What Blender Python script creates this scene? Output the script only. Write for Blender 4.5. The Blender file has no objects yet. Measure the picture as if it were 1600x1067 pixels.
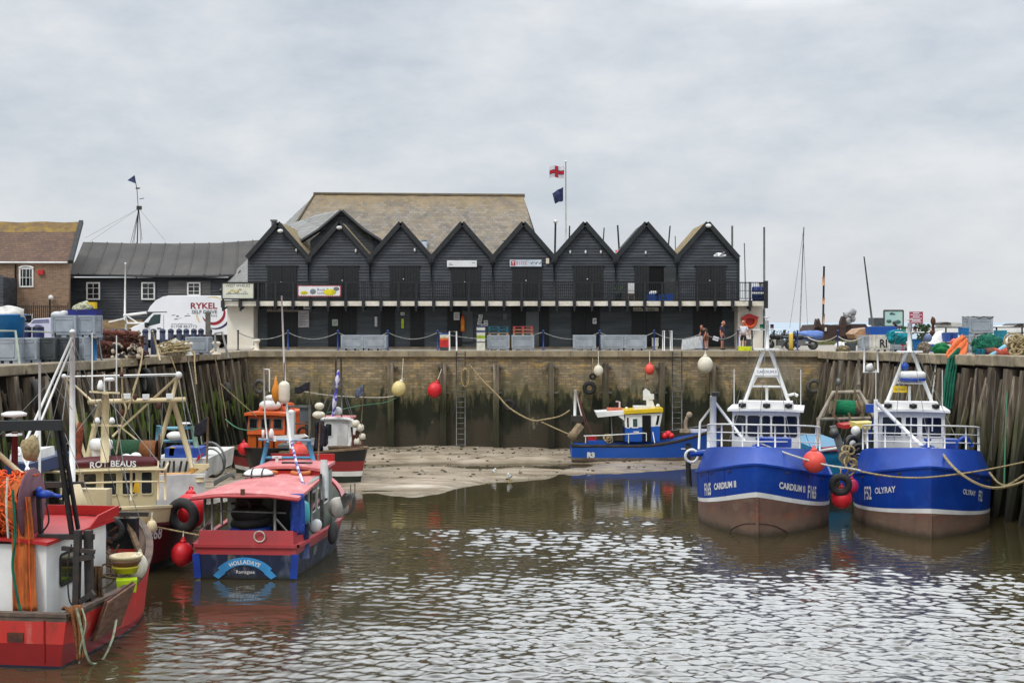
import bpy, math, random
import numpy as np
from mathutils import Vector, Matrix, noise as mn
R=math.radians
rng=random.Random(7)
SC=bpy.context.scene
COL=SC.collection
F=2000.0; CZ=1.75; HY=503.0; WZ=-6.3
def pt(px,py,Y):
    "world point seen at photo pixel (px,py) at distance Y"
    return Vector(((px-800)/F*Y, Y, CZ-(py-HY)/F*Y))
def px2x(px,Y): return (px-800)/F*Y
def lerp(a,b,t): return a+(b-a)*t
def interp(x,xs,ys): return float(np.interp(x,xs,ys))
def V(*a): return Vector(a)
# ---------------------------------------------------------------- materials
def lin(c):
    return tuple(((v/255)/12.92 if v/255<=.04045 else ((v/255+.055)/1.055)**2.4) for v in c)+(1.0,)
class NT:
    def __init__(s,nt): s.nt=nt
    def n(s,t,**kw):
        n=s.nt.nodes.new(t)
        for k,v in kw.items():
            if k in n.inputs.keys(): n.inputs[k].default_value=v
            else: setattr(n,k,v)
        return n
    def l(s,a,b): s.nt.links.new(a,b)
    def math(s,op,a,b=None,c=None):
        n=s.nt.nodes.new('ShaderNodeMath'); n.operation=op
        for i,x in enumerate((a,b,c)):
            if x is None: continue
            if isinstance(x,(int,float)): n.inputs[i].default_value=x
            else: s.l(x,n.inputs[i])
        return n.outputs[0]
    def mix(s,fac,a,b):
        n=s.nt.nodes.new('ShaderNodeMix'); n.data_type='RGBA'
        for sock,x in ((n.inputs[0],fac),(n.inputs[6],a),(n.inputs[7],b)):
            if hasattr(x,'is_linked') or hasattr(x,'links'): s.l(x,sock)
            else: sock.default_value=x
        return n.outputs[2]
    def rng(s,x,lo,hi,a=0.0,b=1.0):
        n=s.nt.nodes.new('ShaderNodeMapRange'); s.l(x,n.inputs[0])
        for i,v in enumerate((lo,hi,a,b)): n.inputs[i+1].default_value=v
        return n.outputs[0]
    def noise(s,vec,scale,st=(1,1,1),detail=4,rough=.55):
        m=s.nt.nodes.new('ShaderNodeMapping'); m.inputs['Scale'].default_value=st; s.l(vec,m.inputs[0])
        n=s.nt.nodes.new('ShaderNodeTexNoise'); n.inputs['Scale'].default_value=scale
        n.inputs['Detail'].default_value=detail; n.inputs['Roughness'].default_value=rough
        s.l(m.outputs[0],n.inputs['Vector']); return n.outputs[0]
MATS={}
def mk(name,c1,c2=None,sc=1.5,st=(1,1,1),rough=.6,metal=0.0,bump=0.0,bsc=25,bst=(1,1,1),lo=.35,hi=.65,rnd=0.0,layers=(),spec=.5,coat=0.0,brick=None):
    if name in MATS: return MATS[name]
    m=bpy.data.materials.new(name); m.use_nodes=True; t=NT(m.node_tree)
    b=m.node_tree.nodes['Principled BSDF']
    b.inputs['Roughness'].default_value=rough; b.inputs['Metallic'].default_value=metal
    b.inputs['Specular IOR Level'].default_value=spec
    if coat: b.inputs['Coat Weight'].default_value=coat; b.inputs['Coat Roughness'].default_value=.15
    pos=t.n('ShaderNodeNewGeometry').outputs['Position']
    oi=t.n('ShaderNodeObjectInfo').outputs['Random']
    va=t.n('ShaderNodeVectorMath',operation='ADD'); t.l(pos,va.inputs[0])
    cb=t.n('ShaderNodeCombineXYZ')
    if rnd:
        r3=t.math('MULTIPLY',oi,37.0); t.l(r3,cb.inputs[0]); t.l(r3,cb.inputs[1]); t.l(r3,cb.inputs[2])
    t.l(cb.outputs[0],va.inputs[1]); vec=va.outputs[0]
    if c2 is None: c2=tuple(max(0,v*.82) for v in c1)
    col=t.mix(t.rng(t.noise(vec,sc,st),lo,hi),lin(c1),lin(c2))
    hgt=None
    if brick:
        sx=t.n('ShaderNodeSeparateXYZ'); t.l(pos,sx.inputs[0])
        c=t.n('ShaderNodeCombineXYZ')
        a0=sx.outputs[brick.get('ax',0)]
        t.l(a0,c.inputs[0]); t.l(t.math('MULTIPLY',sx.outputs[2],brick.get('zs',1.0)),c.inputs[1])
        bn=t.n('ShaderNodeTexBrick'); t.l(c.outputs[0],bn.inputs['Vector'])
        bn.inputs['Scale'].default_value=1.0; bn.inputs['Brick Width'].default_value=brick['w']; bn.inputs['Row Height'].default_value=brick['h']
        bn.inputs['Mortar Size'].default_value=brick['m']; bn.inputs['Bias'].default_value=0.0
        bn.inputs['Color1'].default_value=lin(brick['c1']); bn.inputs['Color2'].default_value=lin(brick['c2']); bn.inputs['Mortar'].default_value=lin(brick['mc'])
        col=t.mix(brick.get('amt',.7),col,bn.outputs['Color']); hgt=bn.outputs['Fac']
    for L in layers:
        if L[0]=='n':
            _,c,s_,st_,l0,h0,amt=L
            f=t.math('MULTIPLY',t.rng(t.noise(vec,s_,st_,6,.62),l0,h0),amt)
        elif L[0]=='z':   # 1 at zlo, 0 at zhi, edge broken up by noise
            _,c,zlo,zhi,amp,s_,st_,amt=L
            sx=t.n('ShaderNodeSeparateXYZ'); t.l(pos,sx.inputs[0])
            nz=t.math('MULTIPLY',t.math('SUBTRACT',t.noise(vec,s_,st_,5,.6),.5),amp*2)
            f=t.math('MULTIPLY',t.rng(t.math('ADD',sx.outputs[2],nz),zlo,zhi,1.0,0.0),amt)
        col=t.mix(f,col,lin(c))
    if rnd:
        h=t.n('ShaderNodeHueSaturation'); t.l(col,h.inputs['Color'])
        t.l(t.rng(oi,0,1,1-rnd,1+rnd),h.inputs['Value']); col=h.outputs[0]
    t.l(col,b.inputs['Base Color'])
    if bump or hgt is not None:
        bp=t.n('ShaderNodeBump'); bp.inputs['Strength'].default_value=max(bump,.3 if hgt is not None else 0); bp.inputs['Distance'].default_value=.03
        hh=t.noise(vec,bsc,bst,5,.6)
        if hgt is not None: hh=t.math('SUBTRACT',hh,t.math('MULTIPLY',hgt,.8))
        t.l(hh,bp.inputs['Height']); t.l(bp.outputs[0],b.inputs['Normal'])
    MATS[name]=m; return m
def paint(name,c,wear=.35,rough=.42,dirt=(95,80,62),**kw):
    c2=tuple(v*.86+8 for v in c)
    return mk(name,c,c2,sc=.9,rough=rough,bump=.08,bsc=18,layers=[('n',dirt,2.2,(1.6,1.6,.28),.55,.85,wear),('n',tuple(min(255,v*.75+45) for v in c),5,(1,1,.6),.66,.76,wear*.8)],**kw)
# ---------------------------------------------------------------- mesh builder
class MB:
    def __init__(s): s.v=[]; s.f=[]; s.mi=[]; s.sm=[]; s.cur=0
    def mat(s,i): s.cur=i; return s
    def _add(s,vs,fs,smooth=False):
        o=len(s.v); s.v+= [tuple(p) for p in vs]
        for f in fs: s.f.append([i+o for i in f]); s.mi.append(s.cur); s.sm.append(smooth)
        return s
    def poly(s,pts,smooth=False): return s._add(pts,[list(range(len(pts)))],smooth)
    def box(s,c,d,rz=0.0,taper=1.0,M=None):
        x,y,z=d[0]/2,d[1]/2,d[2]/2
        vs=[(-x,-y,-z),(x,-y,-z),(x,y,-z),(-x,y,-z)]+[(a*taper,b*taper,z) for a,b in ((-x,-y),(x,-y),(x,y),(-x,y))]
        if M is None: M=Matrix.Rotation(rz,3,'Z')
        vs=[M@Vector(p)+Vector(c) for p in vs]
        return s._add(vs,[(3,2,1,0),(4,5,6,7),(0,1,5,4),(1,2,6,5),(2,3,7,6),(3,0,4,7)])
    def beam(s,p,q,w,h=None,up=(0,0,1),w2=None):
        h=h or w; p=Vector(p); q=Vector(q); d=(q-p)
        if d.length<1e-6: return s
        d.normalize(); u=Vector(up)
        if abs(d.dot(u))>.97: u=Vector((0,1,0))
        a=d.cross(u).normalized(); b=a.cross(d).normalized(); k=(w2/w if w2 else 1)
        vs=[p+a*sx*w/2+b*sy*h/2 for sx,sy in ((-1,-1),(1,-1),(1,1),(-1,1))]+[q+a*sx*w*k/2+b*sy*h*k/2 for sx,sy in ((-1,-1),(1,-1),(1,1),(-1,1))]
        return s._add(vs,[(3,2,1,0),(4,5,6,7),(0,1,5,4),(1,2,6,5),(2,3,7,6),(3,0,4,7)])
    def tube(s,pts,r,n=6,closed=False,r2=None,caps=True):
        P=[Vector(p) for p in pts]; k=len(P); rings=[]
        prev=None
        for i in range(k):
            if closed: d=P[(i+1)%k]-P[i-1]
            else: d=P[min(i+1,k-1)]-P[max(i-1,0)]
            if d.length<1e-9: d=Vector((0,0,1))
            d.normalize()
            if prev is None:
                u=Vector((0,0,1)) if abs(d.z)<.9 else Vector((1,0,0))
            else: u=prev
            a=d.cross(u)
            if a.length<1e-6: a=d.cross(Vector((1,0,0)))
            a.normalize(); b=a.cross(d).normalized(); prev=b
            rr=(r if r2 is None else lerp(r,r2,i/(k-1))) if not isinstance(r,(list,tuple)) else r[i]
            rings.append([P[i]+(a*math.cos(2*math.pi*j/n)+b*math.sin(2*math.pi*j/n))*rr for j in range(n)])
        vs=[p for g in rings for p in g]; fs=[]
        for i in range(k if closed else k-1):
            i2=(i+1)%k
            for j in range(n):
                j2=(j+1)%n; fs.append((i*n+j,i2*n+j,i2*n+j2,i*n+j2))
        s._add(vs,[tuple(reversed(f)) for f in fs],n>5)
        if caps and not closed:
            o=len(s.v)-k*n
            s.f.append([o+j for j in range(n)]); s.mi.append(s.cur); s.sm.append(False)
            s.f.append([o+(k-1)*n+j for j in reversed(range(n))]); s.mi.append(s.cur); s.sm.append(False)
        return s
    def cyl(s,p,q,r,r2=None,n=10): return s.tube([p,q],r,n,False,r2 if r2 is not None else r)
    def lathe(s,c,prof,axis=(0,0,1),n=16,smooth=True):
        ax=Vector(axis).normalized(); u=Vector((1,0,0)) if abs(ax.x)<.9 else Vector((0,1,0))
        a=ax.cross(u).normalized(); b=ax.cross(a); c=Vector(c)
        vs=[c+ax*h+(a*math.cos(2*math.pi*j/n)+b*math.sin(2*math.pi*j/n))*max(r,1e-4) for r,h in prof for j in range(n)]
        fs=[(i*n+j,i*n+(j+1)%n,(i+1)*n+(j+1)%n,(i+1)*n+j) for i in range(len(prof)-1) for j in range(n)]
        fs.append(tuple(reversed(range(n)))); fs.append(tuple((len(prof)-1)*n+j for j in range(n)))
        return s._add(vs,fs,smooth)
    def ball(s,c,r,n=14,m=9,sx=1,sy=1,sz=1,noise_=0,seed=0,M=None):
        vs=[];c=Vector(c)
        for i in range(m+1):
            th=math.pi*i/m
            for j in range(n):
                ph=2*math.pi*j/n
                d=Vector((math.sin(th)*math.cos(ph),math.sin(th)*math.sin(ph),math.cos(th)))
                k=1+(mn.noise(d*1.7+Vector((seed*3.1,seed,0)))*noise_+mn.noise(d*5.3+Vector((seed,2,seed*1.7)))*noise_*.55 if noise_ else 0)
                p=Vector((d.x*r*sx,d.y*r*sy,d.z*r*sz))*k
                if M is not None: p=M@p
                vs.append(c+p)
        fs=[(i*n+j,(i+1)*n+j,(i+1)*n+(j+1)%n,i*n+(j+1)%n) for i in range(m) for j in range(n)]
        return s._add(vs,fs,True)
    def torus(s,c,R_,r,axis=(0,1,0),n=22,m=10,a0=0,a1=None):
        ax=Vector(axis).normalized(); u=Vector((0,0,1)) if abs(ax.z)<.9 else Vector((1,0,0))
        a=ax.cross(u).normalized(); b=ax.cross(a); c=Vector(c)
        if a1 is None: return s.tube([c+(a*math.cos(2*math.pi*i/n)+b*math.sin(2*math.pi*i/n))*R_ for i in range(n)],r,m,True)
        return s.tube([c+(a*math.cos(lerp(a0,a1,i/n))+b*math.sin(lerp(a0,a1,i/n)))*R_ for i in range(n+1)],r,m)
    def prism(s,pts,ext):
        P=[Vector(p) for p in pts]; e=Vector(ext); k=len(P)
        nrm=sum(((P[i]-P[0]).cross(P[(i+1)%k]-P[0]) for i in range(k)),Vector())
        if nrm.dot(e)>0: P=P[::-1]
        vs=P+[p+e for p in P]
        fs=[tuple(range(k)),tuple(reversed(range(k,2*k)))]+[(i,k+i,k+(i+1)%k,(i+1)%k) for i in range(k)]
        return s._add(vs,fs)
    def grid(s,rows,smooth=True,flip=False):
        n=len(rows[0]); vs=[p for r in rows for p in r]; fs=[]
        for i in range(len(rows)-1):
            for j in range(n-1):
                f=(i*n+j,i*n+j+1,(i+1)*n+j+1,(i+1)*n+j); fs.append(f[::-1] if flip else f)
        return s._add(vs,fs,smooth)
    def build(s,name,mats,parent=None,world=False,solid=0.0,bevel=0.0):
        if not isinstance(mats,(list,tuple)): mats=[mats]
        vs=s.v
        if parent is not None and world:
            root=parent
            while root.parent: root=root.parent
            Mi=root.matrix_basis.inverted(); vs=[tuple(Mi@Vector(p)) for p in vs]
        me=bpy.data.meshes.new(name); me.from_pydata(vs,[],s.f)
        for m in mats: me.materials.append(m)
        me.polygons.foreach_set('material_index',s.mi); me.polygons.foreach_set('use_smooth',s.sm)
        me.update()
        o=bpy.data.objects.new(name,me); COL.objects.link(o)
        if parent is not None: o.parent=parent
        if solid:
            md=o.modifiers.new('thick','SOLIDIFY'); md.thickness=solid; md.offset=0
        if bevel:
            md=o.modifiers.new('bev','BEVEL'); md.width=bevel; md.segments=2; md.limit_method='ANGLE'; md.angle_limit=R(40)
        return o
    def solo(s,name,mats,label,cat,group=None,kind=None,**kw):
        "one-mesh thing in world coordinates; origin put at its base"
        a=np.array(s.v); c=Vector((float((a[:,0].min()+a[:,0].max())/2),float((a[:,1].min()+a[:,1].max())/2),float(a[:,2].min())))
        s.v=[tuple(Vector(p)-c) for p in s.v]
        o=s.build(name,mats,None,**kw); o.location=c
        return tag(o,label,cat,group,kind)
def tag(o,label=None,cat=None,group=None,kind=None):
    if label: o['label']=label
    if cat: o['category']=cat
    if group: o['group']=group
    if kind: o['kind']=kind
    return o
def thing(name,label,cat,loc=(0,0,0),rotz=0.0,group=None):
    o=bpy.data.objects.new(name,None); COL.objects.link(o); o.empty_display_size=.2
    o.location=loc; o.rotation_euler=(0,0,rotz)
    return tag(o,label,cat,group)
def dup(root,loc,rotz=None,label=None,group=None,scale=None):
    r=root.copy(); COL.objects.link(r); r.location=loc
    if rotz is not None: r.rotation_euler=(0,0,rotz)
    if label: r['label']=label
    if group: r['group']=group
    if scale: r.scale=scale
    for ch in list(root.children):
        c=ch.copy(); COL.objects.link(c); c.parent=r
        for g in list(ch.children):
            d=g.copy(); COL.objects.link(d); d.parent=c
    return r
def structure(o): o['kind']='structure'; return o
def sag(p,q,drop,n=14):
    p=Vector(p);q=Vector(q)
    return [p.lerp(q,i/n)-Vector((0,0,drop*4*(i/n)*(1-i/n))) for i in range(n+1)]
def smoothpath(P,n=8):
    P=[Vector(p) for p in P]; out=[]
    for i in range(len(P)-1):
        p0=P[max(i-1,0)];p1=P[i];p2=P[i+1];p3=P[min(i+2,len(P)-1)]
        for j in range(n):
            t=j/n
            out.append(.5*((2*p1)+(p2-p0)*t+(2*p0-5*p1+4*p2-p3)*t*t+(3*p1-p0-3*p2+p3)*t**3))
    out.append(P[-1]); return out
# flat lettering: mesh of a text, mapped point by point through fn(x,y)
def letters(parent,name,s,size,mat,fn,xs=1.0,align='LEFT',sp=1.0,bold=0.0):
    cu=bpy.data.curves.new('txt','FONT'); cu.body=s; cu.size=size; cu.align_x=align; cu.space_character=sp; cu.offset=bold; cu.resolution_u=3
    ob=bpy.data.objects.new('txt',cu)
    me=bpy.data.meshes.new_from_object(ob)
    for v in me.vertices: v.co=fn(v.co.x*xs,v.co.y)
    me.materials.clear(); me.materials.append(mat); me.update()
    for p in me.polygons: p.material_index=0
    bpy.data.objects.remove(ob); bpy.data.curves.remove(cu)
    o=bpy.data.objects.new(name,me); COL.objects.link(o); o.name=name; o.parent=parent
    return o
def flatmap(c,u,v):
    c=Vector(c);u=Vector(u).normalized();v=Vector(v).normalized()
    return lambda x,y:c+u*x+v*y
# window (rounded frame + pane) set on the quad a,b,c,d (bl,br,tr,tl seen from outside)
def qwin(parent,quad,s0,s1,t0,t1,fm,gm,fw=.05,rd=.12,out=.02,name='window',world=False,bars=(0,0)):
    a,b,c,d=[Vector(p) for p in quad]
    def Q(s,t): return (a*(1-s)+b*s)*(1-t)+(d*(1-s)+c*s)*t
    o=Q(s0,t0);u=Q(s1,t0)-o;v=Q(s0,t1)-o; w=u.length;h=v.length; u.normalize(); v.normalize(); n=u.cross(v).normalized()
    def ring(k,off):
        r=max(rd-k,.005); P=[]
        for cx,cy,a0 in ((w-k-r,h-k-r,0),(k+r,h-k-r,90),(k+r,k+r,180),(w-k-r,k+r,270)):
            for j in range(4):
                an=R(a0+30*j); P.append(o+u*(cx+r*math.cos(an))+v*(cy+r*math.sin(an))+n*off)
        return P
    mb=MB(); A=ring(0,-.01);B=ring(0,out);C=ring(fw,out);D=ring(fw,.004); k=len(A)
    vs=A+B+C+D; fs=[]
    for g in range(3):
        for j in range(k): fs.append((g*k+j,g*k+(j+1)%k,(g+1)*k+(j+1)%k,(g+1)*k+j))
    mb.mat(0)._add(vs,fs); mb.mat(1).poly(D)
    nx,ny=bars
    mb.mat(0)
    for i in range(1,nx):
        x=w*i/nx; mb.beam(o+u*x+v*fw+n*out*.6,o+u*x+v*(h-fw)+n*out*.6,.035,.03,up=n)
    for i in range(1,ny):
        y=h*i/ny; mb.beam(o+u*fw+v*y+n*out*.6,o+u*(w-fw)+v*y+n*out*.6,.035,.028,up=n)
    return mb.build(name,[fm,gm],parent,world=world)
# ---------------------------------------------------------------- common materials
WHITE=paint('white_paint',(236,236,232),.22)
CREAM=paint('cream_paint',(218,200,158),.35,dirt=(120,80,50))
BLUE=mk('royal_blue_paint',(9,64,160),(12,56,142),sc=.9,rough=.38,bump=.45,bsc=1.6,layers=[('n',(34,84,172),1.0,(.8,.8,.8),.54,.74,.6),('n',(30,46,92),2.2,(2,2,.2),.58,.78,.5),('n',(112,78,58),4,(2.4,2.4,.10),.63,.74,.6),('n',(120,140,176),7,(1,1,.5),.70,.76,.5)])
BLUE2=paint('bright_blue_paint',(12,82,178),.22,rough=.4,dirt=(20,50,90))
LBLUE=paint('light_blue_paint',(70,150,190),.35)
RED=paint('red_paint',(178,26,24),.3,dirt=(110,40,30))
RED_FADED=paint('faded_red_paint',(178,62,66),.35,dirt=(190,110,105))
MAROON=paint('maroon_paint',(88,14,24),.3,dirt=(60,30,25))
NAVY=paint('navy_paint',(16,22,44),.25,dirt=(60,60,60))
BLACKP=paint('black_paint',(22,22,24),.3,dirt=(80,70,60))
ORANGEP=paint('orange_paint',(214,84,22),.3,dirt=(130,70,40))
YELLOW=paint('yellow_paint',(226,190,20),.25)
TEAL=paint('teal_paint',(20,120,160),.3)
ANTIF=mk('antifouling_brown',(116,86,74),(92,68,58),sc=.9,st=(1,1,.6),rough=.8,bump=.25,layers=[('n',(142,78,58),1.1,(.7,.7,1.4),.53,.68,.7),('n',(124,112,92),1.8,(.6,.6,1.6),.56,.70,.6),('n',(70,62,50),3.2,(1,1,.25),.56,.74,.6),('z',(128,110,90),WZ+.55,WZ+.85,.25,1.5,(1,1,1),.35),('z',(58,54,40),WZ+.05,WZ+.30,.2,3,(1,1,1),.85)])
GLASS=mk('dark_glass',(22,26,28),(34,40,42),sc=.6,rough=.08,spec=.6)
RUBBER=mk('black_rubber',(24,24,25),(40,39,37),sc=6,rough=.75,bump=.3,bsc=30)
STEEL=mk('galvanised_steel',(120,122,120),(92,92,88),sc=4,rough=.5,metal=.5,layers=[('n',(110,70,45),5,(1,1,.5),.6,.75,.5)])
RUST=mk('rusty_iron',(92,52,34),(58,36,28),sc=5,rough=.85,bump=.5,bsc=20)
DARKIRON=mk('dark_iron',(38,38,40),(62,50,42),sc=4,rough=.65,layers=[('n',(96,60,40),5,(1,1,.5),.62,.75,.5)])
ROPE=mk('tan_rope',(176,158,118),(128,112,80),sc=12,rough=.9,bump=.5,bsc=60)
ROPEW=mk('white_rope',(210,205,190),(170,165,150),sc=12,rough=.9)
ROPEG=mk('green_rope',(60,130,100),(90,120,90),sc=10,rough=.9)
WOOD=mk('weathered_wood',(136,112,84),(96,78,60),sc=3,st=(1,1,6),rough=.85,bump=.4,bsc=18,bst=(4,4,.5))
NETO=mk('orange_net',(204,112,52),(166,88,42),sc=4,st=(1,1,.7),rough=.9,bump=.8,bsc=60,layers=[('n',(128,78,46),2.2,(1,1,.8),.54,.7,.5)])
NETB=mk('brown_net',(150,92,48),(112,76,46),sc=14,rough=.95,bump=.9,bsc=45)
NETG=mk('green_net',(16,112,84),(10,76,60),sc=8,st=(1.6,1.6,.4),rough=.9,bump=.9,bsc=45)
NETT=mk('turquoise_net',(20,150,160),(14,110,125),sc=8,rough=.9,bump=.9,bsc=40)
CANVAS=mk('blue_tarpaulin',(24,58,150),(40,78,160),sc=4,rough=.6,bump=.4,bsc=6,layers=[('n',(150,165,190),9,(1,1,1),.64,.7,.6)])
BLACKCLOTH=mk('black_cloth',(20,20,26),(36,36,46),sc=5,rough=.9,bump=.3,bsc=8)
PURPLE=mk('purple_cloth',(72,64,160),(150,150,190),sc=5,rough=.9)
BUOYR=mk('red_buoy_plastic',(216,34,40),(196,30,44),sc=3,rough=.45,layers=[('n',(120,60,50),4,(1,1,.6),.6,.8,.35)])
BUOYS=mk('salmon_buoy_plastic',(226,82,66),(210,70,60),sc=3,rough=.5)
BUOYY=mk('cream_buoy_plastic',(222,204,140),(200,180,116),sc=4,rough=.5,layers=[('n',(130,110,70),4,(1,1,.6),.58,.8,.45)])
BUOYW=mk('white_buoy_plastic',(222,214,196),(204,196,174),sc=3,rough=.5,layers=[('n',(140,125,95),4,(1,1,.6),.6,.8,.35)])
GREYTUB=mk('grey_tub_plastic',(160,167,174),(140,148,156),sc=2,rough=.55,bump=.1,bsc=10,rnd=.08,layers=[('n',(96,92,84),3.5,(1,1,.5),.56,.8,.45)])
DGREYTUB=mk('dark_grey_tub_plastic',(70,76,80),(54,60,62),sc=2,rough=.6,layers=[('n',(96,92,84),3.5,(1,1,.5),.56,.8,.4)])
BLUETUB=mk('blue_tub_plastic',(10,112,170),(8,92,150),sc=2,rough=.5,layers=[('n',(60,90,110),3.5,(1,1,.5),.6,.8,.4)])
SKIN=mk('skin',(190,130,104),(174,112,90),sc=4,rough=.6)
# ---------------------------------------------------------------- camera, sun, sky
cd=bpy.data.cameras.new('camera'); cam=bpy.data.objects.new('camera',cd); COL.objects.link(cam)
cam.location=(0,0,CZ); cam.rotation_euler=(R(90),0,0)
cd.sensor_width=36; cd.lens=45; cd.shift_y=-30.5/1600; cd.clip_start=.5; cd.clip_end=20000
SC.camera=cam
SUN_EL,SUN_AZ=52,215
sd=bpy.data.lights.new('sun','SUN'); sd.energy=1.35; sd.angle=R(14); sd.color=(1,.96,.9)
so=bpy.data.objects.new('sun',sd); COL.objects.link(so); so.location=(0,0,60)
az=R(SUN_AZ)   # azimuth clockwise from +Y
sdir=Vector((math.sin(az)*math.cos(R(SUN_EL)),math.cos(az)*math.cos(R(SUN_EL)),math.sin(R(SUN_EL))))
so.rotation_euler=(-sdir).to_track_quat('-Z','Y').to_euler()
w=bpy.data.worlds.new('World'); SC.world=w; w.use_nodes=True
t=NT(w.node_tree); bg=w.node_tree.nodes['Background']; bg.inputs[1].default_value=.1
sky=t.n('ShaderNodeTexSky',sky_type='NISHITA'); sky.sun_disc=False; sky.sun_elevation=R(SUN_EL); sky.sun_rotation=R(SUN_AZ)
sky.air_density=1.2; sky.dust_density=2.5
tc=t.n('ShaderNodeTexCoord').outputs['Generated']
sx=t.n('ShaderNodeSeparateXYZ'); t.l(tc,sx.inputs[0])
zz=t.math('MAXIMUM',sx.outputs[2],0.0); dn=t.math('ADD',zz,.22)
cb=t.n('ShaderNodeCombineXYZ'); t.l(t.math('DIVIDE',sx.outputs[0],dn),cb.inputs[0]); t.l(t.math('DIVIDE',sx.outputs[1],dn),cb.inputs[1])
n1=t.noise(tc,4.2,(1,1,2.3),9,.57); n2=t.noise(tc,13.0,(1,1,2.2),8,.62)
cl=t.math('ADD',t.math('MULTIPLY',n1,.68),t.math('MULTIPLY',n2,.32))
cloud=t.mix(t.rng(cl,.37,.62),(5.15,5.7,6.4,1),(7.55,7.75,8.0,1))
cloud=t.mix(t.math('MULTIPLY',t.rng(zz,0.0,.13,1,0),.55),cloud,(6.95,7.15,7.4,1))
mul=t.n('ShaderNodeVectorMath',operation='SCALE'); t.l(cloud,mul.inputs[0]); dp=t.n('ShaderNodeVectorMath',operation='DOT_PRODUCT'); t.l(tc,dp.inputs[0]); dp.inputs[1].default_value=Vector((.16,.74,.66)).normalized()
glow=t.math('SMOOTHSTEP' if False else 'POWER',t.rng(dp.outputs['Value'],.885,1.0,0.0,1.0),1.0)
t.l(t.math('ADD',t.rng(zz,.25,.85,1.0,2.5),t.math('MULTIPLY',glow,4.2)),mul.inputs['Scale'])
t.l(t.mix(.90,sky.outputs[0],mul.outputs[0]),bg.inputs[0])
SC.view_settings.view_transform='Standard'; SC.view_settings.look='None'; SC.view_settings.gamma=1; SC.view_settings.exposure=.12
# ================================================================ SETTING
LP=[(-16.1,77.3),(-17.0,71),(-17.8,66),(-18.7,57.4),(-20,50),(-21,42),(-22,34),(-22.6,24)]
RP=[(18.6,77.3),(19.6,66),(20.9,53),(22.2,40),(23,24)]
def zq(Y): return interp(-Y,[-77,-52],[0,.33])
def along(P,step,s0=0.0):
    pts=[];acc=s0
    for i in range(len(P)-1):
        a=Vector(P[i]);b=Vector(P[i+1]);L=(b-a).length
        while acc<L:
            pts.append((a.lerp(b,acc/L),(b-a).normalized())); acc+=step
        acc-=L
    return pts
GROUND=mk('quay_concrete',(158,150,138),(136,128,118),sc=.5,rough=.85,bump=.25,bsc=9,layers=[('n',(110,104,96),.35,(1,1,1),.5,.75,.6),('n',(96,90,80),3,(1,1,1),.6,.78,.5)])
g=MB()
g.poly([(-70,77.3,0),(70,77.3,0),(70,112,0),(-70,112,0)])
g.poly([(-70,112,-.02),(-14,112,-.02),(-14,160,-.02),(-70,160,-.02)])
for i in range(len(LP)-1):
    (x0,y0),(x1,y1)=LP[i],LP[i+1]
    g.poly([(-70,y1,0),(x1,y1,0),(x0,y0,0),(-70,y0,0)])
for i in range(len(RP)-1):
    (x0,y0),(x1,y1)=RP[i],RP[i+1]
    g.poly([(x1,y1,zq(y1)),(70,y1,zq(y1)),(70,y0,zq(y0)),(x0,y0,zq(y0))])
structure(g.build('ground',GROUND))
SEA=mk('sea_water',(120,142,156),(110,134,150),sc=.01,rough=.35,bump=.5,bsc=.25,bst=(1,3,1))
s=MB(); s.poly([(-9000,112.2,-5.8),(9000,112.2,-5.8),(9000,16000,-5.8),(-9000,16000,-5.8)])
structure(s.build('sea',SEA))
q=MB(); q.poly([(-70,112,0),(70,112,0),(70,112,-7),(-70,112,-7)]); structure(q.build('quay_edge',GROUND))
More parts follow.
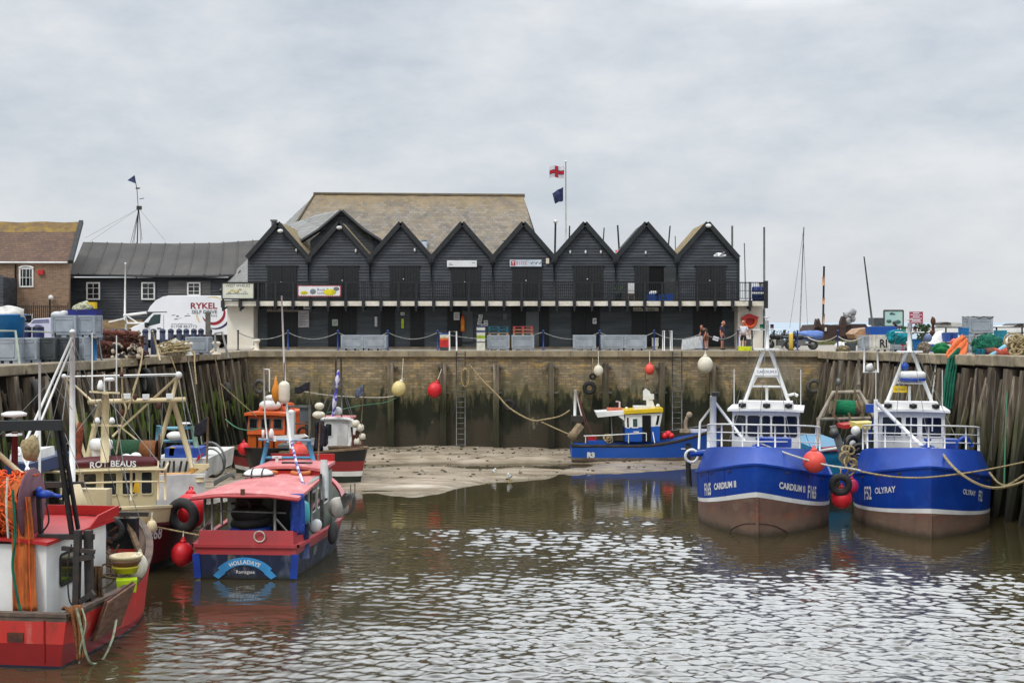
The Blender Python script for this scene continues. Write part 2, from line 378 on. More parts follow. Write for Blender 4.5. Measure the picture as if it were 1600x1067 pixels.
# ---- harbour water: a real rippled surface
def water():
    ys=[19.0]
    while ys[-1]<77.2: ys.append(ys[-1]*1.0017)
    ys=np.array(ys); us=np.linspace(-1,1,1240)
    X,Y=np.meshgrid(us,ys); X=X*np.minimum(.5*Y+9,23.2); Z=np.zeros_like(X)
    r=np.random.RandomState(3)
    def field(n,l0,l1,spread,slope,dir0=0.0):
        Zf=np.zeros_like(X)
        for i in range(n):
            lam=math.exp(r.uniform(math.log(l0),math.log(l1))); a=R(dir0+r.normal(0,spread)); k=2*math.pi/lam
            Zf+=slope*lam/(2*math.pi)*math.sqrt(2/n)*np.sin(k*(X*math.sin(a)+Y*math.cos(a))+r.uniform(0,6.28))
        return Zf
    def lump(seed,l0,l1):
        q=np.random.RandomState(seed); Zf=np.zeros_like(X)
        for i in range(14):
            lam=q.uniform(l0,l1); a=q.uniform(0,6.28); k=2*math.pi/lam
            Zf+=np.sin(k*(X*.45*math.sin(a)+Y*math.cos(a))+q.uniform(0,6.28))
        return Zf/math.sqrt(7)
    def ss(a,b,v):
        t=np.clip((v-a)/(b-a),0,1); return t*t*(3-2*t)
    P1=lump(5,4,14); P2=lump(9,6,20)
    rough=1-ss(47.5,51.0,Y+.9*P1+.02*(X-2)**2*.3)
    lee=ss(5.8,8.2,X)*ss(40.5,44.5,Y+.5*P1)            # sheltered water before the blue trawlers
    leeL=ss(5.6,7.6,-X+.5*P1)*ss(35,38.5,Y)
    amp=np.clip(rough*(1-.8*lee)*(1-.55*leeL)*(.80+.26*P2),.05,1.25)
    amp=np.maximum(amp,.05+.05*np.clip(P2,0,2)*(Y<66))
    main=field(64,.26,.72,27,.165,8)
    small=field(50,.14,.30,38,.10,-12)
    swell=field(12,1.6,4.5,30,.035,10)
    fade=1/(1+np.exp((Y-46)/4))
    Z=amp*(main+small*(.35+.65*fade))+.4*swell*amp+WZ
    # sharpen the crests a little
    ny,nx=X.shape
    co=np.stack([X,Y,Z],-1).reshape(-1,3).astype(np.float32)
    idx=np.arange(ny*nx).reshape(ny,nx)
    qd=np.stack([idx[:-1,:-1],idx[:-1,1:],idx[1:,1:],idx[1:,:-1]],-1).reshape(-1,4)
    me=bpy.data.meshes.new('water'); me.vertices.add(len(co)); me.vertices.foreach_set('co',co.ravel())
    me.loops.add(qd.size); me.loops.foreach_set('vertex_index',qd.ravel().astype(np.int32))
    me.polygons.add(len(qd)); me.polygons.foreach_set('loop_start',np.arange(0,qd.size,4,dtype=np.int32))
    me.polygons.foreach_set('use_smooth',np.ones(len(qd),dtype=bool)); me.update(calc_edges=True); me.validate()
    m=mk('harbour_water',(64,57,36),(54,49,32),sc=.15,rough=.075,spec=.5)
    m.node_tree.nodes['Principled BSDF'].inputs['IOR'].default_value=1.9
    me.materials.append(m)
    o=bpy.data.objects.new('water',me); COL.objects.link(o); structure(o)
water()
# ---- mud bank at the foot of the far wall
EDGE=[(-17,57),(-12,58),(-8.9,59.2),(-7.2,60.0),(-4.8,59.9),(-3.4,60.6),(-2.5,61.5),(-1.3,63.6),(.8,65.0),(2.7,67.0),(5.2,68.0),(8,69.2),(10.7,71.3),(14,72.5),(19,73.5)]
def mudz(x,y):
    e=interp(x,[p[0] for p in EDGE],[p[1] for p in EDGE])+1.7*mn.noise(Vector((x*.33,4,2)))+.8*mn.noise(Vector((x*1.0,1,6)))
    n=mn.noise(Vector((x*.22,y*.55,1.3)))*.10+mn.noise(Vector((x*.7,y*1.6,5)))*.05+mn.noise(Vector((x*2.1,y*3.6,9)))*.018
    d=y-e
    base=.10*(1-math.exp(-max(d,0)/2.2))+.012*max(d,0) if d>0 else .12*d
    # a shallow runnel between the bank and the wall
    run=-.44*math.exp(-((y-(71.8+.05*x+.8*mn.noise(Vector((x*.3,2,7)))))/1.5)**2)*interp(x,[-17,-10,-2,3,6],[.6,1,1,.7,0])
    wallb=.22*max(0,min(1,(y-73.5)/2.5))
    return WZ+.015+base+n*min(1,max(.25,d/2+.4))+run+wallb
MUD=mk('wet_mud',(186,172,152),(150,136,116),sc=.5,st=(1,2.2,1),rough=.24,bump=.6,bsc=5,bst=(1,2,1),layers=[('z',(78,68,44),WZ-.05,WZ+.10,.05,1.6,(1,2,1),.85),('n',(104,92,70),.8,(.5,2.2,1),.52,.66,.75),('n',(196,182,160),1.6,(.4,2.4,1),.60,.70,.6)])
m_=MB(); rows=[]
yy=55.5
while yy<77.4:
    rows.append([(x,yy,mudz(x,yy)) for x in np.arange(-19,21.01,.22)]); yy+=.16
m_.grid(rows); structure(m_.build('mud',MUD))
# ---- far quay wall
BRICKW=mk('stock_brick',(164,144,110),(140,124,98),sc=.6,rough=.9,bump=.5,bsc=14,
  brick=dict(w=.46,h=.16,m=.018,c1=(170,149,114),c2=(112,99,80),mc=(104,96,84),amt=.8,ax=0),
  layers=[('n',(206,166,88),1.1,(1,1,2.6),.54,.66,.55),('n',(96,86,70),.5,(1,1,.28),.5,.72,.75),('n',(150,136,112),.9,(1,1,.14),.6,.72,.6),
          ('n',(200,186,150),2.2,(.7,1,3),.60,.68,.6),('n',(150,142,124),.30,(1,1,.8),.52,.62,.55),('z',(84,82,46),-2.1,-1.5,2.6,1.1,(1,1,.5),.5),('z',(50,54,28),-2.8,-2.45,2.4,1.5,(1.3,1,.35),.7),('z',(24,30,15),-3.2,-2.8,2.6,1.1,(1.5,1,.3),.9),('z',(66,58,45),-4.7,-4.2,2.2,.9,(1,1,.35),.82),('n',(110,104,86),1.0,(1.6,1,.22),.60,.72,.45),
          ('n',(34,38,20),1.3,(1,1,.35),.56,.7,.45),('n',(150,138,112),.55,(1.2,1,.5),.70,.74,.55),('z',(70,62,50),-6.2,-5.85,.15,2,(1,1,1),.9)])
COPE=mk('old_concrete',(160,146,120),(132,120,98),sc=1.3,rough=.9,bump=.5,bsc=12,layers=[('n',(92,84,68),1.8,(1,1,.3),.52,.72,.7),('n',(100,100,52),2.5,(1,1,1),.62,.74,.5)])
wl=thing('quay_wall','tall tan brick quay wall with green tide growth across the far end of the harbour','quay wall',(1.2,77.3,-6.9))
b=MB(); b.box((1.2,77.65,-3.62),(35.6,.7,6.56)); b.build('brickwork',BRICKW,wl,world=True)
b=MB(); x=-16.2
while x<19:
    L=rng.uniform(2.8,4.2); b.box((x+L/2,77.55,-.17),(L-.015,.96,.347)); x+=L
b.build('coping',COPE,wl,world=True)
# ---- timber
TIMB=mk('harbour_timber',(132,118,98),(78,68,57),sc=2.2,st=(2,2,.22),rough=.9,bump=.8,bsc=14,bst=(4,4,.3),rnd=.42,
  layers=[('n',(186,172,148),3,(2.4,2.4,.12),.55,.68,.65),('n',(52,44,36),2.4,(2,2,.2),.52,.68,.7),('z',(80,92,36),-3.2,-1.6,2.2,.9,(2,2,.3),.5),('z',(36,37,22),-4.2,-2.2,2.6,.8,(2,2,.3),.9),('z',(34,30,24),-6.2,-5.0,.5,2,(1,1,1),.8)])
TIMBB=mk('dark_timber_sheeting',(48,42,36),(30,27,24),sc=2,st=(2,2,.2),rough=.95,bump=.6,bsc=12,bst=(4,4,.3),layers=[('z',(40,46,18),-3.6,-1.6,1.0,1.2,(2,2,.3),.7),('z',(22,21,17),-5.5,-3.6,.8,1.2,(2,2,.4),.8)])
STONE=mk('coping_stone',(166,152,126),(126,114,94),sc=1.6,rough=.9,rnd=.22,bump=.5,bsc=10,layers=[('n',(98,92,70),2.2,(1,1,.5),.5,.7,.7),('n',(110,116,70),3,(1,1,1),.62,.74,.5)])
def sidewall(P,sgn,name,label,zf,cope_len,cope_h):
    wl=thing(name,label,'quay wall',(P[2][0],P[2][1],-6.9))
    def off(p,d,o): return Vector((p.x,p.y))+Vector((-d.y,d.x))*o*sgn   # + = away from the water
    b=MB(); top=[];bot=[]
    for i,p in enumerate(P):
        p=Vector(p); d=(Vector(P[min(i+1,len(P)-1)])-Vector(P[max(i-1,0)])).normalized(); o=off(p,d,.55)
        top.append((o.x,o.y,zf(o.y)-.42)); bot.append((o.x,o.y,-7))
    b.grid([top,bot],smooth=False,flip=(sgn<0)); b.build('timber_sheeting',TIMBB,wl,world=True,solid=.06)
    pts=along(P,cope_len)
    for i,(p,d) in enumerate(pts):
        L=cope_len*rng.uniform(.93,.985); q=p+d*cope_len/2; q=off(q,d,.28); zt=zf(q.y)+rng.uniform(.0,.05)
        b=MB(); b.box((q.x,q.y,zt-cope_h/2),(L,.95,cope_h),rz=math.atan2(d.y,d.x)+rng.uniform(-.012,.012)); b.build('coping_block',STONE,wl,world=True,bevel=.04)
    for z in (-1.25,-3.2,-5.1):
        b=MB()
        for i in range(len(P)-1):
            a=Vector(P[i]);c=Vector(P[i+1]);d=(c-a).normalized(); a=off(a,d,.30-.09*z*-1*.5);c=off(c,d,.30-.09*z*-1*.5)
            b.beam((a.x,a.y,z),(c.x,c.y,z),.22,.3)
        b.build('waler',TIMB,wl,world=True)
    return wl
sidewall(LP,-1,'timber_quay_wall','dark timber quay wall with leaning piles along the left side','' or (lambda y:0.0),2.6,.40)
sidewall(RP,1,'timber_quay_wall','tall timber quay wall with stone block coping along the right side',zq,1.75,.46)
def pile(P,sgn,zf,step,label,grp,w0,lean,s0,top0,thin=False,skip=lambda y:False):
    for p,d in along(P,step,s0):
        if skip(p.y): continue
        p=p+d*rng.uniform(-.15,.15)
        n=Vector((d.y,-d.x))*sgn       # towards the water
        zt=zf(p.y)-top0-rng.uniform(0,.22); l=lean*rng.uniform(.8,1.2); sw=rng.uniform(-.25,.1)
        a=Vector((p.x+n.x*.02,p.y+n.y*.02,zt)); c=Vector((p.x+n.x*l+d.x*sw,p.y+n.y*l+d.y*sw,-6.75))
        w=w0*rng.uniform(.85,1.12)
        b=MB(); mid=a.lerp(c,.5)+Vector((rng.uniform(-.03,.03),rng.uniform(-.03,.03),0))
        if thin: b.tube([a,mid,c],w/2,8)
        else:
            b.beam(a,mid,w,w*.85,up=(d.x,d.y,0)); b.beam(mid,c,w*.98,w*.84,up=(d.x,d.y,0))
        b.solo('timber_pile',TIMB,label,'timber pile',grp)
pile(LP,-1,lambda y:0,1.2,'heavy square weathered pile of the left timber quay','heavy piles of the left quay',.36,.85,.4,.42)
pile(LP,-1,lambda y:0,1.2,'slim round pole leaning against the left timber quay','slim poles leaning on the left quay',.17,1.5,1.0,.75,True)
pile(RP,1,zq,1.30,'heavy square weathered pile of the right timber quay','heavy piles of the right quay',.40,.65,.5,.5)
pile(RP,1,zq,1.30,'slanting raker beside the piles of the right quay','slanting rakers of the right quay',.22,1.35,1.15,.8)
# far wall fender timbers
for px in (611,692,775,862,947,1033,1115):
    x=px2x(px,76.9)
    o=thing('fender_post','upright timber fender post bolted to the far brick wall','fender post',(x,76.85,-6.8),0,'fender posts on the far wall')
    b=MB(); b.beam((x,76.98,-6.8),(x+rng.uniform(-.06,.06),76.98,-.62-rng.uniform(0,.15)),.36,.34,up=(0,1,0)); b.build('post',TIMB,o,world=True)
    for z in (-.95,-2.5): b=MB(); b.box((x,77.1,z),(.72,.28,.09)); b.build('clamp',STEEL,o,world=True)
# ladders on the walls
def ladder(px,py0,py1,Y,label,w=.52,rails=False):
    a=pt(px,py0,Y);c=pt(px,py1,Y); o=thing('wall_ladder',label,'ladder',tuple(c))
    for sx in (-1,1):
        b=MB(); b.tube([(a.x+sx*w/2,Y,a.z),(a.x+sx*w/2,Y,c.z)],.035,6); b.build('stile',STEEL,o,world=True)
    z=a.z-.15
    while z>c.z: b=MB(); b.cyl((a.x-w/2,Y,z),(a.x+w/2,Y,z),.026,n=6); z-=.32; b.build('rung',STEEL,o,world=True)
ladder(720,549,697,76.75,'steel ladder down the far wall with a rope coil hung on it')
ladder(1058,549,672,76.75,'steel ladder down the far wall behind the small blue boat with the yellow roof',.56)
# coil of rope on the ladder
b=MB()
for k in range(5):
    c=pt(727,590,76.55); b.tube([c+Vector((.16*math.cos(t)*(1+.1*k),-.04*k,.62*math.sin(t)*(1-.04*k))) for t in [i*2*math.pi/16 for i in range(16)]],.03,5,True)
b.solo('rope_coil',ROPE,'coil of tan rope hanging on the left ladder of the far wall','rope')
def rope(pts,r,mat,label,name='mooring_rope',grp=None,n=6):
    b=MB(); b.tube(smoothpath(pts,n),r,5); return b.solo(name,mat,label,'rope',grp)
Yw=76.4
rope([pt(733,569,Yw),pt(752,592,Yw),pt(778,618,Yw-.3),pt(797,638,Yw-.6),pt(830,656,Yw-.9),pt(852,655,Yw-.8),pt(875,650,Yw-.6),pt(890,641,Yw-.2)],.045,ROPE,'slack tan rope drooping across the far wall from the left ladder')
rope([pt(846,659,75.9),pt(868,669,75.2),pt(893,680,74.4)],.04,ROPE,'tan mooring rope at the stern of the small blue boat','mooring_rope')
rope([pt(618,618,76.3),pt(590,621,76.3),pt(520,618,74),pt(470,611,72)],.03,ROPEW,'pale rope stretched across the far wall left of the cream buoy')
rope([pt(622,620,76.3),pt(600,629,76),pt(560,634,74),pt(510,645,71.5)],.025,ROPEG,'thin green rope dipping under the cream buoy toward the moored boats')
# tyres
def tyre(c,R_,r,axis,label,ropeto=None,mat=None):
    o=thing('tyre_fender',label,'tyre',(c[0],c[1],c[2]-R_-r))
    b=MB(); b.torus(c,R_,r,axis,24,10); b.build('tyre',mat or RUBBER,o,world=True)
    if ropeto is not None:
        b=MB(); b.cyl((c[0],c[1],c[2]+R_),ropeto,.025,n=5); b.build('lanyard',ROPE,o,world=True)
tyre(pt(795,633,76.7),.27,.12,(.1,1,.1),'black tyre on the far wall touching the drooping rope')
tyre(pt(921,606,76.7),.29,.13,(.15,1,.15),'big black tyre on the far wall above the stern of the small blue boat',pt(924,592,76.8))
tyre(pt(926,588,76.75),.15,.07,(.1,1,.2),'tiny tyre hung just above the big tyre on the far wall',pt(926,560,76.9))
tyre(pt(1272,603,76.7),.33,.12,(.1,1,.2),'grey tyre at the right end of the far wall',pt(1282,585,76.9),mk('grey_rubber',(92,90,84),(70,68,62),sc=5,rough=.8,bump=.3))
tyre(pt(406,604,75.6),.34,.12,(.3,1,.1),'pale grey tyre in the far left corner of the harbour',None,MATS['grey_rubber'])
tyre(pt(356,612,68),.36,.14,(1,.35,.1),'black tyre on the left timber quay near the far corner')
tyre(pt(228,597,62.0),.55,.17,(.8,.6,.1),'large black tyre hung from the left timber quay behind the cream mast',pt(228,560,62.8))
tyre(pt(58,620,50.5),.55,.16,(1,.5,.1),'worn tyre among the leaning poles at the left edge')
# buoys on the far wall
def buoy(c,r,mat,label,ropeto=None,dirv=(0,0,1),name='buoy',grp=None,sz=1.12):
    c=Vector(c); d=Vector(dirv).normalized()
    o=thing(name,label,'buoy',(c.x,c.y,c.z-r),0,grp)
    b=MB(); q=Vector((0,0,1)).rotation_difference(d).to_matrix(); b.ball(c,r,20,12,sz=sz,M=q); b.build('float',mat,o,world=True)
    b=MB(); b.lathe(c+d*r*sz*.93,[(r*.34,0),(r*.26,r*.18),(r*.12,r*.3)],d,10); b.torus(c+d*r*(sz+.28),r*.12,r*.05,(d.y+.01,d.z,d.x),10,6); b.build('eye',mat if mat!=BUOYY else BUOYW,o,world=True)
    if ropeto is not None:
        b=MB(); b.tube([c+d*r*(sz+.25),ropeto],.022,5); b.build('lanyard',ROPEW,o,world=True)
buoy(pt(623,607,76.2),.42,BUOYY,'cream buoy with a dark number hanging on the far wall',pt(630,560,76.9),(.35,0,1))
b=MB()
buoy(pt(679,609,76.2),.42,BUOYR,'bright red buoy on the far wall right of the cream buoy',pt(690,577,76.8),(.3,0,1))
buoy(pt(935,579,76.4),.29,BUOYW,'small cream buoy hanging just below the quay edge on the far wall',pt(935,549,76.75))
buoy(pt(1015,577,76.4),.29,BUOYS,'small salmon buoy hanging just below the quay edge on the far wall',pt(1015,549,76.75))
buoy(pt(1102,570,76.2),.46,BUOYW,'biggest white buoy on the far wall below the two men',pt(1102,548,76.75))
for (px,py) in ((772,738),(796,743)):
    pass

# pebbles, shells and weed on the mud
for nm,mt,n,lab,rr in (('stones',mk('pale_stones',(176,168,150),(110,100,86),sc=6,rough=.8),520,'pale stones and shells scattered over the mud below the far wall',(.02,.07)),('weed_clumps',mk('dark_weed',(44,48,28),(60,54,34),sc=5,rough=.8),320,'dark weed clumps lying on the mud below the far wall',(.03,.10))):
    b=MB()
    for k in range(n):
        x=rng.uniform(-16,12); y=rng.uniform(64,76.6) if rng.random()<.6 else 76.6-abs(rng.gauss(0,1.2)); z=mudz(x,y)
        if z<WZ+.02: continue
        r=rng.uniform(*rr); b.ball((x,y,z+r*.2),r,6,4,sx=rng.uniform(.8,1.8),sy=rng.uniform(.8,1.4),sz=.55,noise_=.4,seed=k)
    o=b.build(nm,mt); tag(o,lab,'stones' if nm=='stones' else 'weed',None,'stuff')
# loose ropes hanging down the side quays
for k,(px,Yr,y0,y1,m,l) in enumerate(((172,60.5,562,660,ROPEG,'thin green rope hanging left of the cream mast head'),(262,65.5,556,640,ROPE,'tan rope hanging below the coiled rope heap'),(288,66.8,556,700,ROPEW,'long thin pale rope hanging nearest the far left corner'),(330,70,553,668,ROPE,'tan rope down the piles below the lone mooring post'),(140,58.5,566,640,ROPEW,'pale rope hanging under the blue barrel'))):
    b=MB(); b.tube(smoothpath([pt(px,y0,Yr-.1)+V(.15,0,0),pt(px+2,lerp(y0,y1,.4),Yr-.2)+V(.45,0,0),pt(px+rng.uniform(-3,5),y1,Yr-.3)+V(.9,0,0)],5),.03,5); b.solo('hanging_rope',m,l,'rope')
for k,(px,Yr,y0,y1,m,l) in enumerate(((1352,71,553,640,ROPEW,'pale rope hanging on the right quay left of the OLYRAY mast'),(1463,61,556,650,ROPEW,'thin white rope hanging just left of the long green net'),(1575,53.5,590,760,ROPEG,'green rope drooping down the piles at the right edge'),(1527,56,575,700,DARKIRON,'dark chain like rope down the right quay piles'),(1556,54,580,720,DARKIRON,'second dark rope down the right quay piles'))):
    b=MB(); b.tube(smoothpath([pt(px,y0,Yr),pt(px-3,lerp(y0,y1,.4),Yr-.5),pt(px-8+rng.uniform(-4,4),y1,Yr-1.2)],5),.04,5); b.solo('hanging_rope',m,l,'rope')
# ================================================================ BUILDINGS
CLAD=mk('black_weatherboard',(58,62,68),(38,42,47),sc=1.1,st=(.35,1,3.2),rough=.6,bump=.3,bsc=10,bst=(.6,1,6),layers=[('n',(100,106,114),1.6,(.4,1,7),.56,.72,.6),('n',(150,154,158),7,(1,1,1),.72,.76,.6),('n',(26,30,34),.8,(1,1,.3),.55,.72,.5)])
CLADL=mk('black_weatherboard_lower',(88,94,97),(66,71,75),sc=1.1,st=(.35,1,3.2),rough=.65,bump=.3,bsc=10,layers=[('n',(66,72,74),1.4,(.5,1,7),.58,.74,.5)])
BARGE=mk('black_trim',(24,27,30),(36,40,42),sc=3,rough=.6,bump=.2)
DOORM=mk('black_door_planks',(15,18,20),(24,27,29),sc=2,st=(5,1,.4),rough=.6,bump=.4,bsc=9,bst=(6,1,.3))
DOORG=mk('grey_door',(86,92,94),(74,80,82),sc=1,rough=.6)
IRON=mk('black_ironwork',(20,22,25),(34,36,38),sc=6,rough=.55)
FASC=mk('cream_fascia',(226,220,206),(206,198,180),sc=2,rough=.7,layers=[('n',(120,104,84),4,(.6,1,1.5),.6,.74,.6)])
RENDERW=mk('cream_render',(232,226,212),(220,212,196),sc=.6,rough=.85,bump=.15,bsc=12,layers=[('n',(170,156,132),.9,(1,1,.3),.58,.76,.5)])
SLATE=mk('old_slate',(124,118,108),(102,96,88),sc=.5,rough=.8,bump=.3,bsc=8,brick=dict(w=.32,h=.2,m=.008,c1=(142,136,126),c2=(104,98,90),mc=(66,62,58),amt=.75,ax=0),
  layers=[('n',(150,134,108),.55,(1,1,2.2),.42,.66,.6),('n',(158,128,76),5.5,(.6,.6,1.7),.52,.66,.55),('n',(96,92,86),3.2,(.6,.6,1.5),.54,.68,.6),('z',(138,112,62),11.0,10.0,1.8,3,(.8,.8,2),.42),('n',(84,82,80),.7,(1,1,.5),.54,.7,.55)])
SLATEG=mk('pale_grey_slate',(140,140,136),(122,122,118),sc=.8,rough=.75,bump=.3,bsc=8,brick=dict(w=.34,h=.24,m=.012,c1=(148,148,144),c2=(118,118,114),mc=(84,84,82),amt=.7,ax=1),layers=[('n',(128,116,84),1.2,(1,1,1),.58,.74,.5)])
MOSSR=mk('mossy_roof_edge',(150,130,84),(118,100,70),sc=2.5,rough=.9,bump=.5,bsc=12,layers=[('n',(96,92,84),1.6,(1,1,1),.5,.7,.6)])
DROOF=mk('dark_roof',(52,52,52),(40,42,44),sc=2,rough=.8)
LAMPW=mk('white_lamp_glass',(232,230,224),sc=3,rough=.3)
YF=84.0
HW=95.75/2/F*YF     # half a hut
def hutx(i): return px2x(435+95.75*i,YF)
LAB=['leftmost black gabled hut with a mossy roof slope and menu boards below',
 'black gabled hut in front of the tall dormer, second from the left',
 'black gabled hut between the dormer hut and the hut with the plain white sign',
 'black gabled hut with a plain white sign over its upper door',
 'black gabled hut with a red and white sign over its upper door',
 'black gabled hut with three white lamps in a row on its gable',
 'black gabled hut with its upper door standing open',
 'rightmost black gabled hut beside the cream lifebuoy wall']
ZE,ZP=5.95,8.22
LOW=[[(418,465)],[(513,557)],[(595,617),(641,663)],[(699,722)],[(799,822),(842,858)],[(893,937)],[(987,1032)],[(1083,1128)]]
for i in range(8):
    cx=hutx(i); o=thing('gabled_hut',LAB[i],'hut',(cx,YF,0),0,'row of black gabled huts on the far quay')
    def hwid(z): return HW if z<=ZE else HW*max(0,(ZP-z)/(ZP-ZE))
    b=MB(); z=.12; k=0
    while z<ZP-.05:
        h=.195; z1=min(z+h,ZP-.01); w0,w1=hwid(z),hwid(z1)
        y0,y1=YF-.045-rng.uniform(0,.012),YF-.01
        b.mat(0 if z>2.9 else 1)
        b.poly([(cx-w0,y0,z),(cx+w0,y0,z),(cx+w1,y1,z1),(cx-w1,y1,z1)]); b.poly([(cx-w0,YF,z),(cx+w0,YF,z),(cx+w0,y0,z),(cx-w0,y0,z)])
        z=z1
    b.mat(0); b.box((cx,YF+3,2.97),(2*HW-.02,5.96,5.94)); b.prism([(cx-HW+.01,YF+.02,ZE-.03),(cx+HW-.01,YF+.02,ZE-.03),(cx,YF+.02,ZP-.05)],(0,5.9,0))
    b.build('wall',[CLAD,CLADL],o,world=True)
    for sx in (-1,1):
        r=MB(); e=Vector((cx+sx*(HW+.0),0,ZE-.02));p=Vector((cx,0,ZP)); n=Vector((sx*(ZP-ZE),0,HW)).normalized()
        r.poly([p+n*.02+V(0,YF-.28,0),e+n*.02+V(0,YF-.28,0),e+n*.02+V(0,YF+6,0),p+n*.02+V(0,YF+6,0)])
        r.poly([p+n*.10+V(0,YF-.28,0),e+n*.10+V(0,YF-.28,0),e+n*.10+V(0,YF+6,0),p+n*.10+V(0,YF+6,0)])
        moss=(sx>0 and i in (0,1,2)) or (sx<0 and i==7)
        r.build('roof',MOSSR if moss else DROOF,o,world=True)
        t=MB(); t.prism([p+n*.16+V(0,YF-.32,0),e+n*.16+V(0,YF-.32,0),e-n*.14+V(0,YF-.32,0),p-n*.14+V(0,YF-.32,0)],(0,.05,0)); t.build('bargeboard',BARGE,o,world=True)
    # upper double door
    X0,X1=px2x(420+95.6*i-2,YF),px2x(465+95.6*i-1,YF); xm=(X0+X1)/2
    for a,c,kk in ((X0,xm-.012,0),(xm+.012,X1,1)):
        if i==6 and kk==1: continue
        d=MB(); d.box(((a+c)/2,YF-.065,4.24),(c-a,.07,2.26))
        for q in range(5): d.box((a+(c-a)*(q+.5)/5,YF-.108,4.24),((c-a)/5-.02,.016,2.22))
        dd=d.build('upper_door',DOORM,o,world=True)
        if kk==0 and i not in (6,):
            h=MB(); h.ball((c-.05,YF-.13,4.35+.1*(i%3)),.045,8,5,sx=.9); h.build('handle',LAMPW,dd,world=True)
    if i==6:
        d=MB(); d.box((X1+.43,YF-.16,4.2),(.95,.06,2.2),rz=.12); d.build('upper_door',mk('faded_black_door',(44,47,48),(56,58,58),sc=2,rough=.7,layers=[('n',(96,98,98),2,(1,1,1),.58,.75,.5)]),o,world=True)['label']='open upper door leaf swung against the wall'
        d=MB(); d.box(((xm+X1)/2,YF-.05,4.24),(X1-xm,.02,2.26)); d.build('doorway',mk('dark_interior',(6,6,7),rough=.95),o,world=True)
    t=MB(); t.box((xm,YF-.09,5.42),(X1-X0+.2,.09,.07)); t.build('door_head',BARGE,o,world=True)
    # lower doors
    for (a,c) in LOW[i]:
        A,C=px2x(a,YF),px2x(c,YF); n=max(1,round((C-A)/.95))
        for q in range(n):
            l=MB(); x0=A+(C-A)*q/n;x1=A+(C-A)*(q+1)/n; l.box(((x0+x1)/2,YF-.07,1.45),(x1-x0-.02,.08,2.6))
            for j in range(4): l.box((x0+(x1-x0)*(j+.5)/4,YF-.115,1.45),((x1-x0)/4-.03,.014,2.55))
            l.build('lower_door',DOORM,o,world=True)
    # lamps on the gable
    for (lx,ly) in {0:[(463,391)],1:[(556,392)],2:[(648,391)],5:[(891,394),(915,394),(939,394)],6:[(1009,395)]}.get(i,[]):
        p=pt(lx,ly,YF-.12); l=MB(); l.ball(p,.10,10,7,sx=.7,sy=.7,sz=1.25); l.box(p+V(0,.08,.0),(.08,.1,.2)); l.build('lamp',LAMPW,o,world=True)
    for (lx,ly,rr) in {0:[(438,361,.16)],1:[(530,356,.16)],7:[(1107,353,.16)]}.get(i,[]):
        p=pt(lx,ly,YF-.45); l=MB(); l.ball(p,rr,12,8,sx=1.2,sz=.8); l.cyl(p,p+V(0,.4,.05),.04); l.build('floodlight',LAMPW,o,world=True)
    # rainwater pipe at the valley
    if i<7:
        x=cx+HW; p=MB(); p.lathe((x,YF-.2,ZE-.55),[(.06,0),(.2,.22),(.2,.42)],n=4,smooth=False); p.cyl((x,YF-.2,3.2),(x,YF-.2,ZE-.5),.055,n=8)
        p.prism([(x-.32,YF-.34,ZE+.22),(x+.32,YF-.34,ZE+.22),(x+.05,YF-.34,ZE-.35),(x-.05,YF-.34,ZE-.35)],(0,.04,0))
        p.build('drainpipe',BARGE,o,world=True)
    else:
        p=MB(); p.beam((cx+HW+.02,YF-.05,.1),(cx+HW+.02,YF-.05,ZE),.14,.14); p.build('corner_board',BARGE,o,world=True)
    p=MB(); p.box((cx,YF-.16,.06),(2*HW-.01,.3,.118)); p.build('plinth',COPE,o,world=True)
# open grey door leaf beside hut 4's door and grey panels, part of the shop fronts
def plate(name,px0,px1,py0,py1,Y,mat,label,cat,th=.04,group=None):
    a=pt(px0,py1,Y);c=pt(px1,py0,Y); b=MB(); b.box(((a.x+c.x)/2,Y,(a.z+c.z)/2),(c.x-a.x,th,c.z-a.z)); return b.solo(name,mat,label,cat,group)
plate('open_door',722,739,486,534,YF-.2,DOORG,'pale grey door standing open beside the orange windsock','door')
plate('door_panel',822,842,487,541,YF-.12,mk('grey_panel',(88,94,96),(98,104,106),sc=1,rough=.6),'mid grey door panel behind the tub with red pallets','door')
plate('shop_window',794-8,800-8,490,500,YF-.08,GLASS,'small dark square window in the lower boards above the turquoise pallet','window')
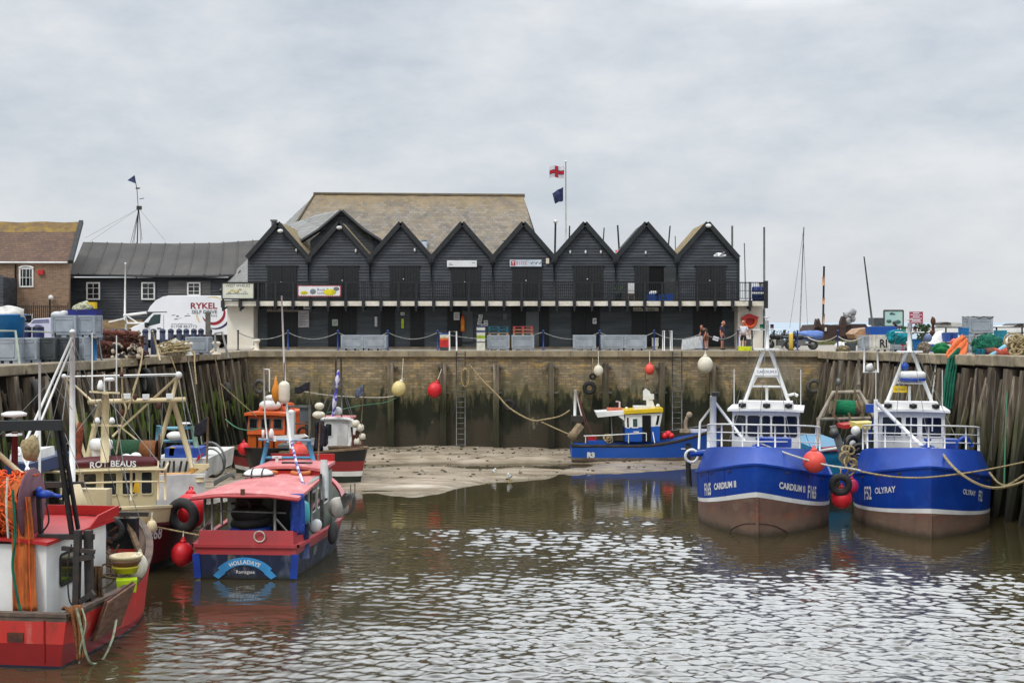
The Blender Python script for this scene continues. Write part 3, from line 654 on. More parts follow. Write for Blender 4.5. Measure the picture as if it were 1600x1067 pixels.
# ---- balcony along the huts
BY=81.7
bx0,bx1=px2x(346,BY),px2x(1197,BY); ZB=3.12
bal=thing('balcony','long black iron balcony with cream fascia panels running along the huts','balcony',((bx0+bx1)/2,BY,0))
b=MB(); b.box(((bx0+bx1)/2,(BY+YF)/2+.0,ZB-.06),(bx1-bx0,YF-BY-.12,.12)); b.build('deck',mk('deck_boards',(60,54,48),(46,42,38),sc=2,rough=.85),bal,world=True)
step=27.45/F*BY; nb=31
def brk(k): return bx0+.1+k*step
for k in range(nb+1):
    x=brk(k)
    if x>bx1: break
    b=MB(); b.box((x,BY-.04,ZB-.23),(.20,.26,.46)); b.box((x,BY-.02,ZB-.56),(.10,.2,.24)); b.beam((x,BY+.05,ZB-.55),(x,YF-.1,ZB-.28),.1,.12); b.build('bracket',IRON,bal,world=True)
    if k>=0:
        b=MB(); b.beam((x,BY,ZB),(x,BY,ZB+1.18),.11,.11); b.build('post',IRON,bal,world=True)
    if k<nb and x+step<bx1+.3:
        x1=min(x+step,bx1)
        b=MB(); b.box(((x+x1)/2,BY+.02,ZB-.20),(x1-x-.21,.08,.30)); b.build('fascia',FASC,bal,world=True)
        b=MB(); b.beam((x,BY,ZB+1.14),(x1,BY,ZB+1.14),.07,.06); b.beam((x,BY,ZB+.12),(x1,BY,ZB+.12),.05,.05)
        b.beam((x,BY,ZB+.62),(x1,BY,ZB+.62),.025,.03)
        for q in range(1,9): b.cyl((x+(x1-x)*q/9,BY,ZB+.1),(x+(x1-x)*q/9,BY,ZB+1.14),.016,n=4)
        b.build('railing',IRON,bal,world=True)
b=MB()
for q in range(9): b.cyl((bx1,BY+.2+q*.24,ZB),(bx1,BY+.2+q*.24,ZB+1.14),.018,n=4)
b.beam((bx1,BY,ZB+1.14),(bx1,YF,ZB+1.14),.07,.06); b.beam((bx1-.02,BY,ZB-.5),(bx1-.02,BY,ZB+1.25),.26,.2); b.build('end_railing',IRON,bal,world=True)
b=MB(); b.box((px2x(387,BY)-.0,BY+.06,ZB+.6),(px2x(398,BY)-px2x(376,BY)+1.3,.03,1.06)); b.build('screen',mk('dark_screen',(34,38,44),rough=.6),bal,world=True)
# cream end stores
for (a,c,lab,y) in ((355,396,'blank cream rendered store under the left end of the balcony',82.6),(1153,1192,'cream rendered wall under the right end of the balcony, carrying a lifebuoy',82.6)):
    X0,X1=px2x(a,y),px2x(c,y); o=thing('store_wall',lab,'store',((X0+X1)/2,y,0))
    b=MB(); b.box(((X0+X1)/2,y+2.5,1.5),(X1-X0,5,2.99)); b.build('wall',RENDERW,o,world=True)
    if a>1000:
        b=MB(); b.cyl((X1+.06,y-.05,0),(X1+.06,y-.05,2.6),.05); b.build('drainpipe',mk('green_pipe',(30,62,52),rough=.5),o,world=True)
    else:
        b=MB(); b.box(((X0+X1)/2,y-.015,1.9),(X1-X0-.3,.03,.03)); b.box(((X0+X1)/2,y-.03,.08),(X1-X0+.06,.08,.16)); b.build('ledge',RENDERW,o,world=True)
# ---- signs
SIGNW=mk('white_sign',(228,228,226),(216,216,216),sc=2,rough=.5)
SIGNB=mk('sign_black',(24,24,26),rough=.6); SIGNR=mk('sign_red',(196,34,44),rough=.5); SIGNBL=mk('sign_blue',(36,60,120),rough=.5); SIGNY=mk('sign_yellow',(226,212,30),rough=.5); SIGNG=mk('sign_grey',(120,130,138),rough=.5)
def sign(px0,px1,py0,py1,Y,label,mat=None,name='sign',frame=None):
    a=pt(px0,py1,Y);c=pt(px1,py0,Y); o=thing(name,label,'sign',((a.x+c.x)/2,Y,a.z))
    b=MB(); b.box(((a.x+c.x)/2,Y,(a.z+c.z)/2),(c.x-a.x,.05,c.z-a.z)); b.build('board',mat or SIGNW,o,world=True)
    if frame:
        b=MB()
        for p,q in (((a.x,a.z),(c.x,a.z)),((c.x,a.z),(c.x,c.z)),((c.x,c.z),(a.x,c.z)),((a.x,c.z),(a.x,a.z))): b.beam((p[0],Y-.02,p[1]),(q[0],Y-.02,q[1]),.07,.08)
        b.build('frame',frame,o,world=True)
    return o,a,c
def wtext(o,s,x,z,Y,size,mat,xs=1.0,align='CENTER',name='lettering',bold=0.0):
    Mi=o.matrix_basis.inverted(); return letters(o,name,s,size,mat,lambda u,v:Mi@Vector((x+u,Y,z+v)),xs,align,1.0,bold)
def marks(o,rects,Y,mat,name):
    b=MB()
    for (x0,z0,x1,z1) in rects: b.poly([(x0,Y,z0),(x1,Y,z0),(x1,Y,z1),(x0,Y,z1)])
    b.build(name,mat,o,world=True)
SGY=81.52
o,a,c=sign(347,397,442,467,SGY,'big cream sign board reading WEST WHELKS at the left end of the balcony',mk('cream_sign',(212,212,198),(196,198,184),sc=3,rough=.6,layers=[('n',(214,206,110),3,(1,1,1.4),.56,.7,.5)]),frame=IRON)
wtext(o,'WEST WHELKS',(a.x+c.x)/2,c.z-.26,SGY-.03,.24,SIGNB,.95); marks(o,[((a.x+c.x)/2-.75+.13*k,a.z+.29,(a.x+c.x)/2-.65+.13*k,a.z+.36) for k in range(11)],SGY-.03,SIGNG,'print')
b=MB()
for (u,v,s_) in ((-.4,.55,.13),(.12,.6,.12),(-.1,.46,.18),(.45,.45,.1),(-.55,.42,.12)): b.ball(((a.x+c.x)/2+u,SGY-.03,a.z+v),s_,10,6,sy=.1,sz=.6)
b.build('shell_picture',mk('shell_picture',(206,190,140),(150,150,110),sc=6,rough=.7),o,world=True)
o,a,c=sign(417,466,475,487,YF-.3,'weathered wooden name board hung under the balcony at the leftmost hut',mk('grey_sign_board',(150,140,130),(130,120,110),sc=3,rough=.8)); wtext(o,'WEST WHELKS',(a.x+c.x)/2,a.z+.12,YF-.335,.3,SIGNB,1.0,bold=.012)
o,a,c=sign(465,533,446,463.5,SGY,'white shop banner with yellow ovals and a red edge hung on the balcony',mk('banner_red',(150,50,66),(170,90,100),sc=3,rough=.7),name='banner')
b=MB(); b.box(((a.x+c.x)/2,SGY-.03,(a.z+c.z)/2),(c.x-a.x-.14,.012,c.z-a.z-.18))
n=18
for k in range(n):
    x=a.x+.1+(c.x-a.x-.2)*(k+.5)/n
    for z,s_ in ((c.z-.09,1),(a.z+.09,-1)): b.poly([(x-.06,SGY-.035,z),(x+.06,SGY-.035,z),(x,SGY-.035,z+s_*.07)][::s_])
b.build('panel',SIGNW,o,world=True)
b=MB(); b.ball((a.x+.42,SGY-.04,a.z+.24),.24,14,8,sy=.04,sz=.5); b.build('yellow_oval',SIGNY,o,world=True); b=MB(); b.ball((c.x-.72,SGY-.04,a.z+.28),.42,16,8,sy=.03,sz=.48); b.build('yellow_oval',SIGNY,o,world=True)
b=MB(); b.ball((a.x+.98,SGY-.04,a.z+.32),.2,9,6,sy=.05,sz=.9); b.build('shell_badge',SIGNG,o,world=True); b=MB(); b.ball((c.x-.3,SGY-.04,c.z-.22),.13,8,5,sy=.05,sx=1.5); b.build('shell_badge',SIGNG,o,world=True)
wtext(o,'Rock &',a.x+1.25,a.z+.36,SGY-.045,.25,SIGNBL,1.0,'LEFT'); wtext(o,'Seafood',a.x+1.25,a.z+.17,SGY-.045,.18,SIGNBL,1.1,'LEFT')
o,a,c=sign(698.5,745,407,417,YF-.2,'plain pale sign over the upper door of the fourth hut'); marks(o,[(a.x+.12,a.z+.1,a.x+.4,a.z+.14),(a.x+.12,a.z+.2,a.x+.32,a.z+.24),(c.x-.3,a.z+.24,c.x-.1,a.z+.28)],YF-.228,SIGNG,'print')
o,a,c=sign(796.5,846,406,416.5,YF-.2,'white sign with a red emblem and dark bird shapes on the fifth hut',mk('blue_white_sign',(214,224,234),rough=.5))
marks(o,[(a.x+.08,a.z+.05,a.x+.36,c.z-.05)],YF-.228,SIGNR,'emblem'); marks(o,[(a.x+.14,a.z+.28,a.x+.30,a.z+.33),(a.x+.2,a.z+.1,a.x+.24,a.z+.26)],YF-.232,SIGNW,'emblem_mark')
marks(o,[(a.x+.44+.14*k,a.z+.24,a.x+.54+.14*k,a.z+.31) for k in range(5)]+[(a.x+.44+.14*k,a.z+.12,a.x+.54+.14*k,a.z+.18) for k in range(5)],YF-.228,mk('sign_faded_red',(200,120,130),rough=.6),'print')
b=MB()
for x in (a.x+1.42,a.x+1.72,a.x+1.96):
    b.prism([(x-.14,YF-.23,a.z+.32),(x,YF-.23,a.z+.2),(x+.12,YF-.23,a.z+.34),(x+.03,YF-.23,a.z+.26),(x+.02,YF-.23,a.z+.14)],(0,-.01,0))
b.build('bird_shape',SIGNB,o,world=True)
o,a,c=sign(853,858,403.5,412,YF-.15,'small cream meter box high on the wall right of the red and white sign',BUOYW,name='meter_box')
def notice(px0,px1,py0,py1,Y,label,rows_=5,mat=None):
    o,a,c=sign(px0,px1,py0,py1,Y,label,mat,name='notice'); r=[]
    for k in range(rows_):
        z=lerp(c.z-.08,a.z+.08,(k+.5)/rows_); r.append((a.x+.06,z-.02,lerp(a.x,c.x,.92-.25*((k*7)%3)/2),z+.02))
    marks(o,r,Y-.028,SIGNG,'print'); return o
notice(466,483,485,511.5,YF-.22,'tall white price list under the balcony at the leftmost hut',9,mk('price_list',(206,200,202),rough=.6))
notice(474.5,485,477.5,483,YF-.2,'small pale plate above the tall price list',2)
notice(519,528,499,509,YF-.2,'small pale green notice on the lower door of the second hut',2,mk('pale_green_notice',(206,220,200),rough=.6))
notice(585.5,589.5,495,510,YF-.18,'narrow white vertical sign left of the third hut door',4)
notice(709,718,488,500,YF-.2,'white notice beside the orange windsock',4)
notice(926,932,497,506,YF-.2,'white notice on the lower door of the sixth hut',3)
notice(626,632,488,492.5,YF-.2,'little white plate above the yellow strip',2)
plate('strip_sign',627,631,498,513,YF-.2,mk('lime_strip',(206,226,40),rough=.5),'upright fluorescent yellow strip on the lower wall of the third hut','sign')
k=0
for (px,py) in ((751,494),(750,499.5),(749,505),(759,503),(759.5,507),(755,508.5)):
    notice(px-3.2,px+3.2,py-2.4,py+2.4,YF-.14-.012*k,['topmost','second from top','lowest left','upper right','lower right','bottom centre'][k]+' little white notice in the cluster between the huts',2); k+=1
o,a,c=sign(989,1029,480,486,YF-.35,'long narrow pale sign over the lower door below the open upper door',mk('pale_strip_sign',(190,188,172),(150,150,140),sc=4,rough=.7)); marks(o,[(a.x+.1+.17*k,a.z+.06,a.x+.21+.17*k,a.z+.12) for k in range(8)],YF-.38,SIGNB,'print')
# ---- big slate building behind
sl=thing('slate_building','big warehouse with a lichen covered slate roof behind the black huts','building',(px2x(620,97),97,0))
RY,EY=97.0,88.6
A=pt(492,305,RY);B_=pt(818,307.5,RY); ez=4.7
C1=pt(404,0,EY);C1.z=ez; D1=pt(860,0,EY);D1.z=ez; C2=pt(334,455,101)
b=MB(); rows=[]
for i in range(13):
    t_=i/12; l=A.lerp(C1,t_);r_=B_.lerp(D1,t_); dz=-.35*math.sin(math.pi*t_); rows.append([l.lerp(r_,j/30)+V(0,0,dz+.02*math.sin(j*1.9+i)) for j in range(31)])
b.grid(rows,smooth=False); b.build('roof_slope',SLATE,sl,world=True,solid=.12)
b=MB(); b.poly([A,C2,C1+V(.0,0,-.35)]); b.poly([A,V(A.x,112,A.z-4),C2]); hip=b.build('hip_slope',SLATEG,sl,world=True)
b=MB(); b.poly([B_,D1,V(D1.x+.2,105.5,ez),V(B_.x,97.1,B_.z)]); b.build('hip_slope',SLATE,sl,world=True)
b=MB(); b.tube([A+V(-.1,0,.08),B_+V(.1,0,.08)],.14,8); b.build('ridge',mk('ridge_tile',(110,96,70),(90,84,76),sc=2,rough=.9),sl,world=True)
b=MB(); b.tube([A+V(0,0,.05),A.lerp(C1,.5)+V(-.15,0,-.25),C1],.09,6); b.build('hip_ridge',MATS['ridge_tile'],sl,world=True)
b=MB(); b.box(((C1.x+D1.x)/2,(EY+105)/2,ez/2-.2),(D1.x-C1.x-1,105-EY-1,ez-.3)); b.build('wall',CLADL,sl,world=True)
def roofpt(px,py):   # ray onto the front slope
    n=(C1-A).cross(B_-A); d=pt(px,py,1)-V(0,0,CZ); o_=V(0,0,CZ); t_=(A-o_).dot(n)/d.dot(n); return o_+d*t_
for (x0,y0,x1,y1) in ((578,373,592,393),(657,374,666,390),(783,374,798,388)):
    q=[roofpt(x0,y1),roofpt(x1+2,y1),roofpt(x1-1,y0),roofpt(x0+1,y0)]; q=[p+V(0,-.25,-.1) for p in q]
    qwin(sl,q,0,1,0,1,STEEL,mk('sky_glass',(150,165,180),rough=.1,spec=.8),.08,.02,.06,'skylight',world=True)
b=MB(); b.tube([pt(364,446,99),pt(376,424,98)],.13,4); b.build('skylight_frame',DROOF,sl,world=True)
# dormer
dm=thing('dormer_gable','tall black boarded dormer gable with a grey slate roof behind the second hut','dormer',tuple(pt(535,400,87)))
P=pt(535,331,87.0); L_=pt(480,377,87.0); R_=pt(588,377,87.0); bk=pt(497,336,93.0)
rows=[];k=0
b=MB(); z=R_.z-1.6
while z<P.z-.05:
    z1=min(z+.2,P.z-.02); f=lambda q: 1 if q<R_.z else max(0,(P.z-q)/(P.z-R_.z))
    xm=P.x; b.poly([(lerp(xm,L_.x+.2,f(z)),86.96,z),(lerp(xm,R_.x-.2,f(z)),86.96,z),(lerp(xm,R_.x-.2,f(z1)),87,z1),(lerp(xm,L_.x+.2,f(z1)),87,z1)]); z=z1
b.build('wall',CLAD,dm,world=True)
b=MB(); Lk=L_+(bk-P)*.9; Lk=pt(452,352,93)
b.grid([[P+V(0,-.35,.05),bk],[P.lerp(L_,.55)+V(.05,-.35,-.12),bk.lerp(Lk,.55)],[L_+V(-.3,-.35,-.0),Lk]],smooth=False); b.build('roof_slope',SLATEG,dm,world=True,solid=.1)
b=MB(); b.grid([[P+V(0,-.35,.05),P+V(.0,6,-.2)],[P.lerp(R_,.6)+V(-.05,-.35,-.12),P.lerp(R_,.6)+V(0,6,-.2)],[R_+V(.35,-.35,.02),R_+V(.3,6,-.2)]],smooth=False); b.build('roof_slope',DROOF,dm,world=True,solid=.1)
for E in (L_+V(-.35,0,-.02),R_+V(.35,0,-.0)):
    b=MB(); b.tube([P+V(0,-.42,.02),P.lerp(E,.55)+V(0,-.42,-.16),E+V(0,-.42,-.02)],.14,4); b.build('bargeboard',BARGE,dm,world=True)
b=MB(); b.beam(pt(428,362,88),pt(428,346,88),.3); b.box(pt(428,345,88),(.42,.42,.12)); b.solo('flue',mk('grey_flue',(96,98,100),rough=.6),'short grey metal flue left of the leftmost hut peak','chimney')
# ---- long black boarded building with a sagging dark roof
lb=thing('boarded_building','long low black boarded building with a sagging dark felt roof on the left','building',(px2x(250,100),100,0))
FELT=mk('dark_felt_roof',(74,70,66),(60,57,54),sc=.4,st=(1,1,.3),rough=.8,bump=.3,bsc=6,layers=[('n',(92,88,82),.8,(1,.3,.3),.55,.72,.5)])
Ye,Yr=99.2,106.0
us=[i/24 for i in range(25)]
def ridge(u): px=lerp(130,412,u); return pt(px,interp(u,[0,.25,.5,.75,1],[379.5,381.5,382,381,376]),Yr)
def eave(u): px=lerp(108,412,u); return pt(px,interp(u,[0,.25,.5,.75,1],[430,430.5,432,431.5,428]),Ye)
b=MB(); b.grid([[ridge(u) for u in us],[ridge(u).lerp(eave(u),.5)+V(0,0,-.08) for u in us],[eave(u)+V(0,-.2,0) for u in us]],smooth=False); b.build('roof',FELT,lb,world=True,solid=.15)
b=MB()
for k in range(1,13):
    u=(k-.35)/12.4; b.tube([ridge(u)+V(0,0,.1),ridge(u).lerp(eave(u),.5)+V(0,0,.03),eave(u)+V(0,-.2,.1)],.055,5)
b.build('roof_batten',FELT,lb,world=True)
b=MB(); X0,X1=px2x(107,Ye),px2x(412,Ye); z=.35
while z<5.15:
    b.mat(1 if (z>3.0 and False) else 0); b.poly([(X0,Ye+.25,z),(X1,Ye+.25,z),(X1,Ye+.30,z+.22),(X0,Ye+.30,z+.22)]); b.poly([(X0,Ye+.3,z),(X1,Ye+.3,z),(X1,Ye+.25,z),(X0,Ye+.25,z)]); z+=.22
b.mat(0).box(((X0+X1)/2,Ye+3.4,2.5),(X1-X0-.05,6,4.9)); b.build('wall',[CLAD,CLAD],lb,world=True)
b=MB(); z=3.35
while z<4.95: b.poly([(px2x(262,Ye),Ye+.20,z),(px2x(328,Ye),Ye+.20,z),(px2x(328,Ye),Ye+.25,z+.2),(px2x(262,Ye),Ye+.25,z+.2)]); z+=.2
b.build('bare_boards',mk('grey_bare_boards',(112,110,108),(84,84,84),sc=2,st=(.4,1,3),rough=.8),lb,world=True)
b=MB(); b.box(((X0+X1)/2,Ye+.12,.8),(X1-X0,.2,.9)); b.build('base',mk('maroon_base',(78,40,38),rough=.8),lb,world=True)
b=MB(); b.tube([eave(u)+V(0,-.3,-.05) for u in us],.08,6); b.build('gutter',BARGE,lb,world=True)
def wpane(o,px0,px1,py0,py1,Y,bars,name='window'):
    q=[pt(px0,py1,Y),pt(px1,py1,Y),pt(px1,py0,Y),pt(px0,py0,Y)]; return qwin(o,q,0,1,0,1,WHITE,GLASS,.11,.01,.06,name,world=True,bars=bars)
for (a,c,y0,y1) in ((135,156.5,441,468.5),(221,242.5,441,468.5),(292.5,313.5,441,462)): wpane(lb,a,c,y0,y1,Ye+.18,(2,3))
# ---- brick house
BRK=mk('house_brick',(150,116,88),(128,98,76),sc=.7,rough=.9,bump=.4,bsc=12,brick=dict(w=.4,h=.13,m=.014,c1=(146,118,92),c2=(108,88,74),mc=(146,134,118),amt=.75,ax=0),layers=[('n',(164,122,92),.45,(1,1,1),.5,.66,.5),('n',(92,76,64),.6,(1,1,.4),.56,.74,.5)])
TILE=mk('brown_roof_tile',(104,80,64),(84,66,54),sc=.7,rough=.9,bump=.4,bsc=10,brick=dict(w=.3,h=.17,m=.012,c1=(112,84,66),c2=(82,64,54),mc=(56,46,40),amt=.7,ax=0),layers=[('z',(140,112,40),12,8.6,.5,1.2,(1,1,1),0.0),('n',(140,114,54),.8,(1,1,1),.6,.75,.4)])
MOSST=mk('mossy_roof_tile',(142,116,46),(104,84,58),sc=1.2,rough=.95,bump=.4,layers=[('n',(96,76,58),2,(1,1,1),.48,.66,.8)])
bh=thing('brick_house','brown brick house with a mossy tiled roof at the left edge','house',(px2x(50,96),96,0))
He,Hr=95.6,101.0; X1=px2x(107,He); X0=-48
xb_=px2x(116,He+9.8); b=MB(); b.prism([(X0,He,0),(X1,He,0),(xb_,He+9.8,0),(X0,He+9.8,0)],(0,0,6.2)); b.prism([(X1-.05,He+.2,6.2),(xb_,He+9.8,6.2),(lerp(X1,xb_,.55),Hr,9.3)],(-.3,0,0)); b.build('wall',BRK,bh,world=True)
ez=pt(0,409.5,He).z; rz_=pt(0,347,Hr).z; xr=px2x(126,Hr)
for t0,t1,mt in ((0,.24,MOSST),(.24,1,TILE)):
    b=MB(); rows=[]
    for t_ in (t0,(t0+t1)/2,t1):
        rows.append([V(lerp(X0,lerp(xr,X1+.12,t_),j/20),lerp(Hr,He-.15,t_),lerp(rz_,ez,t_)-.1*math.sin(math.pi*t_)+.04*math.sin(j*1.3)) for j in range(21)])
    b.grid(rows,smooth=False); b.build('roof_slope',mt,bh,world=True)
b=MB(); b.beam((xr+.08,Hr-.1,rz_),(X1+.25,He-.25,ez),.32,.3); b.build('verge',DROOF,bh,world=True)
b=MB(); b.tube([(X0,He-.22,ez-.05),(X1,He-.22,ez-.05)],.08,6); b.build('gutter',WHITE,bh,world=True)
b=MB(); b.cyl((px2x(25,He),He-.1,.5),(px2x(25,He),He-.1,ez),.06); b.build('drainpipe',BARGE,bh,world=True)
wn=wpane(bh,30,52.5,418.5,449,He-.02,(4,2)); b=MB(); b.tube([pt(30,419,He-.06),pt(35,416.5,He-.06),pt(41,415.8,He-.06),pt(47,416.5,He-.06),pt(52.5,419,He-.06)],.1,6); b.build('arched_head',WHITE,wn,world=True)
wpane(bh,31,52,490.5,506,He-.02,(1,1))
b=MB(); b.box(pt(64,425.5,He-.1),(.42,.22,.34)); b.build('alarm_box',SIGNR,bh,world=True)
b=MB(); b.ball(pt(79.5,465,He-.35),.2,12,8); b.cyl(pt(79.5,465,He-.3),pt(79.5,472,He),.04); b.build('globe_lamp',LAMPW,bh,world=True)
b=MB(); b.box(pt(12,487,He-.05),(.6*2,.12,2.0)); b.build('door',mk('grey_house_door',(74,72,72),rough=.6),bh,world=True)
rl=thing('iron_railing','black iron railing in front of the brick house','railing',(px2x(62,94),94,0))
for k,(a,c) in enumerate(((20,52),(52,78),(78,106))):
    b=MB(); p=pt(a,479,94);q=pt(c,479,94); b.beam(p,q,.05); b.beam(p+V(0,0,-.95),q+V(0,0,-.95),.06)
    n=int((c-a)/3)
    for j in range(n+1): x=lerp(p.x,q.x,j/n); b.cyl((x,94,p.z-.95),(x,94,p.z+(.3 if j==n else .1)),.03,n=4)
    b.build('railing_panel',IRON,rl,world=True)
b=MB(); b.cyl((px2x(78,94),94,0),(px2x(78,94),94,3.4),.06); b.cyl((px2x(23,94),94,0),(px2x(23,94),94,3.1),.06); b.build('post',IRON,rl,world=True)
b=MB(); b.box((px2x(62,94),94.3,.75),(px2x(107,94)-px2x(15,94),.3,1.5)); b.solo('retaining_wall',BRK,'low brick wall carrying the iron railing','wall')
b=MB(); X=px2x(5,93); z=.1
while z<5: b.poly([(X-3,93,z),(X,93,z),(X,93.05,z+.22),(X-3,93.05,z+.22)]); z+=.22
b.box((X-1.5,95,2.5),(3,3.8,5)); b.solo('black_shed',CLAD,'black boarded shed cut by the left edge of the picture','shed')
b=MB(); b.box((px2x(185,93),93,.95),(px2x(222,93)-px2x(148,93),.4,1.9)); b.solo('low_wall',mk('tan_low_wall',(146,122,84),(120,100,72),sc=1.5,rough=.9,bump=.4,brick=dict(w=.4,h=.14,m=.014,c1=(156,128,86),c2=(116,98,72),mc=(120,106,84),amt=.7,ax=0)),'low tan brick wall behind the rusty dredge heap','wall')
b=MB(); p=pt(195,500,96);q=pt(196,412,96); b.tube([p,p.lerp(q,.5),q],.085,8,r2=.05); b.ball(q,.08,8,6); b.solo('flagpole',WHITE,'bare white flagpole in front of the boarded building','flagpole')
# ================================================================ BOATS
class Hull:
    def __init__(s,L,hb,hw,sheer,zk,rake=.4,raket=4,sternrake=0.0,flare=1.3,zref=2.0):
        s.L=L;s.hb=hb;s.hw=hw;s.sheer=sheer;s.zk=zk;s.rake=rake;s.rk=raket;s.sr=sternrake;s.fl=flare;s.zref=zref
    def P(s,t,z,side):
        zs=s.sheer(t)
        if z>=0:
            a=min(1.3,z/zs); y=lerp(s.hw(t),s.hb(t),a**s.fl)
        else:
            a=min(1,-z/max(.05,s.zk)); y=s.hw(t)*math.sqrt(max(0,1-a*a))
        x=-s.L+s.L*t+s.rake*(z/s.zref)*t**s.rk-s.sr*(z/s.zref)*(1-t)**3
        return Vector((x,side*y,z))
    def ts(s,n=34): return [1-(1-i/n)**2.0 for i in range(n+1)]
    def build(s,root,bands,name='hull',rows_=4,n=36):
        "bands: list of (ztop(t), material)"
        mb=MB(); ts=s.ts(n); mats=[m for _,m in bands]; prev=lambda t:-s.zk
        for bi,(zf,m) in enumerate(bands):
            mb.mat(bi)
            for side in (-1,1):
                rows=[[s.P(t,lerp(prev(t),zf(t),r/rows_),side) for t in ts] for r in range(rows_+1)]
                mb.grid(rows,True,flip=side>0)
            for r in range(rows_):
                z0,z1=lerp(prev(0),zf(0),r/rows_),lerp(prev(0),zf(0),(r+1)/rows_)
                mb.poly([s.P(0,z0,-1),s.P(0,z1,-1),s.P(0,z1,1),s.P(0,z0,1)])
            prev=zf
        h=mb.build(name,mats,root); return h
    def inner(s,root,deckz,wm,dm,th=.09,n=30,t1=.97):
        ts=[t*t1 for t in s.ts(n)]; mb=MB()
        def I(t,z,side):
            p=s.P(t,z,side); k=max(0,abs(p.y)-th); return Vector((p.x-th*t**3+(th if t==0 else 0),side*k,z))
        for side in (-1,1):
            mb.mat(0).grid([[I(t,deckz(t),side) for t in ts],[I(t,s.sheer(t)-.01,side) for t in ts]],True,flip=side<0)
        mb.poly([I(0,deckz(0),1),I(0,s.sheer(0)-.01,1),I(0,s.sheer(0)-.01,-1),I(0,deckz(0),-1)])
        mb.mat(1).grid([[I(t,deckz(t),-1) for t in ts],[I(t,deckz(t)+.03,0) for t in ts],[I(t,deckz(t),1) for t in ts]],False,flip=False)
        return mb.build('deck',[wm,dm],root)
    def rail(s,root,mat,w=.16,h=.09,dz=0.0,name='gunwale',n=30,t0=0.0,stern=True,inset=0.0,out=.03):
        ts=[t for t in s.ts(n) if t>=t0]; mb=MB()
        for side in (-1,1):
            A=[];B=[];C=[];D=[]
            for t in ts:
                z=s.sheer(t)+dz; p=s.P(t,s.sheer(t),side); o=Vector((0,side,0)); 
                d=(s.P(min(1,t+.01),z,side)-s.P(max(0,t-.01),z,side)); d.z=0
                if d.length>1e-6: d.normalize(); o=Vector((-d.y,d.x,0))*side
                if t>.995: o=Vector((1,0,0))
                base=Vector((p.x,p.y,z)); A.append(base+o*out+V(0,0,h/2));B.append(base+o*out-V(0,0,h/2)); C.append(base-o*(w-out)-V(0,0,h/2)); D.append(base-o*(w-out)+V(0,0,h/2))
            for a,b in ((A,B),(B,C),(C,D),(D,A)): mb.grid([a,b],False,flip=side<0)
        if stern:
            p=s.P(0,s.sheer(0),1); mb.box((p.x+w/2-out,0,s.sheer(0)+dz),(w,2*p.y,h*.99))
        return mb.build(name,mat,root)
    def arc(s,side,z):
        ts=[1-i/300 for i in range(301)]; acc=[0]; 
        P=[s.P(t,z(t),side) for t in ts]
        for i in range(1,301): acc.append(acc[-1]+(Vector((P[i].x,P[i].y,0))-Vector((P[i-1].x,P[i-1].y,0))).length)
        return lambda d: float(np.interp(d,acc,ts))
    def text(s,root,txt,size,mat,side,s0,zoff,xs=1.0,name='lettering',off=.02,bold=0.0,slope=0.0):
        zf=lambda t:s.sheer(t)-zoff; tt=s.arc(side,zf)
        def fn(u,v):
            d=s0+u if side>0 else s0-u
            t=tt(max(d,0.01)); z=s.sheer(t)*1.0-zoff+v; p=s.P(t,z,side); q=s.P(max(0,t-.004),z,side); q2=s.P(min(1,t+.004),z,side); d_=(q2-q); d_.z=0; d_.normalize()
            return p+Vector((-d_.y,d_.x,0))*side*off
        return letters(root,name,txt,size,mat,fn,xs,'LEFT',1.0,bold)
def bow(B,tm,p,q): return lambda t: B/2*max(0.0,1-max(0,(t-tm)/(1-tm))**p)**(1/q)
def planform(B,st,tm,p=2,q=2,e=1.6):
    def f(t):
        if t>tm: return B/2*max(0.0,1-((t-tm)/(1-tm))**p)**(1/q)
        return B/2*(1-(1-st)*((tm-t)/tm)**e)
    return f
LETW=mk('white_lettering',(226,226,222),(206,206,204),sc=5,rough=.6)
def house(root,x0,x1,w0,w1,z0,z1,mat,name='wheelhouse',lean=0.0,tw=.96):
    "x1 front (bow end); returns object and the quads of the faces"
    B=[V(x0,-w0,z0),V(x1,-w1,z0),V(x1,w1,z0),V(x0,w0,z0)]
    T=[V(x0,-w0*tw,z1),V(x1+lean,-w1*tw,z1),V(x1+lean,w1*tw,z1),V(x0,w0*tw,z1)]
    mb=MB(); mb._add(B+T,[(3,2,1,0),(4,5,6,7),(0,1,5,4),(1,2,6,5),(2,3,7,6),(3,0,4,7)])
    o=mb.build(name,mat,root)
    return o,dict(front=(B[1],B[2],T[2],T[1]),left=(B[2],B[3],T[3],T[2]),back=(B[3],B[0],T[0],T[3]),right=(B[0],B[1],T[1],T[0]))
def slab(root,x0,x1,w0,w1,z,th,mat,name='roof',camber=.06,dx=0):
    mb=MB(); rows=[]
    for k in range(7):
        y=-1+2*k/6; rows.append((y,camber*(1-y*y)))
    top=[[V(x0,y*w0,z+th+c),V((x0+x1)/2,y*(w0+w1)/2,z+th+c*1.1),V(x1,y*w1,z+th+c*.6)] for y,c in rows]
    bot=[[V(x0,y*w0,z+c),V((x0+x1)/2,y*(w0+w1)/2,z+c),V(x1,y*w1,z+c*.6)] for y,c in rows]
    mb.grid(top,False); mb.grid(bot,False,flip=True)
    mb.grid([[r[0] for r in top],[r[0] for r in bot]],False); mb.grid([[r[2] for r in top],[r[2] for r in bot]],False,flip=True)
    mb.grid([top[0],bot[0]],False,flip=True); mb.grid([top[-1],bot[-1]],False)
    return mb.build(name,mat,root)
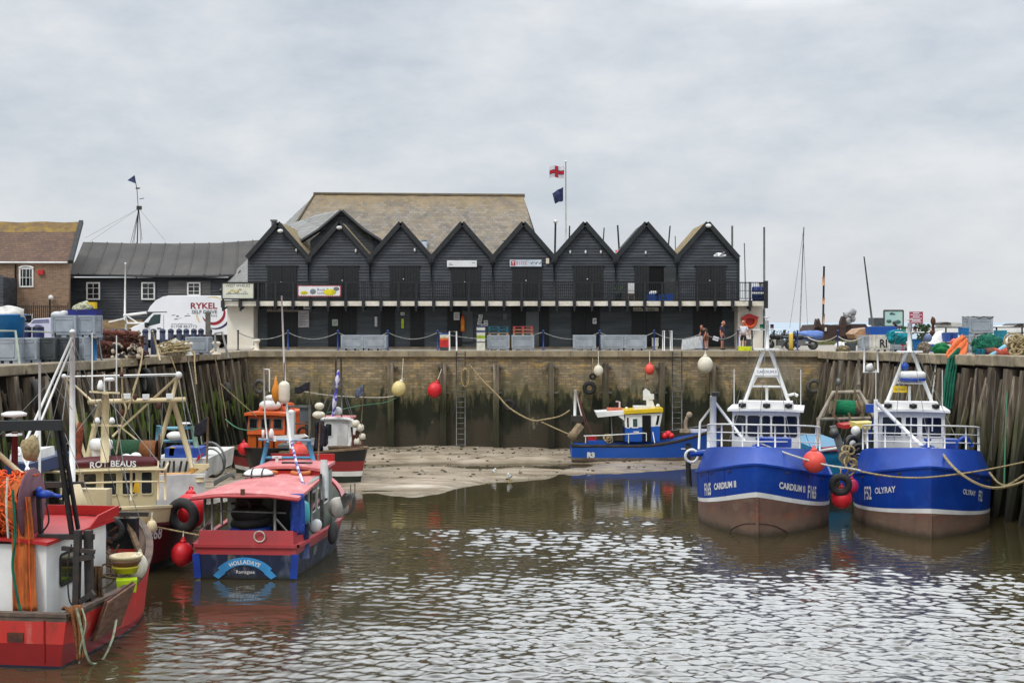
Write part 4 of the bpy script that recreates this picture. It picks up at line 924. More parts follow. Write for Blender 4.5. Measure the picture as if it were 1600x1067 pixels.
# -------------------------------------------------------------- the two blue trawlers
def trawler(name,label,X0,Y0,hd,olyray):
    r=thing(name,label,'fishing boat',(X0,Y0,WZ),hd)
    Mw=r.matrix_basis; 
    L=12.0
    sheer=lambda t:1.72+ (1.06 if not olyray else 1.0)*max(0,(t-.35)/.65)**2.3
    H=Hull(L,planform(5.45,.86,.58,1.95,1.32),planform(5.25,.84,.60,1.95,1.22),sheer,1.1,rake=.45,zref=2.7)
    if not olyray: st=lambda t:.66+.86*max(0,(t-.35)/.65)**3.2; sw=lambda t:.14+.05*t**6
    else: st=lambda t:.50+.46*max(0,(t-.35)/.65)**3.2; sw=lambda t:.12+.06*t**6
    bands=[(lambda t:-.25,ANTIF),(lambda t:st(t)*.5,ANTIF),(st,ANTIF),(lambda t:st(t)+sw(t),WHITE),(sheer,BLUE)]
    H.build(r,bands)
    for t_ in (.55,.70,.82,.91):
        for sy in (-1,1):
            b=MB(); b.tube([H.P(t_,z_,sy)+V(0,sy*.004,0) for z_ in [lerp(st(t_)+.16,sheer(t_)-.03,k/8) for k in range(9)]],.012,4); b.build('plate_seam',BLUE,r)
    # knuckle band + whaleback forecastle
    ts=[t for t in H.ts(44) if t>=.60]; mb=MB()
    def top(t,side):
        p=H.P(t,sheer(t),side); k=.86; x=p.x-1.05*((t-.6)/.4)**1.2; return V(x,p.y*k,2.75+.55*((t-.6)/.4)**.8 if t>.6 else 2.75)
    for side in (-1,1):
        A=[H.P(t,sheer(t),side)+V(0,0,.0) for t in ts]; 
        O=[p+V(.05*(t>.98),side*.05,.03) for p,t in zip(A,ts)]
        B=[top(t,side) for t in ts]
        mb.grid([A,B],True,flip=side>0)
    f=MB(); fw=H
    mb.grid([[top(t,-1) for t in ts],[V(top(t,1).x,0,top(t,1).z+.04) for t in ts],[top(t,1) for t in ts]],False)
    q=ts[0]; mb.poly([H.P(q,sheer(q),1),top(q,1),top(q,-1),H.P(q,sheer(q),-1)])
    mb.build('forecastle',BLUE,r)
    H.rail(r,BLUE,.1,.07,0,'rubbing_strake',n=40,t0=.0,stern=True,out=.05)
    b=MB(); b.beam(H.P(1,-.3,1)+V(.02,0,0),H.P(1,st(1)-.05,1)+V(.02,0,0),.09,.1); b.build('stem_bar',ANTIF,r)
    H.inner(r,lambda t:.9,BLUE,mk('deck_grey',(110,112,112),rough=.8),t1=.62)
    # rails on the forecastle
    zt=lambda t:top(t,1).z
    tr=[ts[0]+(1-ts[0])*u for u in (0,.12,.25,.4,.55,.7,.82,.9,.95,.98,1)]
    path=[top(t,-1)*1 for t in tr]+[top(t,1) for t in reversed(tr)][1:]
    def ins(p,dz): return V(p.x-.12,p.y*.97,p.z+dz)
    for dz,rr in ((.98,.035),(.66,.024),(.34,.024)):
        b=MB(); b.tube(smoothpath([ins(p,dz-.25*(p.z-2.75)) for p in path],3),rr,6); b.build('handrail',WHITE,r)
    for t,side in ((.60,-1),(.70,-1),(.85,-1),(.96,-1),(1,1),(.96,1),(.85,1),(.70,1),(.60,1)):
        p=top(t,side); b=MB(); b.cyl(ins(p,0),ins(p,.98-.25*(p.z-2.75)),.034,n=6); b.build('rail_post',WHITE,r)
    b=MB(); b.lathe((-1.25,.0,3.3),[(.16,0),(.16,.05),(.07,.08),(.07,.2),(.14,.24),(.14,.3)],n=10); b.box((-1.25,0,3.31),(.5,.5,.03)); b.build('bitts',BLUE,r)
    b=MB(); b.box((-2.0,.55 if not olyray else .9,3.38),(.7,1.3 if not olyray else .5,.34)); b.build('hatch',BLUE,r)
    # wheelhouse
    wy=.05 if not olyray else -.28
    hw=1.42 if not olyray else 1.36
    o,q=house(r,-8.4,-5.9,hw,hw,1.9,4.32,WHITE,lean=.12)
    for ob in (o,):
        ob.location=(0,wy,0)
    fr=[V(p.x,p.y,p.z) for p in q['front']]
    if not olyray: W=[(.03,.20),(.23,.42),(.45,.57),(.60,.78),(.80,.97)]
    else: W=[(.04,.36),(.39,.60),(.64,.96)]
    for a,c in W: qwin(o,fr,a,c,.56,.92,WHITE if olyray else RUBBER,GLASS,.045,.10,.03)
    if olyray:
        for a in (.49,.80): 
            b=MB(); p=fr[0].lerp(fr[1],a); b.beam(p+V(.04,0,1.48),p+V(.14,0,2.2),.05); b.build('wiper',WHITE,o)
    for s_ in ('left','right'): qwin(o,q[s_],.12 ,.5,.60,.90,STEEL,GLASS,.05,.09,.03); qwin(o,q[s_],.55,.9,.60,.90,STEEL,GLASS,.05,.09,.03)
    rf=slab(r,-8.7,-5.55,hw+.14,hw+.14,4.30,.10,WHITE,'roof'); rf.location=(0,wy,0)
    b=MB(); b.box((-6.2,wy,4.56),(.9,2*hw-.5,.32),taper=.94); b.build('roof_box',WHITE,r)
    for dy in (-.95,.05,.95):
        b=MB(); b.lathe((-5.70,wy+dy,4.56),[(.07,0),(.11,.05),(.11,.10)],(1,0,0),10); b.box((-5.8,wy+dy,4.56),(.16,.30,.15)); b.build('floodlight',BLACKP,r)
    # A frame mast
    ax=-7.2
    az_=6.85 if not olyray else 6.75
    for s_ in (-1,1):
        b=MB(); b.tube([V(ax,wy+s_*1.02,4.35),V(ax,wy+s_*.13,az_)],.078,8); b.build('mast_leg',WHITE,r)
    for k,(z,rr) in enumerate(((5.28,.05),(5.72,.045)) if not olyray else ((5.45,.05),)):
        w_=lerp(1.02,.13,(z-4.35)/(az_-4.35)); b=MB(); b.cyl((ax,wy-w_,z),(ax,wy+w_,z),rr,n=6); b.build('mast_crossbar',WHITE,r)
    b=MB(); b.cyl((ax,wy,4.3),(ax,wy,5.3),.06,n=6); b.cyl((ax,wy-.62,5.3),(ax,wy-.42,5.7),.04,n=6); b.cyl((ax,wy+.62,5.3),(ax,wy+.42,5.7),.04,n=6); b.build('mast_strut',WHITE,r)
    b=MB(); b.box((ax,wy,az_+.03),(.5,1.05,.06)); b.cyl((ax,wy,az_),(ax,wy,az_+1.25),.10,.08,n=8); b.cyl((ax,wy-.6,az_+.86),(ax,wy+.6,az_+.86),.025,n=5); b.lathe((ax,wy,az_+1.25),[(.02,0),(.02,.12),(.14,.14),(.14,.17)],n=8); b.build('masthead',WHITE,r)
    for dy,m in ((-.22,mk('green_lamp',(10,96,60),rough=.3)),(.22,mk('dark_red_lamp',(70,20,24),rough=.3))):
        b=MB(); b.cyl((ax+.05,wy+dy,az_+.92),(ax+.05,wy+dy,az_+1.10),.075,n=8); b.build('navigation_light',m,r)
    if not olyray:
        b=MB(); b.box((ax+.12,wy,5.92),(.06,1.0,.30)); p=b.build('name_board',WHITE,r)
        letters(p,'lettering','CARDIUM II',.16,SIGNBL,flatmap((ax+.155,wy,5.86),(0,1,0),(0,0,1)),1.0,'CENTER')
        b=MB(); b.tube([V(ax,wy+.85,4.9),V(ax+.05,wy+1.15,4.98),V(ax+.1,wy+1.3,4.9)],.07,6); b.build('horn',WHITE,r)
        b=MB(); b.cyl((-4.3,-2.0,1.7),(-4.3,-2.0,5.0),.135,n=10); b.build('derrick_post',WHITE,r); b=MB(); b.box((-4.3,-1.9,5.08),(.2,.28,.16)); b.build('derrick_lamp',BLACKP,r)
        b=MB(); b.tube([V(-4.3,-1.9,4.72),V(-4.0,-.7,3.2)],.06,6); b.tube([V(-4.4,-2.1,4.5),V(-4.5,-2.55,3.9),V(-4.5,-2.6,2.8)],.05,6); b.build('derrick_brace',WHITE,r)
        b=MB(); b.cyl((-4.6,-3.1,2.55),(-4.6,-1.3,2.75),.13,n=8); b.build('towing_boom',BLUE,r)
        b=MB(); b.tube(smoothpath([V(-4.6,-3.05,3.0),V(-4.55,-3.05,2.3),V(-4.6,-3.0,1.2)],4),.11,8); b.build('rubber_hose',RUBBER,r)
        b=MB(); b.torus((-4.5,-2.9,2.5),.26,.06,(1,.3,0),14,6); b.build('white_hoop',WHITE,r)
    else:
        b=MB(); b.lathe((ax+.3,wy+.1,5.55),[(.5,0),(.55,.06),(.55,.13)],n=16); b.build('radar_base',BLUE,r)
        b=MB(); b.lathe((ax+.3,wy+.1,5.68),[(.54,0),(.54,.2),(.45,.27)],n=16); b.build('radar_dome',WHITE,r)
        b=MB(); b.box((ax+.12,wy-.40,5.18),(.05,.58,.28)); p=b.build('name_board',YELLOW,r)
        letters(p,'lettering','OLYRAY',.13,SIGNB,flatmap((ax+.15,wy-.40,5.13),(0,1,0),(0,0,1)),.9,'CENTER')
        b=MB(); b.tube([V(-5.0,-1.75,4.75),V(-3.6,.1,2.95)],.085,8); b.beam((-5.0,-1.75,1.8),(-5.0,-1.75,4.85),.16,.16); b.build('derrick',WHITE,r)
        b=MB(); b.ball((ax+.1,wy-.2,6.15),.17,8,6); b.build('blue_lamp',BLUE,r)
        b=MB(); b.tube(smoothpath([V(-2.6,1.2,3.25),V(-2.6,1.35,3.5),V(-2.7,1.6,3.5),V(-2.8,1.75,3.2)],4),.09,6); b.build('windlass',BLUE,r)
        b=MB(); b.box((-5.4,-2.75,1.55),(.7,.9,.75)); b.box((-5.4,-2.6,2.3),(.4,.9,.5)); b.build('side_bracket',BLUE,r)
        for q_,z_ in ((0,2.95),(1,3.25)):
            b=MB(); b.torus((-5.2,-2.4-.25*q_,z_-.3),.3,.12,(1,.5*q_,.2),16,8); b.build('warp_block',BLACKP,r)
        b=MB(); b.prism([V(-5.0,-3.1,2.1),V(-5.0,-2.75,2.3),V(-5.0,-3.35,3.75),V(-5.0,-3.6,3.7)],(-.18,0,0)); b.lathe((-4.97,-3.42,3.45),[(.2,0),(.2,.1)],(1,0,0),12); b.build('hauler_arm',STEEL,r)
        b=MB(); b.tube([V(-5.6,-2.3,1.8),V(-5.5,-1.75,4.3)],.05,6); b.box((-5.5,-1.95,4.45),(.3,.34,.34)); b.build('lamp_pole',BLUE,r)
    b=MB()
    for sy in (-1,1):
        b.cyl((ax,wy+sy*.3,az_),(-1.8,sy*1.2,3.35),.012,n=4); b.cyl((ax,wy+sy*.3,az_),(-11.0,sy*1.9,2.2),.012,n=4); b.cyl((ax,wy+sy*.5,az_+.86),(ax+.2,wy+sy*1.3,4.45),.010,n=4)
    b.cyl((ax,wy,az_+1.1),(-.9,0,3.5),.012,n=4); b.build('rigging',STEEL,r)
    b=MB()
    for k in range(7):
        x_=-1.2-.9*k; t_=1+x_/L; zz_=sheer(t_)-.10; p_=H.P(t_,zz_,1)
    for t_ in (.93,.84,.75):
        for sy in (-1,1): p_=H.P(t_,sheer(t_)-.16,sy); b=MB(); b.box(p_,(.16,.10,.06),rz=0); b.build('fairlead',DARKIRON,r)
    for dy,z in ((hw+.35,0),(-hw-.35,0)):
        b=MB(); b.cyl((-7.6,wy+dy*.8,4.3),(-7.6,wy+dy*.8,6.0),.018,n=4); b.build('aerial',WHITE,r)
    return r,H
hd=math.atan2(-.968,-.235)
card,HC=trawler('blue_trawler','royal blue trawler F165 CARDIUM II with a white stripe, bow towards the viewer',9.2,48.0,hd,False)
HC.text(card,'CARDIUM II',.33,LETW,1,1.0,.80,.92,bold=.014); HC.text(card,'F165',.66,LETW,1,2.75,.98,.56,bold=.02)
HC.text(card,'CARDIUM II',.33,LETW,-1,2.60,.80,.92,bold=.014); HC.text(card,'F165',.66,LETW,-1,3.60,.98,.56,bold=.02)
A_=HC.arc(1,lambda t:.3); P_=[]
for k in range(-12,13):
    u=k/12; P_.append(HC.P(A_(max(.02,abs(u)*1.45)),.05+.46*(1-u*u),1 if u>=0 else -1)+V(.015,0,0))
b=MB(); b.tube(P_,.016,5); b.build('bow_seam',mk('dark_seam',(70,52,44),rough=.8),card)
oly,HO=trawler('blue_trawler','royal blue trawler F52 OLYRAY with a yellow plate on its mast, nearest the right quay',15.55,47.6,hd,True)
HO.text(oly,'OLYRAY',.27,LETW,1,1.70,.84,.95,bold=.006); HO.text(oly,'F52',.56,LETW,1,2.95,1.0,.50,bold=.012)
HO.text(oly,'OLYRAY',.33,LETW,-1,2.95,.86,1.05,bold=.008); HO.text(oly,'F52',.72,LETW,-1,3.85,1.06,.62,bold=.014)
# -------------------------------------------------------------- A: red boat in the foreground
def boatA():
    r=thing('red_fishing_boat','worn red and white fishing boat with orange netting on its drum, lower left corner','fishing boat',(-11.35,37.3,WZ),math.atan2(7.1,.85))
    sheer=lambda t:1.20+1.02*max(0,(t-.42)/.58)**1.6
    H=Hull(7.4,planform(4.0,.95,.42,2.1,1.6),planform(3.7,.95,.42,1.9,1.6),sheer,.9,rake=.7,zref=2.6)
    REDW=mk('worn_red_paint',(196,44,36),(176,52,44),sc=.9,rough=.5,bump=.4,bsc=3,layers=[('n',(206,150,136),1.8,(1.4,1.4,.4),.58,.74,.55),('n',(150,146,134),1.5,(1,1,.6),.66,.72,.9),('n',(90,50,40),3,(1,1,.4),.6,.78,.6),('z',(50,56,40),WZ+.03,WZ+.26,.12,2,(1,1,1),.9)])
    DRED=mk('dark_red_paint',(136,16,18),(120,14,16),sc=1,rough=.4,layers=[('n',(96,40,34),2,(1,1,.5),.6,.8,.5)])
    GREYW=mk('worn_grey_rail',(112,92,78),(84,70,60),sc=3,rough=.8,bump=.4,layers=[('n',(60,56,52),2,(1,1,1),.5,.7,.6)])
    H.build(r,[(lambda t:.05,NAVY),(lambda t:.06+.50*(1-t)**2,DRED),(lambda t:sheer(t)-.12,REDW),(sheer,GREYW)])
    H.inner(r,lambda t:.35+1.0*max(0,t-.3)**1.5,mk('worn_inner_bulwark',(150,132,118),(120,100,88),sc=2,rough=.8,layers=[('n',(150,50,44),1.5,(1,1,1),.55,.7,.6)]),mk('dirty_deck',(96,86,72),(70,62,54),sc=2,rough=.85,bump=.3))
    H.rail(r,GREYW,.2,.08,.03)
    b=MB()
    p=H.P(0,.66,0); b.box((p.x-.012,-.65,.70),(.03,.40,.22)); b.build('scupper',RUST,r)
    b=MB(); b.box((p.x-.012,-1.36,.62),(.03,.03,1.0)); b.build('transom_seam',DRED,r)
    # wheelhouse
    WH=MATS['white_paint']; o,q=house(r,-6.6,-3.1,1.45,1.35,.4,2.72,WH,tw=1.0)
    o.location=(0,.45,0)
    qwin(o,q['back'],.72,.90,.42,.72,RUBBER,GLASS,.06,.12,.03); qwin(o,q['back'],.22,.42,.42,.72,RUBBER,GLASS,.06,.12,.03); qwin(o,q['right'],.2,.5,.5,.85,RUBBER,GLASS,.06,.12,.03)
    rf=slab(r,-6.75,-2.9,1.55,1.5,2.72,.08,RED,'roof',.10); rf.location=(0,.45,0)
    b=MB()
    for s_ in (-1,1): b.prism([V(-4.4,.45+s_*1.52,2.80),V(-2.7,.45+s_*1.5,2.84),V(-2.6,.45+s_*1.5,3.10),V(-3.9,.45+s_*1.52,3.02)],(0,.05,0))
    b.box((-2.64,.45,2.96),(.06,3.0,.26)); b.build('roof_coaming',RED,r)
    # stern gallows (black) : posts, cross beam, arms
    def G(px,py,Y): return r.matrix_basis.inverted()@pt(px,py,Y)
    b=MB(); b.beam(G(-60,666,30.6),G(96,664,30.6),.16,.24); b.build('gallows_beam',BLACKP,r)
    b=MB(); b.beam(G(88,668,30.7),G(113,838,31.2),.10,.10); b.beam(G(96,668,30.75),G(122,826,31.3),.08,.08); b.beam(G(86,668,30.7),G(99,668,30.75),.1,.1); b.build('gallows_leg',BLACKP,r)
    b=MB(); b.beam(G(58,838,31.0),G(148,838,31.3),.13,.13,); b.beam(G(138,828,31.2),G(140,945,31.2),.17,.17); b.beam(G(122,828,31.0),G(119,948,31.0),.15,.15); b.beam(G(97,856,31),G(148,862,31),.12,.1); b.beam(G(114,874,31),G(146,868,31),.15,.14); b.beam(G(125,940,31),G(146,925,31),.14,.14); b.build('gallows_post',DARKIRON,r)
    b=MB(); b.box(G(48,716,31.0),(.02,.02,.02)); b.beam(G(47,770,31.4),G(47,838,31.4),.11); b.beam(G(47,770,31.4),G(60,768,31.2),.1); b.beam(G(60,768,31.2),G(64,836,31.2),.10); b.beam(G(47,770,31.4),G(80,770,31.3),.1,.12); b.build('drum_support',DARKIRON,r)
    b=MB(); c=G(70,772,31.1); b.lathe(c,[(.10,-.18),(.10,.08),(.07,.1),(.07,.2)],(0,-1,0),10); b.ball(c+V(.0,.15,.1),.085,8,6); b.cyl(c+V(0,-.16,0),c+V(0,-.42,-.05),.045); b.build('hydraulic_motor',mk('blue_motor',(24,70,170),rough=.5),r)
    b=MB(); b.tube(smoothpath([G(72,785,31),G(76,815,31),G(62,835,31),G(52,845,31)],5),.022,5); b.tube(smoothpath([G(112,850,30.9),G(106,880,30.9),G(108,935,30.9),G(118,948,30.9)],5),.02,5); b.build('hose',RUBBER,r)
    # net drum: core with two flanges, orange netting wound round and hanging
    dr=MB(); c0=G(-20,788,31.2);c1=G(48,788,31.2); dr.cyl(c0,c1,.26,n=14); drum=dr.build('net_drum',DARKIRON,r)
    b=MB(); d=(c1-c0).normalized(); b.lathe(c1,[(.88,0),(.90,.02),(.88,.05)],d,26); b.build('drum_flange',mk('mauve_flange',(112,72,84),(96,60,70),sc=3,rough=.7),drum)
    b=MB(); n_=30; rows=[]
    for i in range(16):
        u=i/15; c=c0.lerp(c1,u*.97); rr=.66+.09*math.sin(u*9)+.05*rng.uniform(-1,1)
        rows.append([c+V(0,0,1)*rr*math.cos(2*math.pi*j/n_)*(1+.05*mn.noise(V(u*9,j*.8,1)))+V(1,0,0)*rr*math.sin(2*math.pi*j/n_)*(1+.06*mn.noise(V(u*7,j,4))) for j in range(n_+1)])
    b.grid(rows); b.build('wound_net',NETO,drum)
    b=MB()
    for k in range(70):
        u=rng.uniform(.05,.7); a=rng.uniform(-1.9,.9); c=c0.lerp(c1,u); P=[]; w1=rng.uniform(-.12,.12)
        for j in range(6):
            aa=a+j*rng.uniform(.08,.2); rr=.68+.17*rng.random(); P.append(c+d*(w1*j+rng.uniform(-.10,.10))+V(-math.sin(aa+1.2)*rr,0,math.cos(aa+1.2)*rr))
        b.tube(smoothpath(P,2),.022,4)
    b.build('loose_twine',mk('orange_twine',(236,104,44),(214,84,30),sc=8,rough=.9),drum)
    # hanging curtain of net
    rows=[]
    for i in range(22):
        v=i/21; py=lerp(776,954,v); w0,w1=lerp(16,20,v),lerp(47,58,v**.8); row=[]
        for j in range(33):
            s_=j/32; row.append(G(lerp(w0,w1,s_)+2.0*math.sin(v*3)*(1-v), py, 30.45+.10*mn.noise(V(s_*5+v*.8,v*1.6,2.2))+.03*mn.noise(V(s_*17,v*2.5,7))+.25*(1-v)))
        rows.append(row)
    b=MB(); b.grid(rows); b.build('hanging_net',NETO,r,solid=.015)
    b=MB()
    for k in range(2):
        s_=rng.random(); P=[G(lerp(lerp(16,20,v),lerp(47,58,v**.8),s_)+rng.uniform(-1,1),lerp(776,956,v),30.3+.25*(1-v)) for v in (0,.3,.6,1)]; b.tube(smoothpath(P,4),.012,4)
    b.build('net_strand',MATS['orange_twine'],r)
    b=MB(); b.tube(smoothpath([G(20,765,30.2),G(24,835,30.2),G(20,885,30.2),G(28,935,30.2),G(33,955,30.2)],6),.035,5); b.build('green_line',NETG,r)
    b=MB(); b.tube(smoothpath([G(12,745,30.2),G(10,790,30.1),G(13,840,30.2)],5),.025,5); b.build('white_line',ROPEW,r)
    # brown net over the corner of the stern
    rows=[]
    for i in range(14):
        v=i/13; py=[948,950,956,966,980,995,1010,1022][min(7,int(v*7.99))]; py=interp(v,[0,.15,.3,.6,1],[950,947,958,990,1030]); row=[]
        for j in range(13):
            s_=j/12; px=lerp(interp(v,[0,.15,.3,.6,1],[96,100,108,117,121]),interp(v,[0,.15,.3,.6,1],[118,128,131,132,131]),s_); row.append(G(px,py+2*math.sin(s_*6),30.0-.12+.3*(v<.16)*(1-v*6)+.05*math.sin(s_*14+v*5)))
        rows.append(row)
    b=MB(); b.grid(rows); b.build('brown_net',NETB,r,solid=.05)
    b=MB(); b.tube(smoothpath([G(120,950,29.8),G(128,985,29.8),G(133,1015,29.8),G(143,1036,30),G(160,1030,30.6),G(175,1000,31.0),G(182,968,31.4)],6),.03,5); b.tube(smoothpath([G(124,1036,29.9),G(126,1010,29.8),G(134,975,29.8),G(128,950,29.9)],5),.02,5); b.build('trailing_rope',mk('grey_green_rope',(160,166,140),(110,120,96),sc=9,rough=.9),r)
    # otter board leaning on the starboard rail
    q=[G(146,1000,31.0),G(183,976,32.1),G(206,912,32.4),G(184,922,31.6)]
    q=[G(145,1000,30.9),G(186,975,32.3),G(209,910,32.5),G(166,940,31.2)]
    b=MB(); n=(q[1]-q[0]).cross(q[3]-q[0]).normalized(); b.prism(q,n*.06); db=b.build('otter_board',mk('rusty_wood_board',(122,88,66),(88,62,48),sc=3,st=(1,1,4),rough=.9,bump=.4,layers=[('n',(150,120,96),2,(1,1,1),.56,.72,.6)]),r)
    b=MB()
    for f in (0,.33,.66,1): b.beam(q[0].lerp(q[3],f)-n*.03,q[1].lerp(q[2],f)-n*.03,.05,.05)
    b.beam(q[0],q[3],.06);b.beam(q[1],q[2],.06); b.build('frame',RUST,db)
    # bow deck: winch, hoops of rope, hanging sacking, mast and white derrick stays
    b=MB(); b.beam(G(65,757,36.2),G(132,757,36.2),.10,.16); b.beam(G(106,803,35.6),G(232,803,35.9),.10,.12); b.beam(G(107,803,35.6),G(110,836,35.4),.5,.6); b.build('deck_beam',DARKIRON,r)
    b=MB(); b.beam(G(197,806,36.0),G(224,880,35.4),.14,.10); b.beam(G(192,800,36.2),G(186,836,36.2),.10,.12); b.build('wooden_stanchion',WOOD,r)
    b=MB(); cc=G(152,836,34.6); b.lathe(cc,[(.36,-.05),(.36,.05),(.16,.07),(.16,.4),(.36,.42),(.36,.48)],(-.9,.5,0),16); b.build('winch_wheel',mk('blue_grey_wheel',(70,84,130),(96,90,100),sc=4,rough=.7),r)
    b=MB(); b.box(G(180,832,36.0),(.25,1.3,.85)); b.build('winch_box',BLACKP,r)
    b=MB(); b.torus(G(174,828,35.5),.28,.09,(1,.2,0),14,8); b.build('winch_drum',RUBBER,r)
    b=MB(); b.box(G(146,780,36.4),(.35,.95,.62)); b.build('white_box',CREAM,r)
    b=MB(); b.lathe(G(120,785,35.4),[(.30,-.3),(.26,0),(.1,.5)],(0,0,1),10); b.build('cream_float',CREAM,r)
    b=MB()
    for k in range(9):
        c=G(rng.uniform(160,212),rng.uniform(862,902),rng.uniform(33.4,35.2)); b.torus(c,rng.uniform(.18,.4),.03,(rng.uniform(-1,1),rng.uniform(-1,1),rng.uniform(.5,2)),14,5)
    for k in range(12):
        a=G(rng.uniform(150,210),rng.uniform(850,900),rng.uniform(33.5,35.5)); b.tube(sag(a,a+V(rng.uniform(-.8,.8),rng.uniform(-.8,.8),rng.uniform(-.3,.2)),.2,6),.025,4)
    b.build('deck_ropes',mk('dirty_rope',(130,112,84),(84,72,58),sc=8,rough=.95),r)
    b=MB(); rows=[]
    for i in range(10):
        v=i/9; rows.append([G(lerp(146,160,s_/8)+lerp(0,4,v)*math.sin(s_*2+v*4),lerp(884,945,v),31.7+.12*math.sin(s_*1.9+v*2)) for s_ in range(9)])
    b.grid(rows); b.build('hanging_sacking',mk('brown_sacking',(118,86,54),(70,54,40),sc=4,rough=.95,bump=.5),r,solid=.04)
    b=MB(); b.tube([G(113,757,36.5),G(113,520,36.5)],.085,10,r2=.075); b.lathe(G(113,520,36.5),[(.085,0),(.085,.05),(.03,.1)],n=8); b.build('mast',WHITE,r)
    b=MB()
    for (x0,y0,x1,y1,rr) in ((112,528,30,712,.036),(114,536,40,716,.032),(36,716,62,765,.035),(64,662,40,735,.03)): b.tube([G(x0,y0,36.2),G(x1,y1,34)],rr,6)
    b.build('mast_stay',WHITE,r)
    b=MB(); b.tube([G(62,566,33.0),G(62,757,33.0)],.035,6); b.build('aerial',WHITE,r)
    b=MB(); b.tube([G(-10,702,33.0),G(30,738,33),G(62,752,33.0)],.07,6); b.build('boom',CREAM,r)
    b=MB(); b.cyl(G(23,790,33.2),G(23,675,33.2),.085,n=8); b.build('radar_mast',MAROON,r)
    b=MB(); b.lathe(G(22,648,33.2),[(.03,-.3),(.05,-.06),(.30,-.03),(.32,.04),(.2,.08)],n=14); b.box(G(22,679,33.2),(.3,.3,.05)); b.build('radar_dish',WHITE,r)
    b=MB(); b.cyl(G(22.5,664,33.2),G(22.5,655,33.2),.1,n=8); b.build('navigation_light',MATS['green_lamp'],r)
    b=MB(); b.ball(G(48,700,32.5),.25,9,7,sz=1.3,noise_=.3); b.build('rope_ball',ROPE,r)
    b=MB()
    for (x0,y0,x1,y1,Y1) in ((113,525,96,668,31),(113,530,230,840,35.5),(113,540,190,800,36.5),(113,560,-20,700,33),(92,668,113,760,36),(96,664,150,800,35),(62,570,113,640,36)): b.cyl(G(x0,y0,36.2),G(x1,y1,Y1),.010,n=4)
    b.build('rigging',STEEL,r)
    for k in range(14):
        a=G(rng.uniform(100,190),rng.uniform(800,860),rng.uniform(34,36)); b=MB(); b.beam(a,a+V(rng.uniform(-.5,.5),rng.uniform(-.5,.5),rng.uniform(-.5,.5)),.05); b.build('iron_bar',RUST,r)
    return r,H
ba,HA=boatA()
# things carried on the red boat
Mi=ba.matrix_basis
bk=thing('bucket_stack','stack of brown and cream buckets at the rail of the red boat','bucket',tuple(pt(197,893,33.6)))
for k,(z,rr,m) in enumerate(((0,.34,mk('yellow_bucket',(196,180,40),rough=.6)),(.16,.37,mk('brown_bucket',(128,86,66),rough=.6)),(.27,.40,CREAM))):
    b=MB(); c=pt(197,897,33.6)+V(0,0,z+.06); b.lathe(c,[(rr*.86,0),(rr,.12),(rr*1.06,.13),(rr*1.06,.18),(rr*.9,.18),(rr*.8,.05)],n=18); b.build('bucket',m,bk,world=True)
c=pt(198,915,33.2); b=MB(); b.box((c.x,c.y,c.z+.02),(.46,.36,.32),rz=.3,taper=1.12); b.solo('lime_fish_box',mk('lime_plastic',(190,220,30),(170,200,30),sc=4,rough=.5,layers=[('n',(120,130,40),5,(1,1,1),.6,.7,.5)]),'lime green fish box under the bucket stack on the red boat','fish box')
buoy(pt(214,885,33.8),.27,BUOYW,'white oval buoy on the rail behind the buckets of the red boat',sz=1.3,dirv=(.2,0,1))
